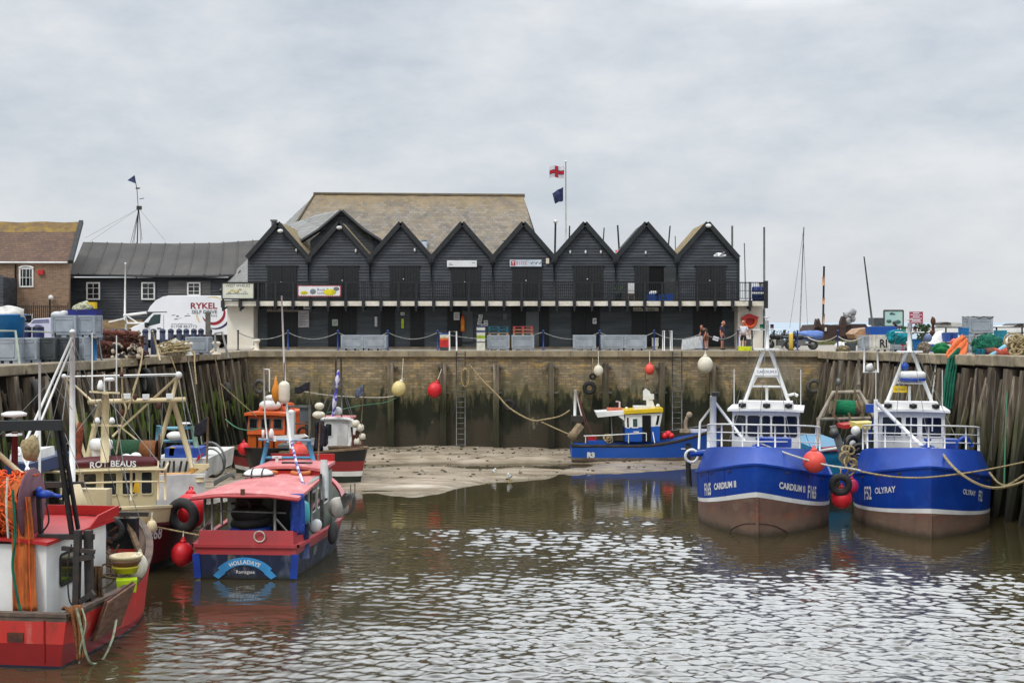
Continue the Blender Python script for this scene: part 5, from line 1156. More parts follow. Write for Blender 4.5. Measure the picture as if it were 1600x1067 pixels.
# -------------------------------------------------------------- B: maroon and cream trawler
def boatB():
    X0,Y0=px2x(203,40.6),40.6
    r=thing('maroon_trawler','maroon and cream trawler ROY BEAUS with a cream mast and gantry, bow towards the viewer','fishing boat',(X0,Y0,WZ),math.atan2(-.96,.26))
    sheer=lambda t:1.45+.80*max(0,(t-.3)/.7)**1.7
    H=Hull(11,planform(4.5,.85,.55,2.1,1.7),planform(4.1,.8,.52,1.9,1.5),sheer,1.0,rake=.75,zref=2.5)
    H.build(r,[(lambda t:.28,BLACKP),(lambda t:sheer(t)-.42-.1*t,MAROON),(sheer,CREAM)])
    H.rail(r,CREAM,.14,.08); H.inner(r,lambda t:.9+.55*t,CREAM,mk('deck_grey',(110,112,112),rough=.8))
    H.text(r,'FE68',.52,LETW,1,.45,1.05,.85,bold=.012)
    def G(px,py,Y): return r.matrix_basis.inverted()@pt(px,py,Y)
    b=MB(); b.tube([HP+V(0,0,0) for HP in [H.P(t,sheer(t)-.47-.1*t,1)+V(.0,.03,0) for t in H.ts(20)]],.045,6); b.tube([H.P(t,sheer(t)-.47-.1*t,-1)+V(0,-.03,0) for t in H.ts(20)],.045,6); b.build('rubbing_strake',MAROON,r)
    # wheelhouse
    WC=paint('pale_cream_paint',(226,208,162),.3,dirt=(140,100,60))
    a=G(100,775,45.5);c=G(243,775,45.2); ym=(a.y+c.y)/2; hw=abs(c.y-a.y)/2
    x1=a.x; o,q=house(r,x1-2.6,x1,hw,hw,.9,2.74,WC,lean=.05,tw=1.0); o.location=(0,ym,0)
    for s0,s1 in ((.02,.17),(.20,.36),(.40,.58),(.62,.79),(.83,.97)): qwin(o,q['front'],s0,s1,.50,.97,WC,GLASS,.045,.1,.04)
    for s0,s1 in ((.08,.40),(.5,.85)): qwin(o,q['left'],s0,s1,.52,.92,WC,GLASS,.05,.1,.03)
    rf=slab(r,x1-2.9,x1+.35,hw+.12,hw+.1,2.74,.08,WC,'roof',.05); rf.location=(0,ym,0)
    # maroon name visor
    rows=[]
    for dz in (.10,.50):
        rows.append([V(x1+.25-.25*abs(u)**3-(.12 if dz>.3 else 0),ym+u*(hw+.05),2.77+dz*(1-.25*u*u)+.0) for u in [k/8-1 for k in range(17)]])
    b=MB(); b.grid(rows,flip=True); nb=b.build('name_visor',MAROON,r,solid=.06)
    def vis(u,v): 
        w_=u/(hw+.05); return V(x1+.33-.25*abs(w_)**3-.05-.1*v,ym+.25+u,3.32+v-.10*w_*w_+.04)
    letters(nb,'lettering','ROY BEAUS',.30,LETW,lambda u,v:V(x1+.31-.22*abs(u/(hw))**3-.25*v,ym+.1+u,2.90+v-.16*(u/hw)**2),1.02,'CENTER',1.0,.006)
    b=MB(); b.box((x1-1.4,ym,2.88),(2.2,2*hw-.3,.1)); b.build('roof_top',MAROON,r)
    # whaleback rails
    P1=[G(65,737,44.0),G(110,737,43.3),G(160,735,42.8),G(205,733.5,42.6),G(258,733.5,43)]
    b=MB(); b.tube(P1,.045,6); b.tube([p-V(0,0,.40) for p in P1],.035,6); b.tube([P1[-1],P1[-1]+V(-2,.1,.0)],.04,6); b.build('handrail',CREAM,r)
    for px in (67,95,125,160,205,247,258):
        k=min(range(len(P1)),key=lambda i:abs((P1[i]-G(px,735,43)).y)); base=G(px,735,interp(px,[65,205,258],[44,42.6,43])); b=MB(); b.cyl(base,base-V(0,0,.98),.04,n=6); b.build('rail_post',CREAM,r)
    # mast with crosstrees
    b=MB(); b.tube([G(163.5,722,45.6),G(165,615,45.6)],.15,10,r2=.12); b.build('mast',WC,r)
    b=MB(); b.box(G(158,712,46.5),(.6,.62,.6)); b.lathe(G(158,694,46.4),[(.34,-.2),(.40,-.14),(.40,.12),(.3,.2)],(0,0,1),14); b.build('radar_scanner',WHITE,r)
    b=MB(); b.beam(G(140,612,45.2),G(187,614,45.2),.08,.06); b.beam(G(143,664,45.2),G(190,665,45.2),.07,.07); b.build('crosstree',WC,r)
    for i,(px,y0,y1,rr) in enumerate(((144,612,520,.03),(182,612,524,.03),(163,612,584,.03))):
        b=MB(); b.cyl(G(px,y0,45.2),G(px,y1,45.2),rr,rr*.6,n=5); b.build('whip_aerial',WHITE,r)
    b=MB(); b.lathe(G(157,609,45.2),[(.10,0),(.12,.12),(.05,.34)],n=10); b.lathe(G(171,596,45.2),[(.03,-.3),(.03,0),(.16,.02),(.18,.1),(.1,.14)],n=10); b.build('antenna_dome',WHITE,r)
    for px in (152,175):
        b=MB(); b.lathe(G(px,661,45.1),[(.10,0),(.10,.1),(.05,.2)],n=8); b.build('deck_lamp',WHITE,r)
    # gantry: left leg, cross beam, right A legs, top wire and braces
    YG=49.5
    for pts,rr in (([(128,760),(146,676),(158,626)],.11),([(138,628),(290,624)],.095),([(269,626),(243,720)],.085),([(271,628),(305,745)],.105),([(278,586),(267,630)],.07),([(100,588),(115,632),(126,690),(136,724)],.065),([(278,588),(190,668),(248,715)],.05),([(190,668),(176,682)],.045),([(101,588),(158,640)],.045)):
        b=MB(); b.tube([G(x,y,YG) for x,y in pts],rr,8); b.build('gantry_bar',CREAM,r)
    b=MB(); b.cyl(G(100,588.5,YG),G(280,584.5,YG),.035,n=5); b.ball(G(279,586,YG),.14,8,6); b.ball(G(100,588,YG),.1,8,6); b.build('gantry_stay',WHITE,r)
    for (px,py,w_) in ((197,620,.34),(228,621,.26),(265,620,.26)):
        b=MB(); b.box(G(px,py-1,YG),(.25,w_,.2)); b.build('floodlight',WHITE,r)
    b=MB(); b.tube([G(312,745,46),G(312,752,46)],.2,6); b.beam(G(300,745,46.5),G(325,727,46.5),.14,.14); b.beam(G(303,728,46.6),G(327,728,46.6),.14,.16); b.build('davit',CREAM,r)
    b=MB(); b.cyl(G(303,735,47.5),G(302,790,46.5),.2,n=10); b.tube(smoothpath([G(292,742,47),G(301,748,47),G(303,760,47),G(296,775,47)],4),.05,5); b.build('yellow_post',paint('ochre_paint',(222,160,60),.5,dirt=(120,80,50)),r)
    b=MB(); b.cyl(G(232,745,47.0),G(300,743,47.0),.14,n=10); b.build('boom',paint('pale_orange_paint',(220,160,96),.4),r)
    b=MB(); b.box(G(283,764,45.8),(.12,1.75*.95,1.05)); b.build('white_panel',mk('white_board',(214,212,210),rough=.6),r)
    # green and brown net drum across the stern
    b=MB(); b.cyl(G(172,704,48.8),G(221,704,48.8),.42,n=16); b.build('green_net_roll',mk('dark_green_net',(40,84,54),(30,66,44),sc=12,rough=.95,bump=.9,bsc=40),r)
    b=MB(); b.cyl(G(221,704,48.8),G(246,704,48.8),.40,n=16); b.build('brown_net_roll',NETB,r)
    b=MB(); b.lathe(G(249,704,48.8),[(.62,-.04),(.62,.04)],(0,1,0),18); b.build('drum_flange',RUST,r)
    rows=[]
    for i in range(12):
        v=i/11; w_=interp(v,[0,.2,.55,.8,1],[3,6,5,3,9]); rows.append([G(125+w_*math.cos(a)-2*v, lerp(660,722,v),46.8+.1*w_/3*math.sin(a)) for a in [k*math.pi/6 for k in range(13)]])
    b=MB(); b.grid(rows); b.build('red_net',mk('red_brown_net',(150,70,44),(110,54,38),sc=8,rough=.95,bump=.7),r)
    b=MB(); b.tube(smoothpath([G(190,560,49),G(192,620,49.0),G(197,640,48.8),G(188,670,48.6),G(182,710,48.3)],5),.035,5); b.tube(smoothpath([G(223,545,52),G(218,580,50.5),G(200,640,49)],5),.03,5); b.build('hanging_tackle',ROPE,r)
    b=MB()
    for (px,py,s_) in ((190,645,.10),(186,690,.08),(211,620,.09),(248,634,.10),(190,585,.08)): b.ball(G(px,py,49.0),s_,7,5,sz=1.5)
    b.build('tackle_block',RUST,r)
    b=MB()
    for (x0,y0,x1,y1,Ya,Yb) in ((164,618,258,734,45.5,43.2),(164,618,70,737,45.5,43.8),(164,590,278,587,45.5,49.5),(279,586,305,745,49.5,46.5),(100,588,60,745,49.5,47),(232,626,236,745,49.5,47),(254,626,250,745,49.5,47.5),(176,614,203,790,45.3,41),(290,626,318,728,49.5,46.6)): b.cyl(G(x0,y0,Ya),G(x1,y1,Yb),.014,n=4)
    b.build('rigging',STEEL,r)
    for (px,py) in ((212,714),(197,716)):
        b=MB(); b.ball(G(px,py,46.4),.22,10,7,sx=1,sz=.8); b.build('white_float',WHITE,r)
    b=MB(); b.prism([G(207,768,43.4),G(218,770,43.4),G(217,752,43.4),G(212,748,43.4)],V(.05,0,0)); b.build('yellow_jacket',mk('yellow_oilskin',(228,178,30),rough=.6),r)
    b=MB(); b.box(G(146,776,42.4),(.5,.62,.55)); b.build('deck_locker',CREAM,r)
    b=MB(); b.ball(G(147,775,42.13),.09,10,6,sx=.3); b.build('locker_emblem',SIGNB,r)
    return r,H
bb,HB=boatB()
# fenders at B's bow
tyre(pt(286,805,41.6)+V(0,0,0),.42,.17,(.35,1,.1),'black tyre fender on the bow of the maroon trawler')
buoy(pt(296,799,42.6),.55,BUOYR,'red buoy half hidden behind the tyre on the maroon trawler',dirv=(0,.3,1))
buoy(pt(285,865,41.3),.36,BUOYR,'red buoy hanging just above the water at the maroon trawler',pt(287,828,41.5),(0.05,0,1))
buoy(pt(237,822,40.3),.16,CREAM,'tiny cream float hung on the maroon bow lettering',pt(238,800,40.4),sz=1.3)
# -------------------------------------------------------------- C: red roofed boat, stern towards the viewer
def boatC():
    r=thing('red_roofed_boat','faded red and navy fishing boat with the word HOLLADAYS on its stern','fishing boat',(px2x(489,49.6),49.6,WZ),math.atan2(9.6,.62))
    sheer=lambda t:1.02+.02*t+1.0*max(0,(t-.45)/.55)**1.8
    H=Hull(9.6,planform(3.9,.84,.5,2.2,1.7,1.3),planform(3.5,.82,.5,1.8,1.4,1.3),sheer,.8,rake=.7,zref=2.2)
    NAVW=mk('worn_navy_paint',(30,40,66),(22,30,50),sc=1,rough=.45,layers=[('n',(120,132,146),1.1,(1,1,.5),.52,.7,.6),('n',(170,160,136),1.6,(1,1,.25),.6,.7,.5),('z',(34,38,26),WZ+.04,WZ+.2,.1,3,(1,1,1),.9)])
    H.build(r,[(lambda t:.04,BLACKP),(lambda t:sheer(t)-.24,NAVW),(sheer,RED_FADED)])
    H.inner(r,lambda t:.3+.5*t*t,mk('grey_green_inner',(136,144,134),(110,118,108),sc=1,rough=.7),mk('dirty_deck',(96,86,72),(70,62,54),sc=2,rough=.85,bump=.3))
    H.rail(r,RED_FADED,.16,.1,.04,out=.07)
    def G(px,py,Y): return r.matrix_basis.inverted()@pt(px,py,Y)
    x0=H.P(0,1,0).x
    # raised red box bulwark on the stern
    b=MB(); rw=H.P(0,1.0,1).y
    b.prism([V(x0-.0,-rw+.12,1.08),V(x0-.0,rw-.12,1.08),V(x0+.06,rw-.14,1.52),V(x0+.06,-rw+.14,1.52)],(.08,0,0))
    b.prism([V(x0+.1,-rw+.12,1.09),V(x0+1.3,-rw-.1,1.12),V(x0+1.3,-rw-.08,1.25),V(x0+.1,-rw+.14,1.50)],(0,.06,0)); b.prism([V(x0+.1,rw-.12,1.09),V(x0+2.2,rw+.15,1.12),V(x0+2.2,rw+.13,1.5),V(x0+.1,rw-.14,1.5)],(0,-.06,0)); b.build('stern_bulwark',RED_FADED,r)
    for s_ in (-1,1):
        b=MB(); b.beam(V(x0-.01,s_*(rw-.12),.05),V(x0-.02,s_*(rw-.06),.80),.22,.05,up=(1,0,0)); b.build('corner_stripe',mk('mid_blue_paint',(24,64,160),rough=.45),r)
    # light blue arched scroll with the name
    b=MB(); A0=R(38);A1=R(142); N=20; cx=-.02; 
    def arcp(a,rad): return V(x0-.022,-(cx+rad*math.cos(a)*1.22),-.20+rad*math.sin(a))
    vs=[]
    for i in range(N+1): a=lerp(A0,A1,i/N); vs+= [arcp(a,.66),arcp(a,.90)]
    b._add(vs,[(2*i,2*i+1,2*i+3,2*i+2) for i in range(N)])
    for s_,a in ((1,A0),(-1,A1)): 
        p,q=arcp(a,.64),arcp(a,.84); b.poly([p,q,q+V(.002,-s_*.20,-.19),p+V(.002,-s_*.22,-.17)])
    sc_=b.build('name_scroll',mk('sky_blue_scroll',(60,150,210),rough=.5),r,solid=.01)
    def am(u,v):
        a=math.pi/2-u/.95; p=arcp(a,.70+v); return p+V(-.012,0,0)
    letters(sc_,'lettering','HOLLADAYS',.175,LETW,am,1.05,'CENTER',1.0,.004)
    letters(r,'port_lettering','Ramsgate',.15,LETW,lambda u,v:V(x0-.03,-u,.20+v),1.05,'CENTER')
    H.text(r,'RE',.40,mk('faded_lettering',(176,172,160),(120,124,124),sc=6,rough=.7),-1,8.55,.62,.8)
    # shelter roof
    ROOFC=mk('faded_pink_roof',(204,118,114),(184,96,96),sc=1.2,rough=.55,bump=.15,layers=[('n',(224,164,160),1.6,(2,.5,1),.54,.70,.6),('n',(140,66,64),1.9,(.7,1.5,1),.56,.74,.5),('n',(232,220,214),9,(1,.5,1),.66,.72,.7)])
    slab(r,x0-.15,x0+5.6,1.72,1.30,2.50,.09,ROOFC,'roof',.14)
    b=MB(); b.tube([V(x0-.17,-1.72,2.52),V(x0-.17,-.8,2.62),V(x0-.17,.8,2.62),V(x0-.17,1.72,2.52)],.05,6); b.build('roof_edge',RED_FADED,r)
    for (y,x) in ((1.1,.12),(-.9,.12),(1.45,.5),(-1.5,1.0),(1.5,2.5),(-1.5,2.6)):
        b=MB(); b.cyl((x0+x,y,1.3),(x0+x,y,2.56),.045,n=6); b.build('roof_post',STEEL,r)
    b=MB(); b.cyl((x0+.15,1.12,1.9),(x0+.2,1.55,1.35),.035,n=5); b.cyl((x0+.15,-.92,1.9),(x0+.2,-1.35,1.4),.035,n=5); b.cyl((x0+.3,-1.2,2.05),(x0+.3,1.2,2.1),.03,n=5); b.build('brace',STEEL,r)
    o,q=house(r,x0+2.7,x0+7.4,1.36,1.2,.5,2.62,mk('grey_green_inner',(136,144,134)),'wheelhouse',tw=1.0)
    b=MB(); b.box((x0+2.66,.62,1.55),(.05,.85,1.9)); b.build('door',DARKIRON,o)
    qwin(o,q['front'],.1,.45,.55,.9,RED,GLASS,.05,.06); qwin(o,q['front'],.55,.9,.55,.9,RED,GLASS,.05,.06)
    for a,c in ((.1,.3),(.36,.56),(.62,.82)): qwin(o,q['right'],a,c,.5,.85,WHITE,GLASS,.05,.06); qwin(o,q['left'],a,c,.5,.85,WHITE,GLASS,.05,.06)
    slab(r,x0+5.3,x0+7.9,1.28,1.22,2.76,.10,ROOFC,'upper_roof',.10)
    b=MB(); b.box((x0+5.4,0,2.70),(.06,2.4,.16)); b.box((x0+7.85,0,2.95),(.08,2.4,.36)); b.build('roof_coaming',RED,r)
    # blue goalpost
    YB=47.6
    b=MB(); b.tube([G(409,728,YB),G(418,690,YB)],.085,8); b.build('goalpost_leg',LBLUE,r)
    b=MB(); b.tube([G(492,728,YB),G(482,690,YB)],.085,8); b.build('goalpost_leg',LBLUE,r)
    b=MB(); b.tube([G(404,686.5,YB),G(486,688,YB)],.05,8); b.build('goalpost_bar',mk('pale_blue_bar',(150,176,196),rough=.5),r)
    b=MB(); b.tube([G(410,715,YB),G(490,715,YB)],.05,8); b.build('goalpost_bar',LBLUE,r)
    b=MB(); b.box(G(430,685,YB),(.1,.1,.2)); b.lathe(G(424,684,YB),[(.11,0),(.1,.2),(.04,.34)],n=8); b.lathe(G(411,684,YB),[(.05,0),(.05,.3)],n=6); b.build('roof_light',WHITE,r)
    b=MB(); b.beam(G(433,725,46.8),G(433,713,46.8),.1); b.box(G(433,714,46.8),(.1,.34,.08)); b.build('white_tee',WHITE,r)
    b=MB(); b.box((x0+6.1,-.2,2.99),(.12,1.1,.05)); b.build('hatch_bar',BLACKP,r)
    # long spar with the white fender, striped pole
    b=MB(); b.tube([G(440,462,47.4),G(446,620,47.4),G(455,700,47.2)],[.03,.045,.06],6); b.build('spar',WHITE,r)
    b=MB(); b.tube([G(455,690,46.5),G(465,730,44.5),G(479,770,42.0)],.05,6); b.build('striped_pole',mk('purple_white_pole',(92,82,150),(214,210,220),sc=5,lo=.47,hi=.53,rough=.6),r)
    # hauler on the starboard side
    hc=G(527,792,44.6)
    b=MB(); b.lathe(hc,[(.34,-.08),(.36,0),(.22,.05),(.22,.12),(.36,.17),(.34,.22)],(-.75,-.65,0),20); b.lathe(hc+V(-.05,-.08,0),[(.14,-.1),(.14,-.02)],(-.75,-.65,0),12); b.build('hauler_wheel',mk('grey_hauler',(196,190,180),(160,154,144),sc=3,rough=.5),r)
    b=MB(); b.prism([G(519,792,44.8),G(535,800,44.8),G(549,782,44.6),G(551,770,44.6),G(541,768,44.6)],(-.25,0,0)); b.build('hauler_body',STEEL,r)
    b=MB()
    for k in range(3): b.tube(smoothpath([G(541+4*k,775,44.2),G(547+3*k,770,44.2),G(551+2.2*k,782,44.2),G(547+2*k,798,44.3),G(538+k,804,44.4)],5),.025,5)
    b.cyl(G(548,757,44.3),G(548,775,44.3),.018,n=4); b.cyl(G(554.5,755,44.3),G(554.5,780,44.3),.018,n=4); b.build('hauler_guard',STEEL,r)
    b=MB(); b.beam(G(504,832,43.9),G(502,745,43.9),.14,.12); b.build('hauler_post',STEEL,r)
    b=MB(); rows=[]
    for i in range(10):
        v=i/9; w_=5.2+1.2*math.sin(v*5); rows.append([G(506+w_*math.cos(a)+3*v,lerp(718,778,v),43.4+.12*math.sin(a)) for a in [k*math.pi/6 for k in range(13)]])
    b.grid(rows); b.build('white_wrapping',mk('white_plastic_wrap',(226,228,224),(196,204,204),sc=3,rough=.5,bump=.4,bsc=6),r)
    b=MB(); b.tube([G(503,780,43.2),G(501,740,43.2)],.05,6); b.build('tube_grey',STEEL,r)
    # clutter under the roof
    b=MB(); b.torus((x0+1.2,.15,1.9),.45,.20,(0,0,1),20,8); b.torus((x0+1.2,.15,1.62),.5,.17,(0,.1,1),20,8); b.build('black_hose_coil',RUBBER,r)
    b=MB(); b.box((x0+1.0,.1,1.38),(.7,1.2,.22)); b.build('blue_box',CANVAS,r)
    b=MB(); b.torus((x0+1.0,.35,2.15),.22,.05,(1,0,.3),14,6); b.cyl((x0+1.2,-.6,1.3),(x0+1.25,-.65,2.3),.05,n=6); b.cyl((x0+1.4,-.2,2.3),(x0+1.2,.8,2.2),.04,n=6); b.build('engine_gear',DARKIRON,r)
    b=MB(); b.box((x0+2.2,-.9,1.5),(.8,.7,1.5)); b.build('dark_locker',BLACKP,r)
    b=MB(); b.torus((x0-.03,-.45,1.36),.17,.022,(1,0,.1),16,5); b.build('rope_loop',ROPEW,r)
    b=MB(); b.box((x0-.14,.05,2.72),(.1,.12,.26)); b.build('stern_lamp',mk('brown_lamp',(96,66,48),rough=.5),r)
    # blue tarpaulin hanging on the starboard corner
    rows=[]
    for i in range(9):
        v=i/8; rows.append([G(lerp(453,475,s_/10)+1.5*v+.8*math.sin(v*4),lerp(771,835,v)+1.5*mn.noise(V(s_*.4,v,3))*v,40.30+.10*mn.noise(V(s_*.35,v*1.4,1))) for s_ in range(11)])
    b=MB(); b.grid(rows); b.build('tarpaulin',CANVAS,r,solid=.02)
    b=MB(); b.cyl((x0+1.1,-1.45,.5),(x0+1.1,-1.45,1.62),.32,n=16); b.build('blue_barrel',mk('dark_blue_barrel',(20,40,90),rough=.5),r)
    b=MB(); b.lathe((x0+1.6,-1.35,1.4),[(.30,0),(.34,.4),(.30,.75),(.2,.85)],n=14); b.build('turquoise_bin',mk('turquoise_bin_plastic',(70,170,180),rough=.5),r)
    b=MB(); b.ball(G(493,822,42.4),.2,10,7,sx=.7,sz=1.3,M=Matrix.Rotation(.5,3,'X')); b.build('white_bundle',WHITE,r)
    b=MB(); b.ball(G(520,832,42.7),.17,10,8,sz=2.4,M=Matrix.Rotation(.5,3,'Y')); b.build('black_fender',RUBBER,r)
    return r,H
bc,HCc=boatC()
c=pt(404,741,44.5); o=thing('life_raft','white life raft canister strapped on the red roof','life raft',tuple(c-V(0,0,.22)))
b=MB(); b.ball(c,.50,18,10,sx=1.05,sy=.7,sz=.42); b.build('canister',WHITE,o,world=True)
b=MB(); b.torus(c,.53,.03,(0,0,1),24,5)
b.build('band',BLACKP,o,world=True)
for k in (-.18,.18):
    b=MB(); P=[c+V(k,math.cos(a)*.37,math.sin(a)*.22) for a in [i*2*math.pi/16 for i in range(16)]]; b.tube(P,.022,4,True); b.build('strap',BLACKP,o,world=True)
c=pt(470,738,45.2); b=MB(); b.torus(c,.30,.07,(0,0,1),22,8); b.solo('lifebuoy',mk('orange_ring',(220,130,70),rough=.6),'orange lifebuoy lying flat on the red roof','lifebuoy')
c=pt(421,738,45.2); b=MB(); b.torus(c,.26,.06,(0,.2,1),22,8); b.solo('lifebuoy',MATS['orange_ring'],'orange lifebuoy tucked behind the white life raft','lifebuoy')
o=thing('long_fender','long white fender hanging on the spar of the red roofed boat','fender',tuple(pt(444,630,47.2)))
b=MB(); c=pt(444,613,47.2); b.lathe(c,[(.05,-.42),(.17,-.34),(.2,-.25),(.2,.25),(.17,.34),(.05,.42)],n=14); b.build('body',BUOYW,o,world=True)
b=MB(); b.cyl(c+V(0,0,.4),c+V(0,0,1.1),.02,n=5); b.lathe(c,[(.06,-.5),(.06,-.4)],n=6); b.build('lanyard',RUST,o,world=True)
def flag(pole_pts,rr,c0,w,h,mat,label,name='flag_buoy',drop=.3,pm=None,Y=0,tri=False,grp=None):
    "dan flag: pole + cloth hanging from c0 to image right"
    o=thing(name,label,'flag',tuple(pole_pts[-1]),0,grp)
    b=MB(); b.tube(pole_pts,rr,6); b.build('pole',pm or WOOD,o,world=True)
    rows=[]
    for i in range(7):
        v=i/6; row=[]
        for j in range(11):
            s_=j/10; hh=h*(1-s_*.85 if tri else 1-.25*s_); row.append(Vector(c0)+V(w*s_,.07*math.sin(s_*9+v*2)*s_,-v*hh-drop*s_*abs(w)+.04*math.sin(s_*7)))
        rows.append(row)
    b=MB(); b.grid(rows); b.build('flag',mat,o,world=True,solid=.01); return o
flag([pt(484,596,63),pt(483,690,63)],.03,pt(484,597,63),-.75,.42,BLACKCLOTH,'black flag on a pole standing beside the orange boat',drop=.35)
flag([pt(569,600,64.5),pt(565,655,64.5),pt(562,690,64.5)],.03,pt(569,601,64.5),-.45,.55,mk('grey_blue_cloth',(50,56,84),(110,116,130),sc=6,rough=.9),'grey and black flag at the stern of the black and red boat',drop=.5)
flag([pt(500,660,46.5),pt(497,720,46.5)],.03,pt(501,662,46.5),.28,.9,BLACKCLOTH,'furled black flag beside the white wrapping on the red roofed boat',drop=.2)
flag([pt(325,652,47.5),pt(323,735,47.5)],.04,pt(325,652,47.5),-.5,.62,BLACKCLOTH,'black flag at the stern of the maroon trawler',drop=.5)
b=MB(); rows=[]
for i in range(8):
    v=i/7; rows.append([pt(lerp(491,505,s_/8)+1.5*math.sin(v*4+s_),lerp(658,705,v),50.5+.06*math.sin(s_*2)) for s_ in range(9)])
b.grid(rows); b.solo('furled_flag',BLACKCLOTH,'grey brown cloth hanging beside the radar of the black and red boat','flag',solid=.03)
# -------------------------------------------------------------- D: orange boat
def boatD():
    X0,Y0=px2x(402,63.5),63.5; W2=mudz(X0,Y0)-.1
    r=thing('orange_boat','small orange cabin boat with a black hull aground in the far left corner','boat',(X0,Y0,W2),math.atan2(-1,-.18))
    sheer=lambda t:1.25+.45*max(0,(t-.3)/.7)**1.8
    H=Hull(8.5,planform(3.7,.8,.5,2,1.5),planform(3.0,.75,.5,1.7,1.2),sheer,.5,rake=.6,zref=1.7)
    H.build(r,[(lambda t:.10,BLACKP),(lambda t:.62,mk('orange_brown_bottom',(120,56,34),(96,46,30),sc=1,rough=.7)),(sheer,BLACKP)]); H.rail(r,BLACKP,.14,.1); H.inner(r,lambda t:.95,BLACKP,DARKIRON)
    def G(px,py,Y): return r.matrix_basis.inverted()@pt(px,py,Y)
    OR=paint('boat_orange_paint',(206,96,30),.3,dirt=(130,70,40))
    a=G(388,750,66);c=G(449,750,66); ym=(a.y+c.y)/2; hw=abs(c.y-a.y)/2; x1=a.x
    o,q=house(r,x1-3,x1,hw+.05,hw+.05,.8,3.05,OR,tw=.95); o.location=(0,ym,0)
    o2,q2=house(r,x1-2.6,x1+.12,hw+.05,hw+.02,3.05-.9,3.12,paint('bright_orange_paint',(224,98,44),.25),'cabin_top',lean=-.1,tw=.97); o2.location=(0,ym,0)
    for s0,s1 in ((.03,.28),(.35,.62),(.69,.95)): qwin(o2,q2['front'],s0,s1,.28,.86,STEEL,GLASS,.06,.06,.03)
    qwin(o2,q2['left'],.08,.4,.28,.86,STEEL,GLASS,.06,.06,.03)
    rf=slab(r,x1-2.8,x1+.3,hw+.12,hw+.1,3.12,.14,MATS['bright_orange_paint'],'roof',.08); rf.location=(0,ym,0)
    b=MB(); b.box((x1-1.5,ym,3.5),(1.5,hw*1.5,.32),taper=.9); b.build('roof_step',MATS['bright_orange_paint'],r)
    b=MB(); b.ball((x1-.5,ym,3.62),.35,14,8,sx=.8,sy=1.7,sz=.8); b.build('life_raft_case',WHITE,r)
    b=MB(); b.ball((x1-.6,ym+.08,4.0),.26,12,8,sy=1.5,sz=.6); b.build('radar_dome',WHITE,r)
    for dy in (-.75,.8): 
        b=MB(); b.cyl((x1-.7,ym+dy*.6,3.3),(x1-.7,ym+dy*.6,4.3),.025,n=5); b.build('aerial_bracket',STEEL,r)
    b=MB(); b.tube([G(412,575,65.5),G(414,650,65.5),G(418,690,65.5)],.045,6); b.build('mast',WHITE,r)
    b=MB(); b.tube([G(421,577,67),G(421,612,67)],.035,5); b.cyl(G(412,577,67),G(421,577,67),.02,n=4); b.build('aerial',WHITE,r)
    b=MB()
    for k in range(4): b.beam((x1+.06,ym-.5+.1*k*3,1.0),(x1+.06,ym-.5+.1*k*3,2.05),.06,.05)
    b.build('vent_slats',BLACKP,r)
    return r
bd=boatD()
b=MB(); b.prism([pt(425,685,58),pt(458,687,58),pt(480,682,58),pt(474,678,58),pt(430,681,58)],V(0,.5,-.05)); b.solo('white_board',WHITE,'white board lying across the stern gear behind the blue goalpost','board')
buoy(pt(462,717,56),.36,BUOYS,'salmon buoy seen through the blue goalpost',sz=1.05) if False else buoy(pt(467,708,58),.42,BUOYS,'large salmon buoy behind the blue goalpost')
buoy(pt(381,701,64.0),.30,BUOYR,'red buoy on the bow of the orange boat at its left side')
b=MB(); c=pt(431,612,64); b.lathe(c,[(.02,-.62),(.2,-.25),(.22,.1),(.1,.4),(.02,.8)],n=10); b.solo('orange_marker',mk('orange_marker_cloth',(230,140,30),rough=.7),'orange marker float hanging above the roof of the orange boat','marker')
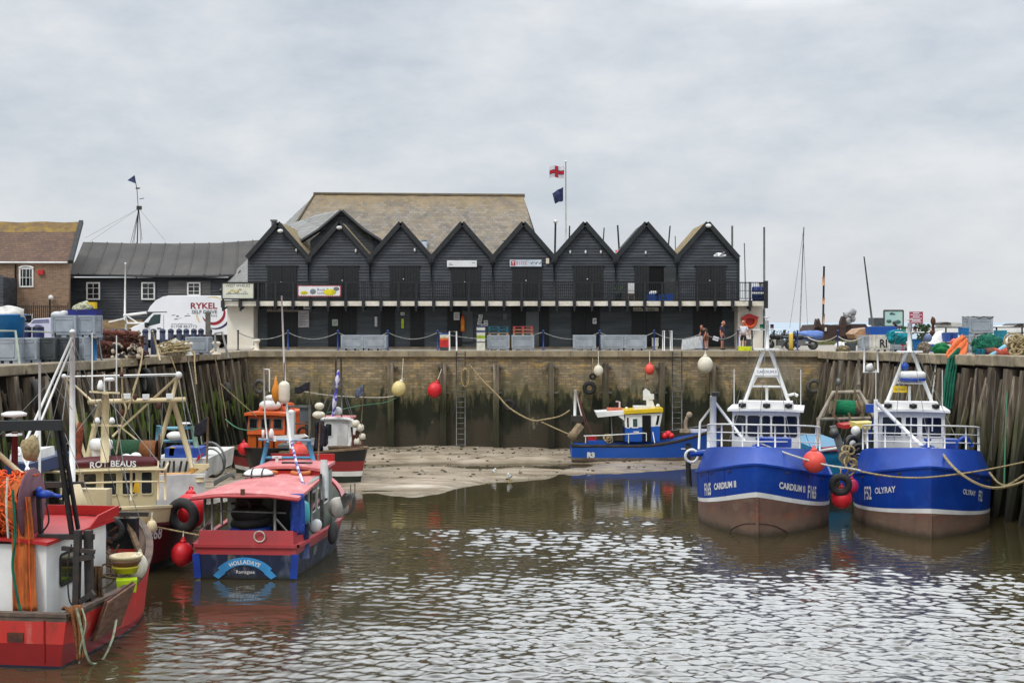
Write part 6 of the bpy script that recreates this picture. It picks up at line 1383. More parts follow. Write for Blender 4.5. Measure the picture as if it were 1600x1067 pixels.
# -------------------------------------------------------------- E: black, red and white boat
def boatE():
    X0,Y0=px2x(563,63.4),63.4; W2=mudz(X0,Y0)-.05
    r=thing('black_red_boat','black hulled boat with red band and white stripe aground below the furled purple sail','boat',(X0,Y0,W2),math.atan2(-.50,.87))
    sheer=lambda t:1.40+.30*max(0,(t-.35)/.65)**1.6
    H=Hull(7.6,planform(3.3,.42,.5,2.2,1.7,2.6),planform(2.7,.36,.5,1.8,1.4,2.4),sheer,.5,rake=.35,sternrake=.35,zref=1.7)
    H.build(r,[(lambda t:.36,mk('dark_green_bottom',(40,48,36),rough=.8)),(lambda t:.55+.06*t,WHITE),(lambda t:1.02+.1*t,paint('boat_red_paint',(142,36,38),.3)),(sheer,BLACKP)]); H.rail(r,WOOD,.16,.1,.05); H.inner(r,lambda t:.9,BLACKP,DARKIRON)
    H.text(r,'L AM',.30,LETW,-1,5.6,.42,1.0)
    def G(px,py,Y): return r.matrix_basis.inverted()@pt(px,py,Y)
    mm=MB(); w=[pt(505,700,66.5),pt(545,702,66.5),pt(546,655,66.5),pt(505,652,66.5)]
    # cabin as a box in world axes
    b=MB(); a=pt(505,702,66.3);c=pt(546,656,66.3); b.box(((a.x+c.x)/2,67.2,(a.z+c.z)/2-.2),(c.x-a.x,1.8,c.z-a.z+.4)); cab=b.build('wheelhouse',WHITE,r,world=True)
    qd=[V(a.x,66.3,a.z),V(c.x,66.3,a.z),V(c.x,66.3,c.z),V(a.x,66.3,c.z)]
    qwin(cab,qd,.06,.36,.42,.90,WHITE,GLASS,.05,.12,.03,world=True)
    b=MB(); b.box(((a.x+c.x)/2+.32,66.28,(a.z+c.z)/2-.1),(.55,.05,1.35)); b.build('door',mk('white_door',(230,228,224),rough=.5),cab,world=True)
    b=MB(); b.box(((a.x+c.x)/2,67.2,c.z+.05),(c.x-a.x+.25,2.1,.1)); b.build('roof',paint('pale_red_roof',(200,120,120),.3),r,world=True)
    b=MB(); b.tube(smoothpath([G(500,655,66.2),G(520,654,66.2),G(548,656,66.1),G(555,668,66.0),G(548,690,66),G(540,712,66)],4),.09,7); b.build('arch_rail',WHITE,r)
    b=MB(); b.tube([G(525,558,66),G(524,640,66)],.05,6); b.tube([G(533,560,66.4),G(534,652,66.4)],.045,6); b.build('mast',STEEL,r)
    b=MB(); rows=[]
    for i in range(16):
        v=i/15; w_=1.2+2.4*abs(math.sin(v*7)); rows.append([G(lerp(529,520,v)+w_*math.cos(a_),lerp(578,650,v),65.8+.06*w_*math.sin(a_)) for a_ in [k*math.pi/4 for k in range(9)]])
    b.grid(rows); b.build('furled_sail',mk('purple_white_sail',(76,66,170),(214,210,226),sc=3,lo=.46,hi=.54,rough=.9),r)
    b=MB(); b.ball(G(528,642,66.2),.22,10,7); b.build('white_dome',WHITE,r)
    b=MB()
    for p,q in (((527,590),(502,640)),((530,585),(556,665)),((533,600),(560,690)),((528,600),(505,660))): b.cyl(G(*p,66.2),G(*q,66),.02,n=4)
    b.build('stay',STEEL,r)
    b=MB()
    for k in range(9):
        px=rng.uniform(545,566); b.cyl(G(px,704,64.4),G(px+rng.uniform(-4,6),rng.uniform(665,685),64.6),.05,n=6)
    b.build('deck_poles',RUST,r)
    b=MB()
    for (px,py,s_) in ((556,662,.2),(563,668,.2),(566,682,.18),(558,690,.22)): b.ball(G(px,py,64.6),s_,8,6,noise_=.2)
    b.build('stern_floats',BUOYW,r)
    # radar pole at the left of this boat
    b=MB(); b.cyl(G(499,700,63),G(499,650,63),.06,n=6); b.build('radar_post',STEEL,r)
    b=MB(); b.ball(G(499,634.5,63),.24,12,8,sx=1,sy=1,sz=.75); b.ball(G(498,648,63),.32,12,8,sz=.6); b.build('radar_dome',BUOYW,r)
    return r
be=boatE()
# grey work boat wheel frame between D and E
o=thing('grey_work_boat','grey work boat with a windowed frame between the orange and black boats','boat',tuple(pt(470,730,66)))
b=MB(); a=pt(449,732,66);c=pt(492,690,66); b.prism([V(a.x,64.5,a.z),V(c.x,64.5,a.z),V(c.x+.2,64.3,c.z),V(a.x-.2,64.3,c.z)],(0,4,0)); b.build('hull',mk('grey_boat_paint',(120,122,120),rough=.6),o,world=True)
b=MB()
for px in (451,484): b.beam(pt(px,700,66),pt(px,636,66),.12)
b.beam(pt(449,635,66),pt(486,635,66),.12); b.beam(pt(451,662,66),pt(484,662,66),.08); b.build('frame',STEEL,o,world=True)
b=MB(); b.box(pt(476,648,66.1),(.5*1.0,.08,.75)); b.build('window',mk('grey_glass',(96,104,108),rough=.15),o,world=True)
b=MB(); b.torus(pt(474,676,65.8),.27,.07,(0,1,0),18,8); b.build('life_ring',RUBBER,o,world=True)
b=MB(); b.box(pt(455,672,65.8),(.35,.5,1.9)); b.ball(pt(455,645,65.7),.18,8,6); b.build('equipment',WHITE,o,world=True)
# -------------------------------------------------------------- R3: small blue boat broadside
def boatR():
    Y0=74.2; xs_=px2x(884,Y0); xb=px2x(1116,Y0); z0=CZ-(717-HY)/F*Y0
    r=thing('small_blue_boat','small bright blue boat R3 with a yellow cabin roof aground by the far wall','fishing boat',(xb,Y0,z0),0.0)
    L=xb-xs_
    sheer=lambda t:.88+.04*t+1.0*max(0,(t-.45)/.55)**1.9
    H=Hull(L-.3,planform(2.9,.88,.5,2.1,1.5),planform(2.5,.86,.45,1.8,1.2),sheer,.3,rake=.55,zref=1.8,flare=1.0)
    GRB=mk('grey_brown_boot',(120,112,102),(96,80,70),sc=2,rough=.8)
    H.build(r,[(lambda t:.08,ANTIF),(lambda t:.20,GRB),(lambda t:sheer(t)-.1,BLUE2),(sheer,BLACKP)]); H.rail(r,mk('black_rail',(40,38,36),(70,62,54),sc=3,rough=.7),.16,.09,.02); H.inner(r,lambda t:.55+.6*t**3,BLUE2,DARKIRON)
    H.text(r,'R3',.40,LETW,-1,L-.3-.45+.25,.66,1.0,bold=.03)
    def G(px,py,Y=73.2): return r.matrix_basis.inverted()@pt(px,py,Y)
    YA,YB=73.3,75.0
    def ws(p): return r.matrix_basis.inverted()@p
    # cabin: blue below, white above
    for nm,pts,mt in (('cabin_side',[(977,690),(1031,690),(1031,666),(977,668)],BLUE2),('cabin_top',[(977,668),(1031,666),(1035,645),(975,648)],WHITE)):
        b=MB(); P=[pt(x,y,YA) for x,y in pts]; b.prism(P,V(0,1.7,0)); cab=b.build(nm,mt,r,world=True)
    qd=[pt(977,690,YA-.0),pt(1031,690,YA),pt(1035,646,YA),pt(975,648,YA)]
    qwin(cab,qd,.20,.38,.50,.88,WHITE,mk('cabin_glass',(70,96,92),rough=.1),.06,.05,.04,world=True)
    qwin(cab,qd,.05,.14,.5,.92,WHITE,GLASS,.04,.03,.03,world=True); 
    qwin(cab,[pt(1021,667,YA),pt(1030.5,667,YA),pt(1035,646,YA),pt(1025,646,YA)],.15,.80,.1,.92,WHITE,GLASS,.04,.03,.03,world=True)
    b=MB(); a=pt(1003.5,690,YA-.02);c=pt(1017,649,YA-.02); b.box(((a.x+c.x)/2,YA-.02,(a.z+c.z)/2),(c.x-a.x,.05,c.z-a.z)); b.build('doorway',MATS['dark_interior'],cab,world=True)
    b=MB(); b.box(pt(994,674.5,YA-.03),(.32,.03,.06)); b.build('stripe',LETW,r,world=True)
    b=MB(); b.prism([pt(975,647,YA-.15),pt(1036,643.5,YA-.15),pt(1036,637.5,YA-.15),pt(975,641.5,YA-.15)],V(0,2.0,0)); b.build('yellow_roof',YELLOW,r,world=True)
    b=MB(); b.prism([pt(934,652,YA-.05),pt(976,648,YA-.05),pt(975,641.5,YA-.05),pt(931,644,YA-.05)],V(0,1.8,0)); b.prism([pt(966,650,YA),pt(977,658,YA),pt(977,647,YA)],V(0,1.7,0)); b.build('awning',WHITE,r,world=True)
    b=MB(); b.box(pt(960,640,74),(.85,.6,.22)); b.build('red_float_box',mk('salmon_box',(206,110,84),rough=.6),r,world=True)
    b=MB(); b.box(pt(1001,637,74),(.85,.7,.24)); b.build('raft_case',WHITE,r,world=True)
    b=MB(); b.prism([pt(1011,638,73.9),pt(1024,638,73.9),pt(1015,611,73.9),pt(1009,607,73.9),pt(1005,611,73.9),pt(1005,625,73.9),pt(1010,625,73.9)],V(0,.18,0)); b.prism([pt(1012,616,73.85),pt(1022,616,73.85),pt(1022,624,73.85),pt(1014,624,73.85)],V(0,.4,0)); b.build('mast',WHITE,r,world=True)
    b=MB(); b.cyl(pt(1010,612,74),pt(1008,582,74),.05,.03,n=6); b.cyl(pt(1012,600,74),pt(1011,592,74),.09,n=6); b.build('mast_pole',WOOD,r,world=True)
    b=MB(); b.tube([pt(968,640,74.2),pt(968,628,74.2),pt(962,627,74.2)],.06,6); b.build('exhaust',mk('pinkish_pipe',(214,190,184),rough=.6),r,world=True)
    b=MB(); b.ball(pt(1028,634,73.8),.12,8,6); b.ball(pt(979,638,73.8),.09,8,6); b.build('roof_lamp',WHITE,r,world=True)
    b=MB(); b.cyl(pt(957,690,73.1),pt(955,650,73.1),.04,n=6); b.build('awning_post',STEEL,r,world=True)
    # rails
    b=MB(); b.tube([pt(912,681,72.9),pt(945,680,72.9),pt(1006,676.5,72.9),pt(1010,677,72.9)],.03,5)
    for x,y0,y1 in ((915,682,692),(982,678,692),(1010,677,689)): b.cyl(pt(x,y0,72.9),pt(x,y1,72.9),.025,n=5)
    b.build('handrail',WHITE,r,world=True)
    b=MB(); b.tube([pt(1023,692,72.9),pt(1020,675,73.2)],.03,5); b.build('grab_rail',WHITE,r,world=True)
    # stern gallows
    b=MB(); b.tube([pt(898,655,73.6),pt(899,610,73.6)],.085,7); b.tube([pt(911,655,73.6),pt(899,609,73.6)],.06,7); b.build('gallows',WHITE,r,world=True)
    b=MB(); b.tube([pt(894,690,73.6),pt(894,655,73.6)],.04,6); b.tube([pt(912,692,73.4),pt(911,655,73.6)],.05,6); b.beam(pt(893,656,73.6),pt(916,657,73.6),.12,.12); b.box(pt(903,654,73.6),(.8,.4,.35)); b.build('gallows_frame',DARKIRON,r,world=True)
    b=MB(); b.beam(pt(892,684,72.9),pt(907,664,73.2),.42,.3); b.ball(pt(896,679,72.8),.28,9,6,noise_=.3); b.build('rolled_net',mk('sandy_net',(150,132,104),(120,104,82),sc=7,rough=.95,bump=.7),r,world=True)
    b=MB()
    for p,q in (((903,616),(916,664)),((905,622),(926,680)),((902,612),(912,655))): b.tube(sag(pt(*p,73.5),pt(*q,73.3),.15,6),.02,4)
    b.build('tackle',mk('red_brown_rope',(120,70,56),rough=.9),r,world=True)
    b=MB(); b.box(pt(924,686,73.7),(.55,.4,.3)); b.build('red_box',RED,r,world=True)
    b=MB(); b.box(pt(931,691,73.4),(1.0,.5,.22)); b.build('blue_fish_box',BLUE2,r,world=True)
    b=MB()
    for k in range(6): b.torus(pt(953+rng.uniform(-7,7),686+rng.uniform(-4,4),73.4),rng.uniform(.12,.25),.035,(rng.uniform(-1,1),1,rng.uniform(-1,1)),12,5)
    b.build('rope_heap',ROPE,r,world=True)
    # bow gear
    b=MB(); b.ball(pt(1039,681,73.5),.20,9,7); b.ball(pt(1044,678,73.5),.2,9,7); b.ball(pt(1049,681,73.4),.17,9,7); b.build('red_floats',BUOYR,r,world=True)
    b=MB(); b.tube(smoothpath([pt(1018,682,74),pt(1034,675,74),pt(1055,672,74.2),pt(1080,668,74.3),pt(1108,664,74.3)],3),.025,5); b.build('bow_rail',STEEL,r,world=True)
    b=MB(); b.tube(smoothpath([pt(1072,672,74.2),pt(1071,660,74.2),pt(1075,650,74.2),pt(1078,646,74.2)],4),.11,7); b.ball(pt(1077,648,74.1),.18,8,6); b.box(pt(1070,673,74.2),(.6,.4,.18)); b.build('bow_hauler',mk('sandy_hauler',(176,160,134),(140,124,104),sc=5,rough=.8),r,world=True)
    b=MB(); b.box(pt(1093,673,74.2),(1.1,.7,.16)); b.build('foredeck_locker',mk('pale_blue_locker',(206,208,226),rough=.6),r,world=True)
    b=MB(); b.box(pt(1068,701,72.84),(.25,.03,.05)); b.build('vent',LETW,r,world=True)
    return r
br=boatR()
# -------------------------------------------------------------- F: teal boat with the green net roll between the trawlers
def boatF():
    r=thing('turquoise_boat','turquoise boat with a green net roll in a pale steel gantry between the blue trawlers','fishing boat',tuple(pt(1318,760,60)),0)
    Yf=60
    b=MB(); P=[pt(1268,742,Yf),pt(1330,742,Yf),pt(1326,694,Yf),pt(1272,700,Yf)]; b.prism(P,V(0,6,0)); b.build('hull',TEAL,r,world=True)
    b=MB(); b.prism([pt(1285,706,Yf-.1),pt(1312,704,Yf-.1),pt(1312,697,Yf-.1),pt(1285,699,Yf-.1)],V(0,.2,0)); b.build('bulwark',RED,r,world=True)
    b=MB(); b.tube([pt(1283,704,59.6),pt(1316,699,59.6),pt(1322,690,59.6),pt(1318,712,59.7)],.08,6); b.build('gunwale',WHITE,r,world=True)
    GP=mk('pale_gantry_paint',(176,166,150),(136,124,108),sc=2,rough=.7,layers=[('n',(110,76,54),4,(1,1,.5),.56,.72,.7)])
    for pts,rr in (([(1277,705),(1279,656),(1302,613),(1342,612),(1366,650)],.10),([(1276,655),(1360,653)],.08),([(1352,656),(1354,700)],.09),([(1302,614),(1286,650)],.05)):
        b=MB(); b.tube([pt(x,y,61) for x,y in pts],rr,7); b.build('gantry',GP,r,world=True)
    b=MB(); b.cyl(pt(1302,636,61.2),pt(1334,637,61.2),.36,n=16); b.build('green_net_roll',mk('emerald_net',(14,130,84),(10,100,64),sc=6,st=(.6,2,2),rough=.9,bump=.7,bsc=30),r,world=True)
    for a,c in ((1298,1303),(1333,1346)):
        b=MB(); b.cyl(pt(a,636,61.2),pt(c,637,61.2),.33,.30,n=14); b.build('net_roll_end',MATS['sandy_net'],r,world=True)
    b=MB()
    for p,q in (((1308,605),(1302,652)),((1335,608),(1349,650)),((1300,645),(1312,660)),((1326,645),(1331,668))): b.beam(pt(*p,60.7),pt(*q,60.7),.09,.07)
    b.build('net_arm',WOOD,r,world=True)
    b=MB(); b.cyl(pt(1310,560,61),pt(1310,612,61),.02,n=4); b.cyl(pt(1318,560,61),pt(1311,590,61),.02,n=4); b.ball(pt(1310,597,61),.12,7,5,sz=1.6); b.build('tackle',STEEL,r,world=True)
    b=MB(); b.prism([pt(1318,670,58.5),pt(1336,668,58.5),pt(1336,662,58.5),pt(1318,664,58.5)],V(0,1.2,0)); b.build('red_box',RED,r,world=True)
    b=MB(); b.prism([pt(1337,669,57.5),pt(1372,672,57.5),pt(1368,660,57.5),pt(1338,661,57.5)],V(0,1.2,0)); b.build('yellow_box',paint('pale_yellow_paint',(220,200,110),.3),r,world=True)
    b=MB(); b.ball(pt(1337,673,57.3),.22,8,6); b.ball(pt(1329,690,57.2),.25,8,6,noise_=.3); b.build('white_float',WHITE,r,world=True)
    b=MB(); b.tube([pt(1342,600,61.5),pt(1342,640,61.5)],.1,6); b.cyl(pt(1342,560,61.5),pt(1342,640,61.5),.07,n=6); b.beam(pt(1330,628,61.5),pt(1358,626,61.5),.1); b.build('mast',GP,r,world=True)
    return r
boatF()
def clutter(): 
    b=MB()
    for k in range(8): b.torus(pt(rng.uniform(1318,1334),rng.uniform(700,735),49.5+rng.uniform(0,.8)),rng.uniform(.12,.28),.04,(rng.uniform(-1,1),1,rng.uniform(-1,1)),12,5)
    b.solo('rope_tangle',ROPE,'tangle of tan rope hanging between the two blue trawlers','rope')
clutter()
buoy(pt(1272,721,48.6),.43,BUOYS,'large salmon buoy at the bow rail of the trawler CARDIUM II',pt(1274,700,49.2),sz=1.0)
tyre(pt(1313,757,49.4),.31,.14,(.15,1,.1),'black tyre fender between the two blue trawlers',pt(1314,730,49.6))
buoy(pt(1315,778,49.7),.40,BUOYR,'red buoy below the tyre between the blue trawlers',sz=1.0)
buoy(pt(1331,759,50.2),.26,mk('magenta_buoy_plastic',(206,40,90),rough=.5),'small magenta buoy squeezed behind the tyre between the trawlers')
# mooring ropes of the blue trawlers
rope([pt(1186,692,49.2),pt(1215,703,49),pt(1250,715,48.4),pt(1290,726,48.2),pt(1330,732,48),pt(1345,735,47.5)],.035,ROPEW,'white mooring rope from the bow of CARDIUM II across to its neighbour')
rope([pt(1343,736,47.6),pt(1390,744,47.0),pt(1440,746,46.6),pt(1500,740,47),pt(1560,730,48),pt(1640,713,49)],.035,ROPE,'long slack rope across the bow of OLYRAY to the right quay')
rope([pt(1466,700,48.8),pt(1490,730,47),pt(1520,752,46.6),pt(1550,762,46.8),pt(1585,757,47.5),pt(1620,742,48.5)],.05,ROPE,'thick looped rope from the bow of OLYRAY down to the right quay')
rope([pt(1546,738,49.5),pt(1560,754,48.8),pt(1575,757,48.6),pt(1600,742,49)],.04,ROPE,'short drooping rope at the right shoulder of OLYRAY')
rope([pt(210,815,40.0),pt(260,826,41),pt(312,836,40.2)],.025,ROPE,'thin rope from the maroon bow to the red roofed boat')
rope([pt(352,655,64),pt(370,668,63),pt(392,672,62.4),pt(408,668,63)],.03,ROPEG,'thin green rope from the left quay to the orange boat')
rope([pt(345,600,63),pt(372,625,64),pt(400,650,64.6)],.03,ROPE,'brown rope slanting from the left quay to the roof of the orange boat')
# -------------------------------------------------------------- G, H: small boats behind at the left
o=thing('white_dinghy_cabin','small white cabin boat with a dark blue hull at the far left','boat',tuple(pt(28,760,42)))
b=MB(); b.prism([pt(14,722,42),pt(44,724,42),pt(42,708,42),pt(16,710,42)],V(0,2.5,0)); b.build('cabin',WHITE,o,world=True)
b=MB(); b.prism([pt(4,742,41.6),pt(48,744,41.6),pt(46,725,41.6),pt(10,722,41.6)],V(0,4,0)); b.build('hull',mk('dark_blue_hull',(30,52,96),rough=.5),o,world=True)
b=MB(); b.cyl(pt(20,712,42.5),pt(20,695,42.5),.05,n=6); b.ball(pt(26,702,42.5),.16,8,6,sz=.6); b.build('mast_light',WHITE,o,world=True)
def boatH():
    r=thing('pale_blue_framed_boat','small white boat with a pale blue ladder frame behind the maroon trawler','fishing boat',tuple(pt(280,760,54)))
    PB=paint('pale_blue_paint',(120,180,200),.3); PG=paint('pale_green_paint',(150,190,160),.3); Yh=54
    b=MB(); b.prism([pt(236,742,Yh-.5),pt(322,746,Yh-.5),pt(326,716,Yh-.5),pt(238,716,Yh-.5)],V(0,5,0)); b.build('hull',mk('white_grey_hull',(206,204,198),(180,176,168),sc=1,rough=.6),r,world=True)
    for pts,m in (([(245,712),(248,665)],PB),([(310,716),(301,666)],PG),([(250,669),(304,668)],PB),([(252,689),(302,689)],PB)):
        b=MB(); b.tube([pt(x,y,Yh) for x,y in pts],.11 if len(pts)==2 and pts[0][0]!=pts[1][0] and pts[0][1]-pts[1][1]>20 else .06,8); b.build('frame_bar',m,r,world=True)
    b=MB(); b.ball(pt(274,681,Yh-.2),.28,12,8,sx=1.35,sz=.7); b.lathe(pt(289,663,Yh),[(.03,-.12),(.05,0),(.26,.02),(.2,.08)],n=10); b.build('radar_dome',WHITE,r,world=True)
    b=MB(); b.box(pt(291,706,Yh+.3),(1.5,1.2,.45)); b.build('blue_cover',CANVAS,r,world=True)
    b=MB(); b.prism([pt(264,712,Yh-.3),pt(271,712,Yh-.3),pt(273,700,Yh-.3),pt(265,699,Yh-.3)],V(0,.3,0)); b.build('oilskin',MATS['yellow_oilskin'],r,world=True)
    b=MB(); b.prism([pt(306,722,Yh-.6),pt(316,712,Yh-.6),pt(317,708,Yh-.6),pt(309,712,Yh-.6)],V(0,.06,0)); b.build('red_ensign',SIGNR,r,world=True)
    b=MB()
    for k in range(7): b.cyl(pt(244+k*9,738,Yh-.7),pt(246+k*9+rng.uniform(-2,2),720,Yh-.7),.05,n=5)
    b.build('rail_stanchion',DARKIRON,r,world=True)
    return r
boatH()
b=MB(); b.torus(pt(330,718,55),.75,.05,(.5,1,.1),22,6); b.torus(pt(333,722,55.2),.6,.04,(.6,1,.2),22,6); b.solo('wire_hoop',STEEL,'big wire hoop leaning at the left quay behind the black flag','hoop')
b=MB()
for k in range(3): b.tube(smoothpath([pt(334,752+3*k,50),pt(345,746+2.4*k,50),pt(360,739+2*k,50),pt(367,744+2*k,50)],4),.04,5)
b.solo('tube_rack',STEEL,'pale bent tubes beside the roof of the red roofed boat','rack')
# gulls on the mud
def gull(c,label,hd=0.0,s=1.0,fly=False):
    o=thing('gull',label,'gull',tuple(c),hd); W_=mk('gull_white',(232,232,230),rough=.7); G_=mk('gull_grey',(160,166,172),rough=.7)
    if not fly:
        b=MB(); b.ball((0,0,.26*s),.13*s,12,8,sx=1.9,sz=.95,M=Matrix.Rotation(-.25,3,'Y')); b.ball((.2*s,0,.42*s),.075*s,10,7); b.tube([V(.12,0,.30)*s,V(.19,0,.40)*s],.07*s,8); b.lathe(V(-.2,0,.22)*s,[(.07*s,0),(.03*s,.16*s)],(-1,0,-.1),8); b.build('body',W_,o)
        b=MB()
        for sy in (-1,1): b.ball((-.04*s,sy*.10*s,.28*s),.1*s,10,6,sx=2.1,sy=.35,sz=.8)
        b.build('wing',G_,o)
        b=MB(); b.lathe(V(.26,0,.42)*s,[(.022*s,0),(.004,.09*s)],(1,0,-.15),6); b.cyl(V(0,.04,0)*s,V(0,.04,.16)*s,.012*s,n=4); b.cyl(V(.02,-.04,0)*s,V(0,-.04,.16)*s,.012*s,n=4); b.build('bill_and_legs',YELLOW,o)
    else:
        b=MB(); b.ball((0,0,0),.13,12,8,sx=2.6,sz=.8); b.ball((.36,0,.04),.08,8,6); b.lathe((-.3,0,0),[(.07,0),(.1,.2),(.02,.24)],(-1,0,0),8); b.build('body',W_,o)
        for sy in (-1,1):
            P=[V(.12,sy*.05,.05),V(.2,sy*.35,.22),V(.05,sy*.75,.26),V(-.15,sy*.95,.2),V(-.05,sy*.55,.18),V(-.12,sy*.08,.04)]
            b=MB(); b.prism(P,V(0,0,.02)); b.build('wing',W_,o)
    return o
for (px,py,l,h_) in ((772,739,'white gull standing left on the edge of the mud bank',-1.2),(796,744,'white gull standing right, nearer the water on the mud bank',-1.9)):
    Yg=2000*(CZ-WZ-.12)/(py+4-HY); x=px2x(px,Yg); gull((x,Yg,mudz(x,Yg)),l,h_,.85)
gull(pt(1126,400,60),'white gull flying in front of the rightmost hut',.15,1,True).scale=(.62,.62,.62)
# ================================================================ THINGS ON THE QUAYS
def make_tub(name,label,mat,loc,rz=0,w=1.36,d=1.1,h=.86,group=None):
    o=thing(name,label,'fish tub',loc,rz,group)
    b=MB(); z0=.12
    b.box((0,0,z0+(h-z0)/2),(w*.96,d*.96,h-z0-.01),taper=1.02)
    for s_ in (-1,1):
        for (x0,x1) in ((-.40,-.02),(.02,.40)):
            pass
        y=s_*(d*.49)
        for zz in (z0+.16,h-.16): b.box((0,y,zz),(w*.72,.04,.05))
        for xx in (-.36,.36): b.box((xx*w,y,(z0+h)/2),(.05,.04,h-z0-.28))
        for xx in (-.46,.46): b.box((xx*w,y,(z0+h)/2),(.09,.05,h-z0-.05))
        x=s_*(w*.49)
        for yy in (-.44,.44): b.box((x,yy*d,(z0+h)/2),(.05,.09,h-z0-.05))
        for zz in (z0+.16,h-.16): b.box((x,0,zz),(.04,d*.66,.05))
    b.build('body',mat,o)
    b=MB(); b.box((0,0,h-.02),(w*1.02,d*1.02,.08)); b.build('rim',mat,o)
    for xx in (-.4,0,.4):
        b=MB(); b.box((xx*w,0,.06),(.22,d*.9,.12)); b.build('foot',mat,o)
    return o
def ground(px,py,zg=0.0):
    Y=F*(CZ-zg)/(py-HY); return V(px2x(px,Y),Y,zg)
def place(px0,px1,pyb,zg=0.0):
    a=ground((px0+px1)/2,pyb,zg); return a,(px1-px0)/F*a.y
GRP='grey fish tubs on the far quay'
spots=[(535,569,'grey fish tub left of the pair in front of the second and third huts'),(570,605,'grey fish tub right of the pair in front of the third hut'),
 (762,796,'grey fish tub carrying the turquoise pallet'),(800,834,'grey fish tub carrying the red pallet'),
 (895,931,'grey fish tub standing alone below the notice of the sixth hut'),(939,973,'grey fish tub left of the touching pair under the open door'),(974,1009,'grey fish tub right of the touching pair under the open door')]
proto=None; tubs=[]
for (a,c,l) in spots:
    p,w_=place(a,c,547.3)
    if proto is None: proto=make_tub('fish_tub',l,GREYTUB,p,0,1.38,1.1,.92,GRP); tubs.append(proto)
    else: tubs.append(dup(proto,p,rng.uniform(-.03,.03),l,GRP))
def pallet(p,m1,m2,label,rz=0):
    o=thing('pallet',label,'pallet',p,rz)
    for z,nm,m in ((.02,'bottom_boards',m2),(.16,'top_boards',m1)):
        b=MB()
        for y in (-.42,-.14,.14,.42): b.box((0,y,z),(1.26,.17,.035))
        b.build(nm,m,o)
    for x in (-.54,0,.54):
        b=MB(); b.box((x,0,.09),(.13,1.0,.10)); b.build('block',m2,o)
    return o
BARE=mk('bare_pallet_wood',(176,150,116),(136,112,84),sc=4,rough=.85); TQP=mk('turquoise_pallet_paint',(16,90,110),(20,70,84),sc=3,rough=.7); RDP=mk('red_pallet_paint',(170,70,62),(140,56,50),sc=3,rough=.7)
p=tubs[2].location+V(0,0,.90); pallet(p,BARE,BARE,'bare wooden pallet lying under the turquoise pallet'); pallet(p+V(.0,0,.20),TQP,TQP,'turquoise pallet on the stack at the fish tub'); pallet(p+V(0,0,.40),TQP,TQP,'topmost turquoise pallet with a pale edge')
p=tubs[3].location+V(0,0,.90); pallet(p,BARE,BARE,'bare wooden pallet lying under the red pallet'); pallet(p+V(0,0,.20),BARE,RDP,'middle pallet with reddish blocks on the right tub'); pallet(p+V(0,0,.40),RDP,RDP,'topmost red pallet on the right tub')
# blue chain posts
BPOST=mk('blue_post_paint',(30,66,140),(24,54,116),sc=3,rough=.5,layers=[('n',(130,130,130),5,(1,1,.5),.62,.76,.4)])
CHAIN=mk('chain_steel',(140,142,140),(104,104,100),sc=8,rough=.6,metal=.3)
posts=[(372,546,'dark'),(450,546,''),(528,546,''),(606,546,''),(684,546,''),(750,546,'x'),(849,546,''),(937,546,''),(1022,546,''),(1099,546,''),(1153,546,''),(1175,546,'dark')]
base=None; tops=[]
for px,py,k in posts:
    Yp=79.6; X=px2x(px,Yp)
    if k=='x': continue
    if base is None or k=='dark':
        o=thing('chain_post','slim dark chain post at the end of the row on the far quay' if k=='dark' else '','post',(X,Yp,0),0,'chain posts along the far quay')
        b=MB(); b.cyl((0,0,0),(0,0,1.15),.05,n=8); b.build('shaft',DARKIRON if k=='dark' else BPOST,o)
        b=MB(); b.lathe((0,0,1.13),[(.05,0),(.075,.05),(.06,.11),(.0,.13)],n=8); b.lathe((0,0,0),[(.13,0),(.13,.03)],n=10); b.build('cap',DARKIRON if k=='dark' else BPOST,o)
        if k!='dark': base=o; o['label']='slim blue chain post standing on the edge of the far quay'
    else: dup(base,(X,Yp,0))
    tops.append(V(X,Yp,1.1))
for i in range(len(tops)-1):
    b=MB(); b.tube(sag(tops[i],tops[i+1],.42 if (tops[i+1]-tops[i]).length>2 else .15,16),.028,5); b.solo('chain',CHAIN,'grey chain sagging between two posts of the far quay','chain','chains along the far quay')
# coloured crates in stacks
def crate(p,w_,d,h,mat,label,group=None,rz=0):
    o=thing('fish_crate',label,'crate',p,rz,group)
    b=MB(); b.box((0,0,h/2),(w_,d,h*.96),taper=1.04); b.build('body',mat,o)
    b=MB(); b.box((0,0,h*.93),(w_*1.07,d*1.07,h*.14)); b.box((0,-d*.52,h*.55),(w_*.3,.03,h*.25)); b.build('rim',mat,o); return o
CW=mk('cream_crate_plastic',(220,220,204),(200,200,184),sc=4,rough=.6); CR=mk('red_crate_plastic',(206,48,44),(180,40,38),sc=4,rough=.6); CO=mk('orange_crate_plastic',(226,140,60),rough=.6); CBL=mk('blue_crate_plastic',(40,80,160),rough=.6); CLG=mk('lime_crate_plastic',(170,200,40),rough=.6); CNV=mk('slate_crate_plastic',(80,88,130),rough=.6)
p,w_=place(688,702,547.6)
for k,(m,n,h) in enumerate(((DGREYTUB,'dark',.20),(CR,'lower red',.24),(CR,'upper red',.22),(CO,'orange',.12),(CW,'cream',.20),(CBL,'thin blue',.08))):
    crate(p,.56,.5,h,m,f'{n} crate in the stack with red crates beside the white hoop'); p=p+V(0,0,h)
p,w_=place(745,758,547.6)
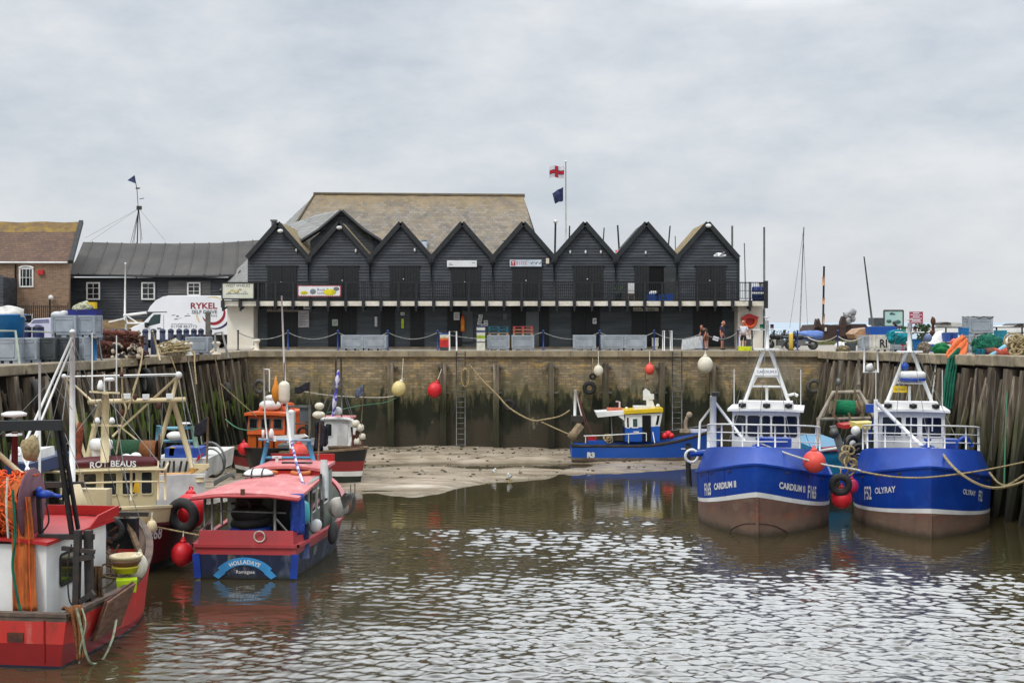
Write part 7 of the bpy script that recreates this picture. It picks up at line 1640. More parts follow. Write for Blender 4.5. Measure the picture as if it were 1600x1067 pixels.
for k,(m,n,h) in enumerate(((CW,'lowest cream',.26),(CW,'second cream',.22),(CNV,'lower slate blue',.06),(CW,'middle cream',.2),(CLG,'lime green',.18),(CW,'upper cream',.18),(CNV,'upper slate blue',.14),(CW,'nearly topmost cream',.16),(CNV,'topmost slate blue',.1))):
    crate(p,.50,.46,h,m,f'{n} crate in the tall pale stack left of the turquoise pallets'); p=p+V(0,0,h)
b=MB(); c=ground(798,547); b.box(c+V(0,-.05,.35),(.14,.2,.7)); b.solo('yellow_stand',paint('signal_yellow',(226,170,30),.3),'narrow yellow stand between the two tubs with pallets','stand')
for (x0,x1,l,tp) in ((702,713,'white ladder hoop beside the red crate stack',518),(1038,1050,'white ladder hoop near the leaning grey boards',517)):
    Yh=77.6; a=V(px2x(x0,Yh),Yh,-.05);c=V(px2x(x1,Yh),Yh,-.05); z=CZ-(tp-HY)/F*Yh
    b=MB(); b.tube([a,V(a.x,Yh,z),V(c.x,Yh,z),c],.03,6); b.tube([V(a.x,Yh,z),V(a.x,Yh+.8,z),V(a.x,Yh+.8,0)],.028,6); b.tube([V(c.x,Yh,z),V(c.x,Yh+.8,z),V(c.x,Yh+.8,0)],.028,6); b.solo('ladder_hoop',WHITE,l,'ladder hoop')
# windsock / net bag
b=MB(); c=pt(723,503,YF-.4); b.lathe(c,[(.02,.5),(.10,.3),(.14,0),(.13,-.3),(.15,-.62),(.02,-.64)],n=10); b.solo('orange_windsock',mk('orange_red_cloth',(216,70,40),(226,150,50),sc=2,rough=.8),'orange and red bag hanging by the pale grey open door','bag')
b=MB(); p,w_=place(850,880,543.5); b.box(p+V(0,0,.38),(1.1,.7,.75)); b.solo('green_cage',mk('green_cage_paint',(50,86,72),(40,66,58),sc=3,rough=.8),'low dark green cage box against the huts','cage')
p,w_=place(1019,1028,545); b=MB(); b.box(p+V(0,0,.42),(.40,.4,.5)); b.box(p+V(0,0,.69),(.44,.44,.06)); b.box(p+V(0,0,.08),(.3,.3,.16)); b.solo('white_box',CW,'small white box on a blue post beside the ladder hoop','box')
p,w_=place(1082,1083,546.5)
o=thing('leaning_board','pair of grey slatted boards leaning together on the quay right of the hoop','board',p)
b=MB(); q=[V(-.72,0,0),V(.62,0,.12),V(.46,.35,.86),V(-.62,.35,.66)]; b.prism(q,V(0,.05,0)); b.build('panel',mk('pale_grey_board',(176,178,178),(150,152,152),sc=3,st=(4,1,1),rough=.7),o)
b=MB(); b.prism([V(.2,.3,0),V(.95,.35,0),V(.85,.6,.9),V(.2,.6,.8)],V(0,.05,0)); b.build('rear_panel',MATS['pale_grey_board'],o)
p,w_=place(1155,1172,548); crate(p,.74,.5,.26,mk('neon_yellow_tray',(216,226,30),rough=.5),'fluorescent yellow tray at the feet of the man in white')
p=ground(1168,546.5); b=MB(); b.box(p+V(.05,.35,.42),(.42,.3,.5)); b.solo('grey_bin',DGREYTUB,'grey box standing behind the fluorescent yellow tray','box')
# lifebuoy in its red housing
o=thing('lifebuoy_station','orange lifebuoy in a red peaked housing on the cream wall','lifebuoy',tuple(pt(1170,520,82.5)))
Yl=82.45
b=MB(); q=[pt(x,y,Yl) for x,y in ((1157,496),(1170,490),(1185,495.5),(1182,499),(1170,497),(1159,499))]; b.prism(q,V(0,-.28,0)); b.build('hood',RED,o,world=True)
b=MB(); c=pt(1171,501,Yl); P=[c+V(.52*math.cos(a),0,.52*math.sin(a)) for a in [lerp(math.pi,2*math.pi,i/14) for i in range(15)]]+[c+V(.52,0,.12),c+V(-.52,0,.12)]; b.prism(P,V(0,.1,0)); b.build('backplate',RED,o,world=True)
b=MB(); b.torus(pt(1172,502,Yl-.16),.36,.085,(0,1,0),22,8); b.build('ring',ORANGEP,o,world=True)
# things on the balcony
def bz(px,Y,dz=0): return V(px2x(px,Y),Y,ZB+dz)
for px,l,w_ in ((1020,'small blue crate with white bags on the balcony by the open door',.72),(1037,'long blue crate on the balcony under the open door leaf',1.1)):
    crate(bz(px,82.4),w_,.5,.42,BLUE2,l)
b=MB()
for k in range(6): b.ball(bz(1017+k*1.4,82.4,.48+.05*(k%2)),.12,8,6)
b.solo('white_bags',WHITE,'white bags heaped in the small blue crate on the balcony','bag')
for k,px in enumerate((1182,1190)):
    o=thing('blue_barrel',('left' if k==0 else 'right')+' blue barrel of the two on the right end of the balcony','barrel',bz(px,82.6))
    b=MB(); b.lathe((0,0,0),[(.25,0),(.28,.06),(.28,.3),(.30,.33),(.28,.36),(.28,.6),(.30,.63),(.28,.66),(.28,.84),(.24,.9)],n=16); b.build('body',mk('barrel_blue',(24,50,120),rough=.5),o)
    b=MB(); b.lathe((0,0,.40),[(.302,0),(.302,.14)],n=16); b.build('label_band',WHITE,o)
o=thing('folding_chair','wooden chair with a white cloth on the balcony of the hut with the open door','chair',bz(986,82.8))
b=MB(); b.box((0,0,.45),(.45,.42,.05)); b.build('seat',WOOD,o); 
for sx in (-1,1):
    for sy in (-1,1): 
        b=MB(); b.beam((sx*.2,sy*.18,0),(sx*.17,sy*.15,.45),.05); b.build('leg',WOOD,o)
b=MB(); b.box((0,.2,.8),(.44,.05,.75)); b.build('backrest',WHITE,o)
o=thing('planter','dark plant pot with a leafy shrub on the balcony between the sixth and seventh huts','plant pot',bz(966,82.8))
b=MB(); b.lathe((0,0,0),[(.2,0),(.26,.5),(.28,.55),(.22,.52)],n=12); b.build('pot',DGREYTUB,o)
b=MB()
for k in range(60):
    a=V(rng.gauss(0,.16),rng.gauss(0,.14),.6+abs(rng.gauss(0,.28))); d=V(rng.uniform(-1,1),rng.uniform(-1,1),rng.uniform(-.3,1))*.1; e=d.cross(V(0,0,1)).normalized()*.04; b.poly([a-e,a+d*.5-e*1.5,a+d,a+e])
LEAF=mk('leaf_green',(60,84,40),(44,66,30),sc=6,rough=.7); b.build('foliage',LEAF,o)
# flags, poles and masts behind the huts
o=thing('flagpole','tall white flagpole with two flags behind the huts','flagpole',(px2x(884,104),104,0))
b=MB(); b.tube([V(px2x(885,104),104,0),pt(884,253,104)],.11,8,r2=.05); b.ball(pt(884,252.5,104),.1,8,6); b.build('pole',WHITE,o,world=True)
FW=mk('flag_white',(226,222,224),rough=.8); FR=mk('flag_red',(190,24,48),rough=.8); FB=mk('flag_navy',(34,40,78),(60,70,110),sc=1.2,lo=.5,hi=.6,rough=.8)
def fgrid(u0,u1,v0,v1,off):
    rows=[]
    for i in range(7):
        v=lerp(v0,v1,i/6); rows.append([pt(lerp(881.5,858.5,lerp(u0,u1,j/10))+.0,lerp(259.5,278.5,v)+1.2*math.sin(lerp(u0,u1,j/10)*7)+1.5*lerp(u0,u1,j/10)*(.5-v),104+off+.22*math.sin(lerp(u0,u1,j/10)*8+v)) for j in range(11)])
    return rows
b=MB(); b.grid(fgrid(0,1,0,1,0)); fl=b.build('cross_flag',FW,o,world=True)
b=MB()
for off in (-.03,.03): b.grid(fgrid(0,1,.37,.63,off)); b.grid(fgrid(.42,.60,0,1,off))
b.build('red_cross',FR,fl,world=True)
b=MB()
for off in (-.022,.022):
    for (u0,u1,v0,v1) in ((0,1,.33,.37),(0,1,.63,.67),(.395,.42,0,1),(.60,.625,0,1)): b.grid(fgrid(u0,u1,v0,v1,off))
b.build('blue_edging',FB,fl,world=True)
rows=[]
for i in range(8):
    v=i/7; rows.append([pt(lerp(880,lerp(863,867,v),s_/9),lerp(lerp(292,302,(s_/9)),lerp(314,318,s_/9),v)+.6*math.sin(s_),104+.2*math.sin(s_*.9+v)) for s_ in range(10)])
b=MB(); b.grid(rows); b.build('navy_flag',FB,o,world=True)
def mast(px0,py0,px1,py1,Y,r0,r1,mat,label,extra=None,zb=0.0):
    o=thing('boat_mast',label,'mast',(px2x(px1,Y),Y,zb)); a=pt(px1,py1,Y); a.z=zb if py1>=520 else a.z
    t_=pt(px0,py0,Y); d=t_-a; base=a-d*((a.z-zb)/d.z) if d.z>.1 else a
    b=MB(); b.tube([base,t_],r0,7,r2=r1); b.build('pole',mat,o,world=True)
    if extra: extra(o,Y)
    return o
DP=mk('dark_pole',(60,60,62),(80,78,76),sc=3,rough=.6); GP2=mk('grey_pole',(150,152,152),(120,122,122),sc=3,rough=.5)
def lampx(o,Y):
    b=MB(); b.lathe(pt(868,347,Y),[(.14,-.1),(.2,0),(.2,.12),(.08,.18)],n=10); b.build('lamp',LAMPW,o,world=True)
mast(868,347,867,400,106,.10,.08,DP,'dark lamp pole with a white lamp left of the tall flagpole',lampx)
mast(890,353,889,400,110,.09,.06,DP,'short dark pole just right of the tall flagpole')
mast(944,356,941,400,112,.08,.05,DP,'thin dark pole behind the right slope of the sixth hut')
mast(965,352,968,400,108,.10,.07,DP,'thick dark pole rising behind the little red flag')
mast(1047,353,1043,400,112,.09,.06,DP,'dark leaning pole behind the right slope of the seventh hut')
mast(1055,369,1055.5,400,114,.06,.04,GP2,'thin pale pole in the valley left of the last hut')
mast(1144,353,1144,400,112,.11,.09,GP2,'grey pole just right of the last hut peak')
mast(1163,380,1166,505,120,.07,.05,GP2,'faint thin mast right of the last hut')
mast(1194,355,1194,510,116,.12,.09,GP2,'tall grey mast at the right end of the balcony')
mast(1256,355,1249,520,118,.07,.05,GP2,'tall slightly leaning thin mast above the motorbikes',lambda o,Y:[MB().cyl(pt(1255,362,Y),pt(1234,512,Y),.02,n=4).build('stay',GP2,o,world=True),MB().cyl(pt(1255,362,Y),pt(1262,515,Y),.02,n=4).build('stay',GP2,o,world=True)])
STR=mk('striped_pole_black',(36,34,34),(44,40,38),rough=.7)
def bands(o,Y):
    for y0,y1 in ((432,446),(465,475),(490,506)):
        b=MB(); b.cyl(pt(1287,y0,Y),pt(1286.4,y1,Y),.10,n=8); b.build('orange_band',mk('pale_orange_band',(226,160,96),rough=.7),o,world=True)
mast(1287.5,416,1285.5,527,104,.09,.08,STR,'black pole with orange bands at the brown barge',bands)
mast(1350,401,1367,520,100,.10,.05,DP,'dark mast leaning left above the sign board')
b=MB(); rows=[]
for i in range(6):
    v=i/5; rows.append([pt(lerp(961,969,s_/6)+1.2*math.sin(v*4+s_),lerp(391,408,v),86.5+.1*math.sin(s_*1.5)) for s_ in range(7)])
b.grid(rows); b.solo('red_flag',mk('red_white_cloth',(206,50,70),(226,190,190),sc=3,lo=.5,hi=.6,rough=.8),'small limp red flag in the valley between the sixth and seventh huts','flag',solid=.02)
# tall ship mast over the boarded building
o=thing('ship_mast','tall rigged ship mast with a small dark flag behind the boarded building','mast',tuple(pt(213,538,118)))
Ym=118
b=MB(); b.tube([pt(211,505,Ym),pt(216,325,Ym)],.07,8,r2=.05); b.tube([pt(216,325,Ym),pt(214,296,Ym),pt(210,275,Ym)],.035,6); b.build('pole',DP,o,world=True)
b=MB(); b.box(pt(217.5,325,Ym),(.42,.3,.34)); b.box(pt(215,294.5,Ym),(.3,.2,.12)); b.beam(pt(218,311,Ym),pt(225,310,Ym),.06); b.beam(pt(213,295,Ym),pt(219,294,Ym),.06); b.build('masthead',DARKIRON,o,world=True)
b=MB()
for (x,y) in ((204,380),(207,380),(209,380),(214,380),(220,380),(222,375),(140,378),(133,372),(258,376)): b.cyl(pt(217,326,Ym),pt(x,y,Ym) if 200<x<230 else pt(217,326,Ym).lerp(pt(x,y,Ym),1.0),.022 if 200<x<230 else .010,n=4)
b.build('rigging',DP,o,world=True)
b=MB(); b.prism([pt(210,274,Ym),pt(199,282,Ym),pt(212,287,Ym)],V(0,.04,0)); b.build('flag',FB,o,world=True)
# ---- truck
def truck():
    Y0=85.5; x0=px2x(205,Y0); o=thing('box_van','white rental box van lettered RYKEL SELF DRIVE parked behind the left bollards','van',(px2x(290,Y0),Y0,0))
    WB=mk('van_white',(232,233,236),(222,224,228),sc=.6,rough=.35,spec=.5)
    P=lambda x,y:pt(x,y,Y0)
    bx=[P(263,462),P(263,525),P(356,521),P(356,461)]
    for q in bx: pass
    zb=P(263,523).z; zt=P(263,462).z; xa=P(261,0).x; xb=P(362,0).x
    b=MB(); b.box(((xa+xb)/2,Y0+1.1,(zb+zt)/2),(xb-xa,2.2,zt-zb)); body=b.build('box_body',WB,o,world=True,bevel=.03)
    # luton nose
    prof=[(262,462),(254,463.5),(243,469),(234,479),(230,487),(262,487)]
    b=MB(); b.prism([P(x,y)+V(0,.06,0) for x,y in prof],V(0,2.08,0)); b.build('nose',WB,o,world=True)
    cab=[(262,488),(238,489),(231,496),(222,505),(208,510),(202,514),(200,522),(202,531),(263,531)]
    b=MB(); b.prism([P(x,y)+V(0,.1,0) for x,y in cab],V(0,2.0,0)); cb_=b.build('cab',WB,o,world=True,bevel=.04)
    b=MB(); b.poly([P(x,y)+V(0,.09,0) for x,y in ((228,509),(235,497),(240,491.5),(250.5,491),(249.5,505),(230,510))][::-1]); b.build('side_window',mk('van_glass',(48,66,66),rough=.1),cb_,world=True)
    b=MB(); b.box(P(229,508)+V(0,-.05,0),(.16,.3,.34)); b.build('mirror',BLACKP,cb_,world=True)
    b=MB(); b.box(P(248,513)+V(0,.08,0),(.26,.04,.07)); b.build('door_handle',BLACKP,cb_,world=True)
    b=MB(); b.box(P(255,511)+V(0,.09,0),(.02,.02,1.6)); b.build('door_seam',mk('seam_grey',(150,152,156),rough=.6),cb_,world=True)
    b=MB(); b.box(P(203,516)+V(0,.4,0),(.16,.5,.3)); b.build('headlight',mk('lamp_glass',(200,205,210),rough=.1),cb_,world=True)
    b=MB(); b.box(((xa+xb)/2,Y0+1.1,P(0,528).z),(xb-xa-.3,1.6,.3)); b.box((P(206,530).x,Y0+1.1,P(0,531).z),(.5,2.0,.3)); b.build('chassis',DARKIRON,o,world=True)
    for px in (222,335):
        for yy in (.22,1.95):
            w_=MB(); c=V(P(px,0).x,Y0+yy,.36); w_.lathe(c+V(0,-.12,0),[(.2,0),(.34,0),(.36,.04),(.36,.2),(.34,.24)],(0,1,0),20); wh=w_.build('wheel',RUBBER,o,world=True)
            w_=MB(); w_.lathe(c+V(0,-.13,0),[(.20,0),(.20,.02)],(0,1,0),14); w_.build('hub',STEEL,wh,world=True)
    Mi=o.matrix_basis.inverted(); yf=Y0-.012
    def T(s_,px,py,size,mat,xs=1,al='LEFT',bold=0):
        c=P(px,py); letters(body,'lettering',s_,size,mat,lambda u,v:Mi@V(c.x+u,yf,c.z+v),xs,al,1.0,bold)
    DR=mk('van_red',(150,24,44),rough=.5); DG=mk('van_grey',(84,86,92),rough=.5); DN=mk('van_navy',(44,36,84),rough=.5); DY=mk('van_pale_yellow',(226,206,150),rough=.5)
    T('RYKEL',339.5,482.3,.56,DR,1.13,'RIGHT',.015); T('SELF DRIVE',339.5,490,.33,DG,1.06,'RIGHT',.006); T('van hire',339.5,495,.26,DG,1.0,'RIGHT')
    T('01708 863773',267,512.2,.27,DG,1.12); T('www.rykelgroup.com',267.5,506.8,.13,DG,1.25)
    def arc(cx,cy,r0,r1,a0,a1,mat,nm,yy):
        b=MB(); N=22
        for off in (0,):
            vs=[]
            for i in range(N+1):
                t_=i/N; a=R(lerp(a0,a1,t_)); w_=math.sin(math.pi*min(1,t_*1.02))**.7; rm=(r0+r1)/2; hw=(r1-r0)/2*w_
                for rr in (rm-hw-.005,rm+hw+.005): c=P(cx,cy); vs.append(V(c.x+rr*math.cos(a),yy,c.z+rr*math.sin(a)))
            b._add(vs,[(2*i,2*i+2,2*i+3,2*i+1) for i in range(N)])
        b.build(nm,mat,body,world=True)
    arc(333,488,.66,.86,-160,38,DR,'red_swoosh',yf); arc(336,489,.98,1.12,-115,48,DN,'blue_swoosh',yf); arc(332,488,1.0,1.08,50,110,DY,'yellow_swoosh',yf); arc(330,490,.9,1.02,-180,-140,DY,'yellow_swoosh',yf)
    b=MB()
    for (x0,y0,x1,y1) in ((268,492,275,493.2),(275,493,280,495.4),(272,498,279,499.6),(288,493,298,494.4),(292,490,296,491),(279,497,286,497.8)): 
        a=P(x0,y1);c=P(x1,y0); b.poly([(a.x,yf,a.z),(c.x,yf,a.z+.03),(c.x-.05,yf,c.z),(a.x+.05,yf,c.z)])
    b.build('vehicle_graphic',DG,body,world=True)
truck()
# pale car/van half hidden behind the tubs
def parked_van():
    Y0=72; P=lambda x,y:pt(x,y,Y0); o=thing('parked_van','pale lilac grey van half hidden behind the fish tubs at the left','van',(px2x(62,Y0),Y0,0))
    b=MB(); b.prism([P(x,y) for x,y in ((28,552),(28,522),(32,511),(46,505),(52,498),(78,496.5),(120,497),(120,552))],V(0,1.9,0)); b.build('body',mk('lilac_grey_paint',(196,196,214),(184,186,204),sc=1,rough=.35),o,world=True,bevel=.05)
    b=MB(); b.poly([P(x,y)+V(0,-.01,0) for x,y in ((48,505.5),(53,499.5),(76,498.5),(77,504.5))]); b.build('windscreen',mk('lilac_glass',(120,124,150),rough=.12),o,world=True)
    b=MB(); b.poly([P(x,y)+V(0,-.01,0) for x,y in ((31,520),(34,512),(68,510),(70,519))]); b.build('bonnet_window',mk('pale_glass',(150,160,160),rough=.15),o,world=True)
    for px in (38,105):
        b=MB(); b.cyl(P(px,0)*V(1,1,0).length if False else V(P(px,500).x,Y0-.03,.34),V(P(px,500).x,Y0+.22,.34),.34,n=18); b.build('wheel',RUBBER,o,world=True)
parked_van()
# ---- left quay: tubs, posts, dredges, ropes
GL='grey fish tubs stacked on the left quay'
def ltub(px0,px1,pyb,zg,label,mat=GREYTUB,h=1.05,Y=None,rz=0):
    Yt=Y or F*(CZ-zg)/(pyb-HY); w_=(px1-px0)/F*Yt
    return make_tub('fish_tub',label,mat,(px2x((px0+px1)/2,Yt),Yt+.55,zg),rz,w_*.97,1.1,h,GL)
ltub(-8,27,568,0,'light grey fish tub at the left picture edge under the blue tub')
ltub(28,57,567,0,'light grey fish tub, second from the left in the lower row')
ltub(58,86,566.5,0,'dark open fronted tub in the lower row',DGREYTUB)
ltub(88,110,566,0,'dark grey tub behind the white mast in the lower row',DGREYTUB)
ltub(110,131,564.5,0,'light grey fish tub at the right end of the lower row')
Yt=57.5
ltub(79,119,528,1.05,'big grey fish tub on the upper row beside the lilac van',GREYTUB,.98,Y=Yt); ltub(120,148,528,1.05,'grey fish tub on the upper row carrying the blue tray',GREYTUB,.98,Y=Yt+.2)
o=thing('blue_tub','large bright blue round tub heaped with white sheeting at the left edge','tub',(px2x(8,55.5),55.9,1.05))
b=MB(); b.lathe((0,0,0),[(.62,0),(.70,.95),(.74,.97),(.74,1.03),(.66,1.0)],n=24); b.build('body',BLUETUB,o)
b=MB(); b.ball((0,0,1.02),.70,16,10,sz=.5,noise_=.35,seed=3); b.build('white_sheeting',mk('white_sheeting',(224,220,214),(196,192,186),sc=4,rough=.8,bump=.5,bsc=6),o)
b=MB(); b.cyl((px2x(143,58.5),58.5,0),(px2x(143,58.5),58.5,1.0),.24,n=14); b.solo('blue_barrel',BLUETUB,'narrow bright blue barrel right of the lower row of tubs','barrel')
o=thing('blue_tray','dark blue tray heaped with nets and a yellow box on the upper tubs','tray',(px2x(128,57.9),58.3,2.05))
b=MB(); b.box((0,0,.13),(1.22,.8,.26),taper=1.08); b.build('tray',mk('tray_blue',(28,36,120),rough=.6),o)
b=MB(); b.ball((-.1,0,.28),.5,14,9,sx=1.0,sy=.7,sz=.62,noise_=.5,seed=5); b.build('net_heap',mk('pale_green_net',(190,186,160),(110,120,96),sc=9,rough=.9,bump=.8),o)
b=MB(); b.box((.36,0,.45),(.3,.3,.3)); b.build('yellow_box',YELLOW,o)
b=MB(); b.ball((px2x(90,58.3),58.3,2.08),.26,10,7,sx=1.2,sz=.6); b.ball((px2x(100,58.3),58.3,2.1),.22,10,7,sx=1.1,sz=.8); b.solo('white_bundle',mk('grey_white_cloth',(206,208,208),(170,172,174),sc=4,rough=.8),'grey and white bundles on the big upper tub','bundle')
for (px,l) in ((40,'navy rounded bin behind the light grey tubs, left of two'),(60,'navy rounded bin with a light blue rope, right of two')):
    o=thing('navy_bin',l,'bin',(px2x(px,60.5),60.5,0)); b=MB(); b.lathe((0,0,0),[(.25,0),(.27,1.3),(.24,1.5),(.12,1.62)],n=14); b.build('body',mk('navy_bin_plastic',(30,40,96),rough=.5),o)
    b=MB(); b.lathe((0,0,1.42),[(.262,0),(.262,.10)],n=14); b.build('band',BLACKP,o)
b=MB(); b.cyl(pt(-10,516,57),pt(95,519.5,58.5),.04,n=6); b.cyl(pt(95,519.5,58.5),pt(150,517,60),.03,n=6); b.solo('handrail_pole',mk('pale_green_pole',(176,184,164),rough=.7),'long pale pole lying across the tubs at the left','pole')
def hoop(pts,label,r=.04,mat=STEEL):
    b=MB(); b.tube(pts,r,6); return b.solo('ladder_hoop',mat,label,'ladder hoop')
hoop([pt(-6,517,52),pt(24,517,52),pt(31,571,52)],'pale green bent rail in front of the blue tub',.05,MATS['pale_green_pole'])
hoop([pt(86,520,56.5),pt(93,567,56.5)],'grey leaning rod in front of the dark tub',.04)
hoop([pt(148,505,58.5),pt(152,520,58.5),pt(159,563,58.5)],'grey bent rail left of the rusty dredge heap',.045)
hoop([pt(337,548,66.5),pt(336,521,67),pt(347,519,67),pt(357,560,66.5)],'grey ladder hoop on the left quay near the cream store',.06)
hoop([pt(238,517,62),pt(244,540,62.3),pt(250,563,62.3)],'pale leaning rail right of the dredge heap',.045,CREAM)
rope([pt(217,516,61.5),pt(220,545,61.3),pt(221,562,61.0),pt(216,585,60.5),pt(208,610,59)],.05,ROPE,'thick tan rope hanging over the left quay beside the dredge heap')
rope([pt(255,552,64),pt(280,549,64),pt(302,549,64),pt(304,570,63.5),pt(307,600,63)],.04,ROPE,'tan rope from the rope heap over the edge of the left quay')
# dredges
o=thing('dredge_heap','heap of rusty scallop dredges and chain on the left quay','fishing gear',(px2x(190,61.5),61.5,0))
def dz_(px,py,dy=0): return pt(px,py,61.5+dy)
b=MB()
for k in range(110):
    px=rng.uniform(155,226); top_=interp(px,[153,160,215,228],[525,517,518,530]); py=rng.uniform(top_,558); a=dz_(px,py,rng.uniform(-.5,.8)); d=V(rng.uniform(-1,1),rng.uniform(-.6,.6),rng.uniform(-.6,.6))*rng.uniform(.3,.75); b.cyl(a-d*.5,a+d*.5,rng.uniform(.02,.055),n=5)
b.build('iron_bars',RUST,o,world=True)
b=MB(); b.cyl(dz_(154,519),dz_(216,522),.15,n=10); b.cyl(dz_(160,536,-.3),dz_(224,541,-.3),.11,n=8); b.build('crossbar',mk('red_rust',(120,62,48),(86,48,38),sc=4,rough=.85,bump=.4),o,world=True)
b=MB()
for k in range(55):
    px=rng.uniform(157,226); py=rng.uniform(528,562); b.torus(dz_(px,py,rng.uniform(-.6,.5)),rng.uniform(.08,.16),.03,(rng.uniform(-1,1),rng.uniform(-1,1),rng.uniform(-1,1)),10,5)
b.build('chain_mesh',RUST,o,world=True)
b=MB(); rows=[]
b.ball(dz_(190,548,.5),1.0,16,8,sx=1.15,sy=.5,sz=.75,noise_=.4,seed=8); b.build('chain_bag',mk('rusty_chain_bag',(84,50,38),(46,34,30),sc=9,lo=.42,hi=.58,rough=.95,bump=1.0,bsc=22),o,world=True)
b=MB()
for k in range(24):
    b.ball(dz_(rng.uniform(175,224),rng.uniform(540,566),-.5),rng.uniform(.08,.17),8,6,noise_=.3,seed=k)
b.build('rubber_rollers',mk('roller_mix',(196,180,160),(40,34,32),sc=2.5,lo=.46,hi=.54,rough=.8),o,world=True)
b=MB()
for k in range(12): b.torus(pt(rng.uniform(183,195),rng.uniform(556,580),60.6),.13,.05,(rng.uniform(-1,1),1,rng.uniform(-1,1)),10,6)
b.solo('black_chain',RUBBER,'bunch of black rubber links hanging over the left quay edge','chain')
# bollards
GB='dark blue bollards on the left quay'
NB=mk('navy_bollard_paint',(30,42,72),(24,32,54),sc=3,rough=.55,layers=[('n',(120,120,120),5,(1,1,.5),.64,.78,.4)])
base=None
for k,(px,h,Yb) in enumerate(((160,1.35,72),(177,1.35,72),(192,1.3,72.5),(227,1.4,68.5),(240,1.35,69),(254,1.35,69.5),(267,1.4,70),(280,1.4,70.3),(291,1.4,70.6),(303,1.4,71),(314,1.4,71.2),(327,1.5,71.5))):
    loc=(px2x(px,Yb),Yb,0)
    if base is None:
        base=thing('bollard','round topped dark blue bollard in the row in front of the white van','bollard',loc,0,GB)
        b=MB(); b.lathe((0,0,0),[(.17,0),(.16,.02),(.15,1.2)],n=14); b.build('shaft',NB,base)
        b=MB(); b.lathe((0,0,1.18),[(.16,0),(.17,.06),(.14,.15),(.06,.2),(.0,.21)],n=14); b.build('cap',NB,base)
    else: dup(base,loc)
b=MB(); p=V(px2x(325,71),71,0); b.beam(p,p+V(0,0,2.25),.24,.2); b.box(p+V(0,0,2.25),(.3,.26,.1)); b.solo('mooring_post',mk('grey_post',(104,102,94),(78,78,74),sc=3,rough=.8),'tall grey square post standing in front of the van lettering','post')
p=V(px2x(311,69),69,0); make_tub('fish_tub','grey fish tub standing alone in front of the white van',GREYTUB,p,0,1.22,1.0,.92)
for k,(px,l,m) in enumerate(((272,'bright blue fish box left of two beside the lone grey tub',BLUE2),(284,'blue and white fish box right of two beside the lone grey tub',mk('pale_blue_box',(120,150,200),rough=.6)))): crate(V(px2x(px,71.5),71.5,0),.5,.5,.75,m,l)
o=thing('rope_heap','big heap of tan rope and pale net on the left quay','rope',tuple(V(px2x(270,66.5),66.5,0)))
b=MB()
for k in range(26): b.torus(V(px2x(rng.uniform(258,284),66.4),66.4+rng.uniform(-.5,.5),rng.uniform(.08,.62)),rng.uniform(.25,.55),.04,(rng.uniform(-.5,.5),rng.uniform(-.5,.5),1),16,5)
b.build('coils',ROPE,o,world=True)
b=MB(); b.ball(V(px2x(270,66.8),66.8,.25),.62,14,8,sx=1.1,sz=.9,noise_=.5,seed=2); b.build('net',mk('pale_net',(196,190,172),(140,132,112),sc=8,rough=.95,bump=.8),o,world=True)
MB_W=mk('white_bollard_paint',(226,222,212),(196,180,150),sc=3,rough=.6,layers=[('n',(150,96,60),4,(1,1,.5),.56,.7,.7)])
for (px,Yb,l) in ((295,66.5,'white and rust mooring bollard right of the rope heap'),(338,68.5,'white mooring bollard below the grey ladder hoop'),(401,77.9,'white hooked mooring bollard at the foot of the cream store')):
    p=V(px2x(px,Yb),Yb,0); b=MB(); b.lathe(p,[(.26,0),(.24,.06),(.15,.12),(.14,.45),(.2,.55),(.24,.62),(.16,.7)],n=14); b.tube([p+V(-.3,0,.12),p+V(0,0,.3),p+V(.12,0,.62)],.1,6); b.solo('mooring_bollard',MB_W,l,'bollard')
o=thing('dinghy_trailer','white dinghy trailer frame left of the white van','trailer',tuple(V(px2x(215,88),88,0)))
b=MB(); b.beam(pt(170,503,88),pt(196,497,88),.09); b.tube([pt(193,493,88),pt(229,488.5,88)],.10,6); b.tube([pt(196,496,88),pt(199,505,88),pt(224,505,88)],.08,6); b.cyl(pt(197,506,88),pt(196,540,88),.08,n=6); b.cyl(pt(222,505,88),pt(222,540,88),.08,n=6); b.tube([pt(199,494,88),pt(216,505,88)],.05,5); b.build('frame',WHITE,o,world=True)
b=MB(); b.cyl(V(px2x(210,88),87.9,.3),V(px2x(210,88),88.1,.3),.3,n=14); b.build('wheel',RUBBER,o,world=True)
# ---- right quay
def rg(px,py): 
    Y=66
    for _ in range(8): Y=F*(CZ-zq(Y))/(py-HY)
    return V(px2x(px,Y),Y,zq(Y))
def RB(px0,px1,py0,py1,dY=0):
    p=rg((px0+px1)/2,py1); w_=(px1-px0)/F*p.y; h=(py1-py0)/F*p.y; return p,w_,h
p,w_,h=RB(1344,1362,525,548); make_tub('fish_tub','tall narrow grey tub left of the white tub on the right quay',GREYTUB,p,.1,w_,.8,h)
p,w_,h=RB(1362,1387,522,549); o=make_tub('white_tub','white tub with the black letters RI on the right quay',mk('white_tub_plastic',(216,214,204),(190,186,174),sc=3,rough=.6),p,0,w_,.9,h)
letters(o,'lettering','RI',.66,SIGNB,lambda u,v:V(-.16+u,-.49,.26+v),.85,'LEFT',1.0,.012)
p,w_,h=RB(1392,1412,531,549); make_tub('fish_tub','grey tub holding the turquoise net on the right quay',GREYTUB,p,0,1.05,.9,h)
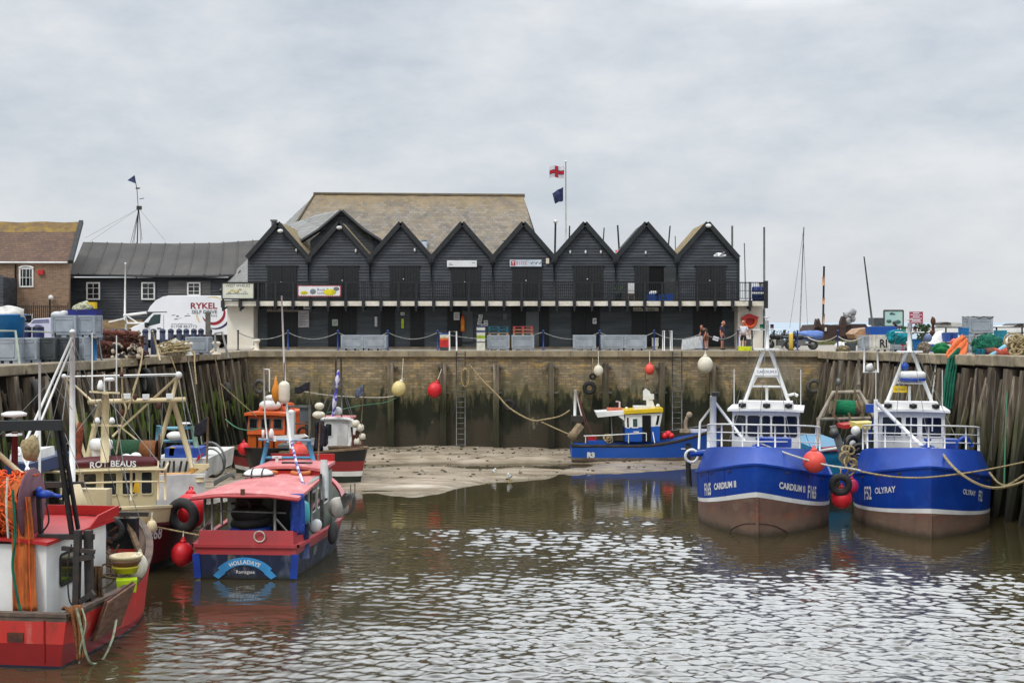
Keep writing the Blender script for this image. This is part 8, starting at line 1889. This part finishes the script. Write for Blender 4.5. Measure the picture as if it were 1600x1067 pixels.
def heap(c,rx,ry,rz_,mat,label,seed,cat='net',name='net_heap',nz=.4):
    b=MB(); b.ball(c,1,22,14,sx=rx,sy=ry,sz=rz_,noise_=nz,seed=seed)
    for i in range(9):
        a=rng.uniform(0,6.28); q=Vector(c)+V(rx*.8*math.cos(a),ry*.8*math.sin(a),rz_*rng.uniform(-.4,.5)); b.ball(q,.24*max(rx,rz_)*rng.uniform(.5,1.0),8,6,noise_=.6,seed=i+seed)
    for i in range(46):
        a=rng.uniform(0,6.28); e=rng.uniform(-.2,1.3); P=[]
        for j in range(6):
            a+=rng.uniform(-.3,.45); e+=rng.uniform(-.3,.3); k_=rng.uniform(.95,1.2); P.append(Vector(c)+V(rx*k_*math.cos(a)*math.cos(e),ry*k_*math.sin(a)*math.cos(e),rz_*k_*math.sin(e)))
        b.tube(smoothpath(P,3),.018,4)
    return b.solo(name,mat,label,cat)
heap(pt(1402,527,66.5),.56,.4,.34,NETT,'turquoise net bundle on a grey tub',11)
p=pt(1376,516.5,70); b=MB(); b.box(p,(1.35,1.0,.44),taper=1.06); b.solo('blue_crate',BLUE2,'wide blue crate behind the white tub on the right quay','crate')
p=rg(1434,549); o=thing('blue_tub','blue tub right of the trawler mast on the right quay','tub',p); b=MB(); b.box((0,0,.34),(.62,.6,.68),taper=1.12); b.build('body',BLUETUB,o); b=MB(); b.box((0,0,.70),(.76,.74,.06)); b.build('rim',BLUETUB,o)
p=rg(1402,549); b=MB(); b.beam(p,p+V(-.08,0,1.55),.13,.12); b.beam(p+V(-.08,0,1.5),p+V(-.25,0,1.72),.12); b.solo('rusty_post',RUST,'rusty upright post in front of the turquoise net','post')
p=rg(1461,549.5); crate(p,1.02,.6,.42,mk('mid_blue_crate',(30,80,190),(24,66,160),sc=4,rough=.55),'long mid blue crate near the right quay edge')
b=MB(); b.ball(pt(1450,528,66),.21,14,9,noise_=.1); b.solo('grey_blue_buoy',mk('grey_blue_buoy_plastic',(80,96,140),(100,112,140),sc=3,rough=.6),'grey blue round buoy among the gear on the right quay','buoy')
b=MB(); b.prism([pt(1455,537,66.5),pt(1474,537,66.5),pt(1474,517,67),pt(1468,519,67)],V(0,.6,0)); b.solo('white_sheet',mk('white_plastic_sheet',(228,226,222),(204,200,196),sc=4,rough=.6,bump=.3),'white folded sheet behind the mid blue crate','sheet')
for (a,c,y0,y1,l,m) in ((1474,1482,520,534,'small dark blue crate left of the orange net',CBL),(1487,1494,520,533,'small dark blue crate behind the orange net',CBL),(1500,1511,512,524,'bright blue crate right of the dark blue crates',BLUETUB),(1556,1570,516,530,'turquoise crate right of the grey tub stack',mk('turquoise_crate',(20,130,150),rough=.6))):
    p=pt((a+c)/2,y1,66.5); crate(p,(c-a)/F*66.5,.5,(y1-y0)/F*66.5,m,l)
b=MB(); b.box(pt(1490,536,66.8),(1.5,.9,.10)); 
for q in (1472,1508): b.beam(pt(q,536,66.8),V(px2x(q,66.8),66.8,.1),.08)
b.solo('low_table',WOOD,'low wooden table carrying the blue crates on the right quay','table')
# grey tub stack
p=rg(1532,551); p.y+=.4
t1=make_tub('fish_tub','lower grey fish tub of the tall stack on the right quay',GREYTUB,p,.0,1.28,1.0,.92); t2=dup(t1,p+V(-.02,0,.93),.02,'upper grey fish tub with a wavy dark lid on the right quay')
b=MB(); b.grid([[p+V(lerp(-.66,.66,j/10),y,1.87+.05*math.sin(j*1.5+y*3)) for j in range(11)] for y in (-.52,0,.52)]); b.solo('tub_cover',mk('dark_grey_cover',(60,62,62),(90,90,86),sc=3,rough=.8),'wavy dark cover lying on the upper grey tub','cover',solid=.05)
hoop([rg(1516,553)+V(0,-.3,-.4),rg(1516,553)+V(0.05,-.3,.65),rg(1519,553)+V(0,-.3,1.0),rg(1531,553)+V(0,-.3,1.0),rg(1535,553)+V(0,-.3,.6)],'grey arched ladder hoop in front of the grey tub stack',.06)
# nets
rows=[]
path=[(1504,523,1512,532,60.5),(1492,532,1511,545,59.9),(1481,548,1508,556,59.3),(1479,556,1498,562,58.9),(1486,575,1493,585,58.6)]
for i in range(25):
    t_=i/24*(len(path)-1); k=min(int(t_),len(path)-2); f=t_-k; q=[lerp(path[k][m],path[k+1][m],f) for m in range(5)]
    rows.append([pt(lerp(q[0],q[2],j/12)+.5*math.sin(j*2+i),lerp(q[1],q[3],j/12),q[4]+.12*math.sin(j*1.3+i*.4)) for j in range(13)])
b=MB(); b.grid(rows); b.solo('orange_net',mk('salmon_orange_net',(232,124,66),(206,96,50),sc=7,rough=.9,bump=.9,bsc=40),'orange net draped over the right quay edge','net',solid=.10)
rows=[]
for i in range(26):
    v=i/25; y=lerp(545,642,v); x0=interp(y,[545,560,600,642],[1496,1481,1475,1473]); x1=interp(y,[545,560,600,642],[1500,1497,1492,1487]); rows.append([pt(lerp(x0,x1,j/12),y+2*math.sin(j),58.5-.9*v+.10*math.sin(j*2+v*4)) for j in range(13)])
b=MB(); b.grid(rows); b.solo('green_net',NETG,'long dark green net hanging down the right quay wall','net',solid=.08)
heap(pt(1543,540,57.5)+V(0,0,-.05),.66,.5,.5,NETG,'green net heap hanging over the right quay edge',4)
rows=[]
for i in range(10):
    v=i/9; rows.append([pt(lerp(lerp(1523,1527,v),lerp(1540,1536,v),j/6),lerp(545,566,v),56.6+.1*math.sin(j*2+v*4)) for j in range(7)])
b=MB(); b.grid(rows); b.solo('blue_green_net',mk('blue_green_net_mat',(20,110,120),(16,80,110),sc=6,lo=.45,hi=.55,rough=.9,bump=.8),'blue green tail of net hanging below the green heap','net',solid=.12)
b=MB(); b.tube(smoothpath([pt(1537,565,56.4),pt(1548,556,56.4),pt(1565,545,56.7),pt(1570,541,57)],4),.10,7); b.solo('pale_blue_hose',mk('pale_blue_hose',(130,190,214),rough=.7),'pale blue bundle slanting across the brown netting','rope')
b=MB(); b.ball(pt(1548,551,56.9),.42,14,9,sz=.55,noise_=.35,seed=9); b.solo('brown_net_heap',mk('red_brown_heap',(130,72,50),(96,60,46),sc=8,rough=.95,bump=.8),'brown netting below the green net heap','net')
b=MB(); b.cyl(pt(1553,553,56.6),pt(1572,550,56.8),.24,.2,n=12); b.ball(pt(1573,550,56.8),.2,8,6); b.solo('red_net_roll',mk('coral_net',(206,96,74),(170,70,56),sc=8,rough=.9,bump=.8),'coral red rolled net at the right quay edge','net')
o=thing('rope_heap','sandy heap of ropes and fittings at the right picture edge','rope',tuple(rg(1588,556)))
b=MB()
for k in range(26): b.torus(pt(rng.uniform(1580,1602),rng.uniform(530,554),55+rng.uniform(-.4,.5)),rng.uniform(.14,.34),.045,(rng.uniform(-1,1),rng.uniform(-.5,1),rng.uniform(-1,1)),14,5)
b.build('coils',ROPE,o,world=True)
b=MB(); b.ball(pt(1592,540,55.6),.45,14,9,sz=1.0,noise_=.6,seed=6); b.build('core',mk('sandy_heap',(150,134,106),(100,86,66),sc=6,rough=.95,bump=.8),o,world=True)
heap(pt(1470,544,62)+V(0,0,-.1),.4,.35,.3,mk('bright_green_net',(20,130,70),(14,96,56),sc=7,rough=.9,bump=.8),'small bright green net heap left of the orange net',15)
heap(pt(1444,545,64),.3,.3,.3,mk('grey_tangle',(140,128,110),(96,86,72),sc=8,rough=.95,bump=.8),'small grey tangle of line beside the blue tub',21)
# signs on the right quay
o,a,c=sign(1381,1411,485,510,77,'framed information board with a pale map on the right quay',mk('pale_map',(176,206,196),(150,190,190),sc=1.6,rough=.5),name='information_board',frame=mk('dark_brown_frame',(72,64,58),rough=.7))
b=MB()
for px in (1382,1410): b.beam(pt(px,486,77.08),V(px2x(px,77.08),77.08,.1),.1)
b.build('leg',MATS['dark_brown_frame'],o,world=True)
for (px,py,s_) in ((1393,490,.14),(1397,491,.1),(1389,502,.2),(1403,503,.24),(1398,505,.16)):
    b=MB(); b.ball(pt(px,py,76.96),s_*.8,9,6,sy=.05,sz=.6,noise_=.4,seed=int(px)); b.build('map_mark',mk('map_dark',(70,96,90),rough=.6),o,world=True)
o,a,c=sign(1421,1442,487,506,73,'maroon warning sign with rows of white lettering on the right quay',mk('maroon_sign',(166,66,92),(150,60,84),sc=2,rough=.5),name='warning_sign')
r_=[]
for k,(w0,hh) in enumerate(((.5,.07),(.92,.04),(.55,.06),(.9,.04),(.7,.08),(.85,.04))):
    z=c.z-.07-k*.105; xm=(a.x+c.x)/2; r_=[]
    n=int(3+w0*5)
    for j in range(n): 
        x0=xm-w0*.36+w0*.72*j/n; r_.append((x0,z-hh/2,x0+w0*.72/n-.015,z+hh/2))
    marks(o,r_,72.97,SIGNW,'lettering_row')
b=MB()
for px in (1424,1440): b.beam(pt(px,506,73.05),V(px2x(px,73.05),73.05,.1),.06)
b.build('leg',DARKIRON,o,world=True)
rl=thing('quay_railing','long dark railing along the back of the right quay','railing',tuple(rg(1500,520)))
b=MB(); b.tube([V(px2x(1390,76),76,CZ-(512-HY)/F*76),V(px2x(1640,70),70,CZ-(511-HY)/F*70)],.04,6); b.tube([V(px2x(1390,76),76,CZ-(520-HY)/F*76),V(px2x(1640,70),70,CZ-(520-HY)/F*70)],.03,6); b.build('rail',DARKIRON,rl,world=True)
for px in (1405,1478,1508,1557,1597):
    Yr_=interp(px,[1390,1640],[76,70]); b=MB(); b.cyl(V(px2x(px,Yr_),Yr_,.1),V(px2x(px,Yr_),Yr_,CZ-(511.5-HY)/F*Yr_),.045,n=6); b.build('post',DARKIRON,rl,world=True)
# blue chain post with ropes, white bags
p=rg(1309,549); dup(BPO:=[o_ for o_ in COL.objects if o_.name.startswith('chain_post') and o_.get('label','').startswith('slim blue')][0],p,0,'blue post wrapped with pale rope at the head of the right quay')
b=MB(); b.tube(sag(p+V(0,0,.9),pt(1346,527,74),.25),.03,5); b.tube(sag(p+V(0,0,.95),pt(1262,527,78),.3),.03,5); b.solo('rope',ROPEW,'pale rope slung from the rope wrapped blue post','rope')
o=dup(BPO,V(px2x(1246,79),79,0),0,'blue post beside the yellow bollard and the motorbikes')
o=thing('yellow_bollard','stout yellow bollard beside the motorbikes','bollard',(px2x(1236,78.5),78.5,0))
b=MB(); b.lathe((0,0,0),[(.13,0),(.13,1.0),(.1,1.06)],n=12); b.build('shaft',paint('bollard_yellow',(232,196,80),.35),o); b=MB(); b.lathe((0,0,0),[(.2,0),(.2,.04)],n=12); b.build('base_plate',DARKIRON,o)
for k,(px,s_) in enumerate(((1313,.26),(1321,.22))):
    b=MB(); b.ball(rg(px,548)+V(0,.3,.26),s_,12,8,sz=1.1,noise_=.4,seed=k); b.solo('white_sack',WHITE,['larger white sack','smaller white sack'][k]+' beside the rope wrapped blue post','sack')
heap(rg(1316,549)+V(0,-.2,.12),.34,.3,.2,mk('tan_tangle',(150,136,104),(100,90,66),sc=8,rough=.95,bump=.8),'tan tangle of netting at the foot of the rope wrapped post',25)
rope([pt(1303,549,75.8),pt(1305,575,75.6),pt(1303,610,75.4)],.06,ROPE,'weathered rope hanging at the right end of the brick wall')
b=MB(); b.prism([V(px2x(1190,83),83,0),V(px2x(1221,83),83,0),V(px2x(1220,83),83,.8),V(px2x(1191,83),83,.84)],V(0,1.2,0)); b.solo('white_chest',mk('cream_chest',(214,210,198),(198,194,180),sc=2,rough=.7),'low cream chest beside the cream wall with the lifebuoy','chest')
# ---- motorbikes
def motorbike(loc,rz,label,mat,group=None):
    o=thing('motorbike',label,'motorbike',loc,rz,group)
    for nm,x in (('rear_wheel',-.72),('front_wheel',.74)):
        b=MB(); b.torus((x,0,.31),.25,.075,(0,1,0),20,8); w_=b.build(nm,RUBBER,o)
        b=MB(); b.lathe((x,-.05,.31),[(.17,0),(.17,.1)],(0,1,0),14); b.build('hub',STEEL,w_)
    b=MB(); b.box((0,0,.42),(.5,.28,.36)); b.tube([V(-.72,.12,.31),V(-.2,.1,.36)],.04,6); b.tube([V(-.1,-.16,.3),V(-.4,-.2,.3),V(-.85,-.2,.42)],.055,7); b.build('engine',STEEL,o)
    b=MB(); b.ball((.16,0,.78),.24,12,8,sx=1.5,sy=.75,sz=.75); b.ball((.55,0,.82),.2,10,7,sx=1.0,sy=.9,sz=1.1); b.build('fairing',mat,o)
    b=MB(); b.ball((-.38,0,.76),.2,12,8,sx=1.9,sy=.75,sz=.42); b.build('seat',BLACKP,o)
    b=MB(); b.tube([V(.74,.08,.31),V(.5,.07,.95)],.035,6); b.tube([V(.74,-.08,.31),V(.5,-.07,.95)],.035,6); b.build('fork',STEEL,o)
    b=MB(); b.tube([V(.40,.36,.98),V(.5,.1,1.0),V(.5,-.1,1.0),V(.40,-.36,.98)],.025,6); b.ball((.42,.36,1.1),.05,6,5); b.ball((.42,-.36,1.1),.05,6,5); b.build('handlebar',DARKIRON,o)
    b=MB(); b.prism([V(.5,-.16,.95),V(.5,.16,.95),V(.40,.12,1.22),V(.40,-.12,1.22)],V(.02,0,0)); b.build('windscreen',GLASS,o)
    return o
m1=motorbike((px2x(1204,84.5),86,0),R(200),'dark red motorbike behind the cream chest',mk('bike_red',(120,30,30),rough=.3),'parked motorbikes')
m2=motorbike((px2x(1222,81.5),82,0),R(195),'black and silver motorbike left of the yellow bollard',BLACKP,'parked motorbikes')
m3=motorbike((px2x(1252,81),81,0),R(160),'black motorbike right of the yellow bollard',BLACKP,'parked motorbikes')
m4=dup(m2,(px2x(1236,86),86.5,0),R(210),'black motorbike farther back behind the yellow bollard','parked motorbikes')
b=MB(); b.ball((px2x(1266,96),96,.75),.7,16,8,sx=1.7,sz=.5,noise_=.4); b.solo('blue_cover',mk('pale_blue_tarp',(96,126,190),(80,110,170),sc=3,rough=.7),'blue tarpaulin heap behind the motorbikes','cover')
# ---- old brown barge hull at the end of the quay
o=thing('brown_barge','old rusty brown dredger hull with horned posts at the end of the quay','barge',(px2x(1310,100),100,0))
b=MB(); Yb=100
b.prism([pt(x,y,Yb) for x,y in ((1262,534),(1270,521),(1276,508),(1292,507),(1312,509),(1330,507),(1352,506),(1358,512),(1352,534))],V(0,5,0)); b.build('hull',mk('barge_brown',(72,54,48),(54,42,38),sc=1.2,st=(.5,1,3),rough=.85,bump=.4,layers=[('n',(104,70,54),2,(.5,1,3),.56,.72,.6)]),o,world=True)
for pts in (((1273,512),(1276,498),(1279,512)),((1277,512),(1280,497.5),(1284,510)),((1312,526),(1314,502),(1317,494),(1321,496),(1323,510),(1320,526))):
    b=MB(); b.prism([pt(x,y,Yb-.3) for x,y in pts],V(0,.6,0)); b.build('horn_post',MATS['barge_brown'],o,world=True)
b=MB(); 
for k in range(9): b.ball(pt(rng.uniform(1317,1334),rng.uniform(488,505),Yb),rng.uniform(.12,.35),8,6,noise_=.4,seed=k)
b.cyl(pt(1320,505,Yb),pt(1318,488,Yb),.05,n=5); b.cyl(pt(1330,505,Yb),pt(1327,490,Yb),.05,n=5); b.build('deck_machinery',mk('silver_machinery',(170,172,172),(110,110,110),sc=3,rough=.5),o,world=True)
b=MB(); b.box(pt(1290,514.5,Yb-.1),(.14,.1,.28)); b.build('draught_mark',LETW,o,world=True)
b=MB(); b.prism([pt(x,y,95) for x,y in ((1338,529),(1334,522),(1344,514),(1362,512),(1372,516),(1368,529))],V(0,2.4,0)); b.solo('timber_boat_bow',mk('varnished_wood',(176,140,104),(140,104,76),sc=2,st=(1,1,4),rough=.6),'varnished wooden boat bow beside the brown barge','boat')
# boats beyond the railing
o=thing('moored_yacht','white motor yacht with a dark wheelhouse behind the information board','boat',(px2x(1375,118),118,0))
b=MB(); b.prism([pt(x,y,118) for x,y in ((1346,516),(1362,508),(1420,509),(1420,520),(1350,520))],V(0,4,0)); b.build('hull',WHITE,o,world=True)
b=MB(); b.box(pt(1376,503,118),(1.7,2,.75)); b.build('wheelhouse',DGREYTUB,o,world=True)
o=thing('upturned_boat','grey upturned boat on the railing side of the right quay','boat',(px2x(1490,80),80,0))
b=MB(); b.prism([pt(x,y,80) for x,y in ((1468,504),(1490,503.5),(1514,506),(1514,511),(1474,511),(1469,508))],V(0,1.2,0)); b.build('hull',mk('grey_white_boat',(196,196,190),(170,170,166),sc=2,rough=.6),o,world=True)
b=MB(); b.prism([pt(x,y,79.9) for x,y in ((1467,505),(1480,503),(1486,504.5),(1486,507),(1470,507))],V(0,1.4,0)); b.build('dark_keel',DARKIRON,o,world=True)
o=thing('white_yacht','low white yacht hull beyond the railing at the right edge','boat',(px2x(1560,112),112.5,0))
b=MB(); b.prism([pt(x,y,113) for x,y in ((1440,519),(1442,513),(1560,512),(1610,507),(1612,519))],V(0,4,0)); b.build('hull',WHITE,o,world=True)
b=MB(); b.prism([pt(x,y,113) for x,y in ((1584,510),(1590,506),(1600,505),(1600,510))],V(0,3,0)); b.build('cabin_roof',DARKIRON,o,world=True)
b=MB(); p=pt(1457,536,68); b.tube([p,pt(1457,495,68)],.05,6); b.tube([pt(1462,536,68),pt(1457.5,500,68)],.04,6); b.ball(pt(1458,502,68),.14,8,6,sz=1.6); b.ball(pt(1457,520,68),.16,8,6); b.solo('rusty_stand',RUST,'rusty iron stand sticking up behind the mid blue crate','stand')
# weeds on the quay
o=thing('shrub','leafy green weed growing behind the blue tub on the right quay','plant',tuple(rg(1441,530)))
b=MB()
for k in range(160):
    a=pt(rng.gauss(1441,5),rng.uniform(508,532),70+rng.uniform(-.4,.4)); d=V(rng.uniform(-1,1),rng.uniform(-1,1),rng.uniform(-.2,1))*.16; e=d.cross(V(0,1,.3)).normalized()*.05; b.poly([a-e,a+d*.5-e*1.4,a+d,a+d*.5+e*1.4])
b.build('foliage',LEAF,o,world=True)
b=MB()
for k in range(8): b.cyl(rg(1441+rng.uniform(-3,3),531),pt(1441+rng.uniform(-6,6),rng.uniform(510,520),70),.012,n=4)
b.build('stem',mk('stem_green',(70,84,44),rough=.8),o,world=True)
g_=MB()
for k in range(700):
    x=rng.uniform(px2x(1270,99),px2x(1375,99)); y=rng.uniform(97.5,99.5); h=rng.uniform(.1,.5); a=V(x,y,0); d=V(rng.uniform(-.2,.2),0,h); g_.poly([a-V(.03,0,0),a+V(.03,0,0),a+d])
gr=g_.build('weeds',mk('weed_green',(96,110,60),(120,116,76),sc=4,rough=.9)); tag(gr,'strip of weeds growing along the foot of the brown barge','weeds',None,'stuff')
# algae strands hanging on the left piles
al=MB()
pts=along(LP,.10,1)
for p_,d in pts:
    if rng.random()<.6: continue
    n=Vector((d.y,-d.x))*-1; o_=rng.uniform(.3,1.0); a=V(p_.x+n.x*o_,p_.y+n.y*o_,rng.uniform(-3.2,-1.8)); L=rng.uniform(.4,1.6); q=a+V(rng.uniform(-.05,.1),0,-L); e=V(.035,.02,0); al.poly([a-e,a+e,q+e*.4,q-e*.4])
ao=al.build('seaweed',mk('bright_weed',(92,112,34),(70,88,30),sc=3,rough=.9)); tag(ao,'bright green seaweed strands hanging on the left timber piles','seaweed',None,'stuff')
# ---- people
def skinbody(name,verts,edges,radii,mat,parent,sub=2):
    me=bpy.data.meshes.new(name); me.from_pydata(verts,edges,[]); me.materials.append(mat)
    o=bpy.data.objects.new(name,me); COL.objects.link(o); o.parent=parent
    sm=o.modifiers.new('skin','SKIN'); sm.use_smooth_shade=True
    o.modifiers.new('sub','SUBSURF').levels=sub; o.modifiers['sub'].render_levels=sub
    for i,r_ in enumerate(radii):
        sv=me.skin_vertices[0].data[i]; sv.radius=(r_,r_) if not isinstance(r_,tuple) else r_; sv.use_root=(i==0)
    return o
def person(loc,rz,label,top,bot,hair,pose,shoe,bald=False):
    o=thing('person',label,'person',loc,rz)
    # +x = facing direction, y = left
    J=dict(pel=(0,0,.95),sp=(.0,0,1.18),ch=(.01,0,1.38),nk=(.02,0,1.52),hd=(.05,0,1.66),
      lsh=(0,.19,1.42),rsh=(0,-.19,1.42),lel=(-.03,.25,1.15),rel=(-.03,-.25,1.15),lwr=(.06,.27,.92),rwr=(.06,-.27,.92),
      lhp=(0,.10,.90),rhp=(0,-.10,.90),lkn=(.03,.11,.50),rkn=(.02,-.11,.50),lan=(0,.11,.08),ran=(0,-.11,.08),lto=(.16,.13,.04),rto=(.16,-.13,.04))
    J.update(pose)
    names=list(J); ix={n:i for i,n in enumerate(names)}
    order=['pel']+[n for n in names if n!='pel']; ix={n:i for i,n in enumerate(order)}
    E=[('pel','sp'),('sp','ch'),('ch','nk'),('nk','hd'),('ch','lsh'),('lsh','lel'),('lel','lwr'),('ch','rsh'),('rsh','rel'),('rel','rwr'),('pel','lhp'),('lhp','lkn'),('lkn','lan'),('lan','lto'),('pel','rhp'),('rhp','rkn'),('rkn','ran'),('ran','rto')]
    rad=dict(pel=.14,sp=.125,ch=.13,nk=.055,hd=.07,lsh=.065,rsh=.065,lel=.043,rel=.043,lwr=.030,rwr=.030,lhp=.095,rhp=.095,lkn=.06,rkn=.06,lan=.038,ran=.038,lto=.03,rto=.03)
    vs=[J[n] for n in order]; es=[(ix[a],ix[b_]) for a,b_ in E]; rr=[rad[n] for n in order]
    # fingers
    for s_ in ('l','r'):
        w_=Vector(J[s_+'wr']); el=Vector(J[s_+'el']); d=(w_-el).normalized(); side=d.cross(V(0,1,0)).normalized(); base=ix[s_+'wr']
        palm=len(vs); vs.append(tuple(w_+d*.08)); rr.append(.026); es.append((base,palm))
        for k in range(4):
            f=len(vs); vs.append(tuple(w_+d*(.13+.008*(k in (1,2)))+side*(k-1.5)*.021)); rr.append(.009); es.append((palm,f)); vs.append(tuple(w_+d*(.17+.012*(k in (1,2)))+side*(k-1.5)*.022+V(.015,0,0))); rr.append(.0075); es.append((f,f+1))
        f=len(vs); vs.append(tuple(w_+d*.07+side*.05+V(.01,0,0))); rr.append(.0095); es.append((palm,f))
    skinbody('body',vs,es,rr,SKIN,o)
    h=Vector(J['hd'])
    b=MB(); b.ball(h+V(.015,0,.05),.105,14,10,sx=1.0,sy=.82,sz=1.18); b.ball(h+V(.125,0,.03),.018,6,5,sz=1.3); 
    for s_ in (-1,1): b.ball(h+V(0,s_*.09,.04),.025,6,5,sy=.4)
    b.ball(h+V(.075,0,-.055),.035,8,6); b.build('head',SKIN,o)
    b=MB()
    for s_ in (-1,1): b.ball(h+V(.105,s_*.035,.065),.011,6,5)
    b.box(h+V(.112,0,-.015),(.01,.04,.008)); b.build('face_features',mk('dark_feature',(70,44,38),rough=.6),o)
    b=MB(); b.ball(h+V(-.012 if not bald else -.03,0,.075 if not bald else .03),.108,14,10,sx=1.0,sy=.86,sz=1.02 if not bald else .6); b.build('hair',hair,o)
    # shirt
    nm=['pel','sp','ch','nk','lsh','lel','rsh','rel']; P=dict(J); sv=[Vector(P['pel'])+V(0,0,.02),P['sp'],P['ch'],Vector(P['ch']).lerp(Vector(P['nk']),.55),P['lsh'],Vector(P['lsh']).lerp(Vector(P['lel']),.75),P['rsh'],Vector(P['rsh']).lerp(Vector(P['rel']),.75)]
    skinbody('shirt',[tuple(v) for v in sv],[(0,1),(1,2),(2,3),(2,4),(4,5),(2,6),(6,7)],[.168,.158,.160,.085,.092,.074,.092,.074],top,o)
    sv=[Vector(P['pel'])+V(0,0,.06),P['pel'],P['lhp'],Vector(P['lhp']).lerp(Vector(P['lkn']),.85),P['rhp'],Vector(P['rhp']).lerp(Vector(P['rkn']),.85)]
    skinbody('shorts',[tuple(v) for v in sv],[(0,1),(1,2),(2,3),(1,4),(4,5)],[.155,.16,.118,.098,.118,.098],bot,o)
    for s_ in ('l','r'):
        a=Vector(J[s_+'an']); t_=Vector(J[s_+'to']); d=(t_-a); d.z=0
        b=MB(); c=a+d*.42; M_=Matrix.Rotation(math.atan2(d.y,d.x),3,'Z'); b.ball((c.x,c.y,a.z-.03),.075,10,7,sx=1.9,sy=.75,sz=.72,M=M_); b.build('shoe',shoe,o)
    return o
NAVYC=mk('navy_shorts',(40,46,66),(50,54,72),sc=6,rough=.9); PURP=mk('plum_shirt',(66,54,84),(54,46,70),sc=5,rough=.9); WSH=mk('white_tshirt',(218,218,222),(200,202,210),sc=5,rough=.9); BLK=mk('black_shorts',(34,34,40),(46,46,50),sc=6,rough=.9); OLV=mk('olive_jacket',(60,62,50),(44,46,40),sc=6,rough=.9); TAN=mk('brown_trousers',(120,78,56),(90,64,50),sc=5,rough=.9)
GREYH=mk('grey_hair',(190,180,170),(160,150,140),sc=20,rough=.9); DKH=mk('dark_hair',(50,40,34),(70,56,44),sc=20,rough=.9); SHO=mk('dark_shoes',(40,36,34),rough=.8)
pA=person(ground(1128,546.5),R(-25),'balding man in a plum shirt and navy shorts holding a white folder',PURP,NAVYC,GREYH,dict(hd=(.09,0,1.64),rwr=(.02,-.27,.90),lwr=(.05,.25,.92)),SHO,True)
q=ground(1118,546.5); b=MB(); b.box((px2x(1118.2,q.y),q.y-.05,CZ-(529-HY)/F*q.y),(.36,.06,.26),M=Matrix.Rotation(R(18),3,'Y')); b.solo('white_folder',WSH,'white folder in the hand of the man in the plum shirt','folder')
pB=person(ground(1161.5,546.8),R(-105),'man in a white t-shirt and black shorts standing before the lifebuoy',WSH,BLK,GREYH,dict(hd=(.04,-.02,1.67),lel=(-.06,.30,1.16),lwr=(-.02,.36,.92),rel=(-.04,-.27,1.15),rwr=(.02,-.25,.95),lkn=(.05,.13,.50),ran=(-.10,-.14,.08),rto=(.04,-.17,.04)),SHO)
pC=person(ground(1103.5,547),R(-140),'person in a dark olive jacket and brown shorts bending beside the leaning boards',OLV,TAN,DKH,dict(sp=(.08,0,1.12),ch=(.22,0,1.26),nk=(.32,0,1.34),hd=(.42,0,1.38),lsh=(.20,.19,1.28),rsh=(.20,-.19,1.28),lel=(.32,.22,1.04),rel=(.32,-.22,1.04),lwr=(.40,.16,.82),rwr=(.40,-.16,.82)),SHO)

b=MB(); b.tube([pt(1351,528,66),pt(1350,582,66)],.05,6); b.tube([pt(1371,546,66),pt(1372,582,66)],.05,6); b.tube([pt(1349,582,66),pt(1373,581,66)],.045,6); b.ball(pt(1359,574,66),.2,9,6,sz=1.1,noise_=.3); b.solo('hanging_cradle',WHITE,'white hanging frame with a pale bundle below the white RI tub','ladder hoop')

# more gear along the right quay
for (px,py,m,w_,h_,l) in ((1484,547,CW,.62,.34,'cream fish crate half under the left side of the orange net'),(1516,545,CR,.5,.26,'small red crate at the foot of the grey arched ladder hoop'),(1571,542,CNV,.6,.34,'slate blue crate between the coral roll and the sandy rope heap'),(1578,530,BLUE2,.55,.4,'bright blue crate behind the sandy rope heap'),(1424,549,DGREYTUB,.4,.3,'small dark grey box left of the blue tub on the right quay'),(1337,544,DGREYTUB,.55,.5,'black box left of the tall narrow grey tub')):
    q_=rg(px,min(py+5,553)); q_.y+=1.2 if py<545 else .3; crate(q_,w_,.5,h_,m,l,None,rng.uniform(-.4,.4))
for (px,Yb_,r_,m,l) in ((1491,64,.2,BUOYS,'salmon float lying behind the orange net on the right quay'),(1576,60,.22,BUOYW,'cream float beside the slate blue crate on the right quay'),(1411,70,.16,BUOYR,'little red float hanging behind the OLYRAY mast'),(1417,70.5,.14,BUOYW,'little white float behind the OLYRAY mast')):
    b=MB(); b.ball((px2x(px,Yb_),Yb_,zq(Yb_)+r_+.35),r_,12,8,noise_=.06); b.cyl((px2x(px,Yb_),Yb_,zq(Yb_)),(px2x(px,Yb_),Yb_,zq(Yb_)+.4),.03,n=5); b.solo('net_float',m,l,'float')
heap(rg(1500,551)+V(.1,.5,.12),.5,.4,.3,mk('grey_green_net',(96,120,104),(70,88,78),sc=8,rough=.95,bump=.8),'grey green net heap between the orange net and the arched ladder hoop',31)
heap(rg(1570,553)+V(0,.9,.15),.45,.4,.35,mk('tan_net',(166,140,104),(120,100,74),sc=8,rough=.95,bump=.8),'tan net heap behind the coral red rolled net',33)
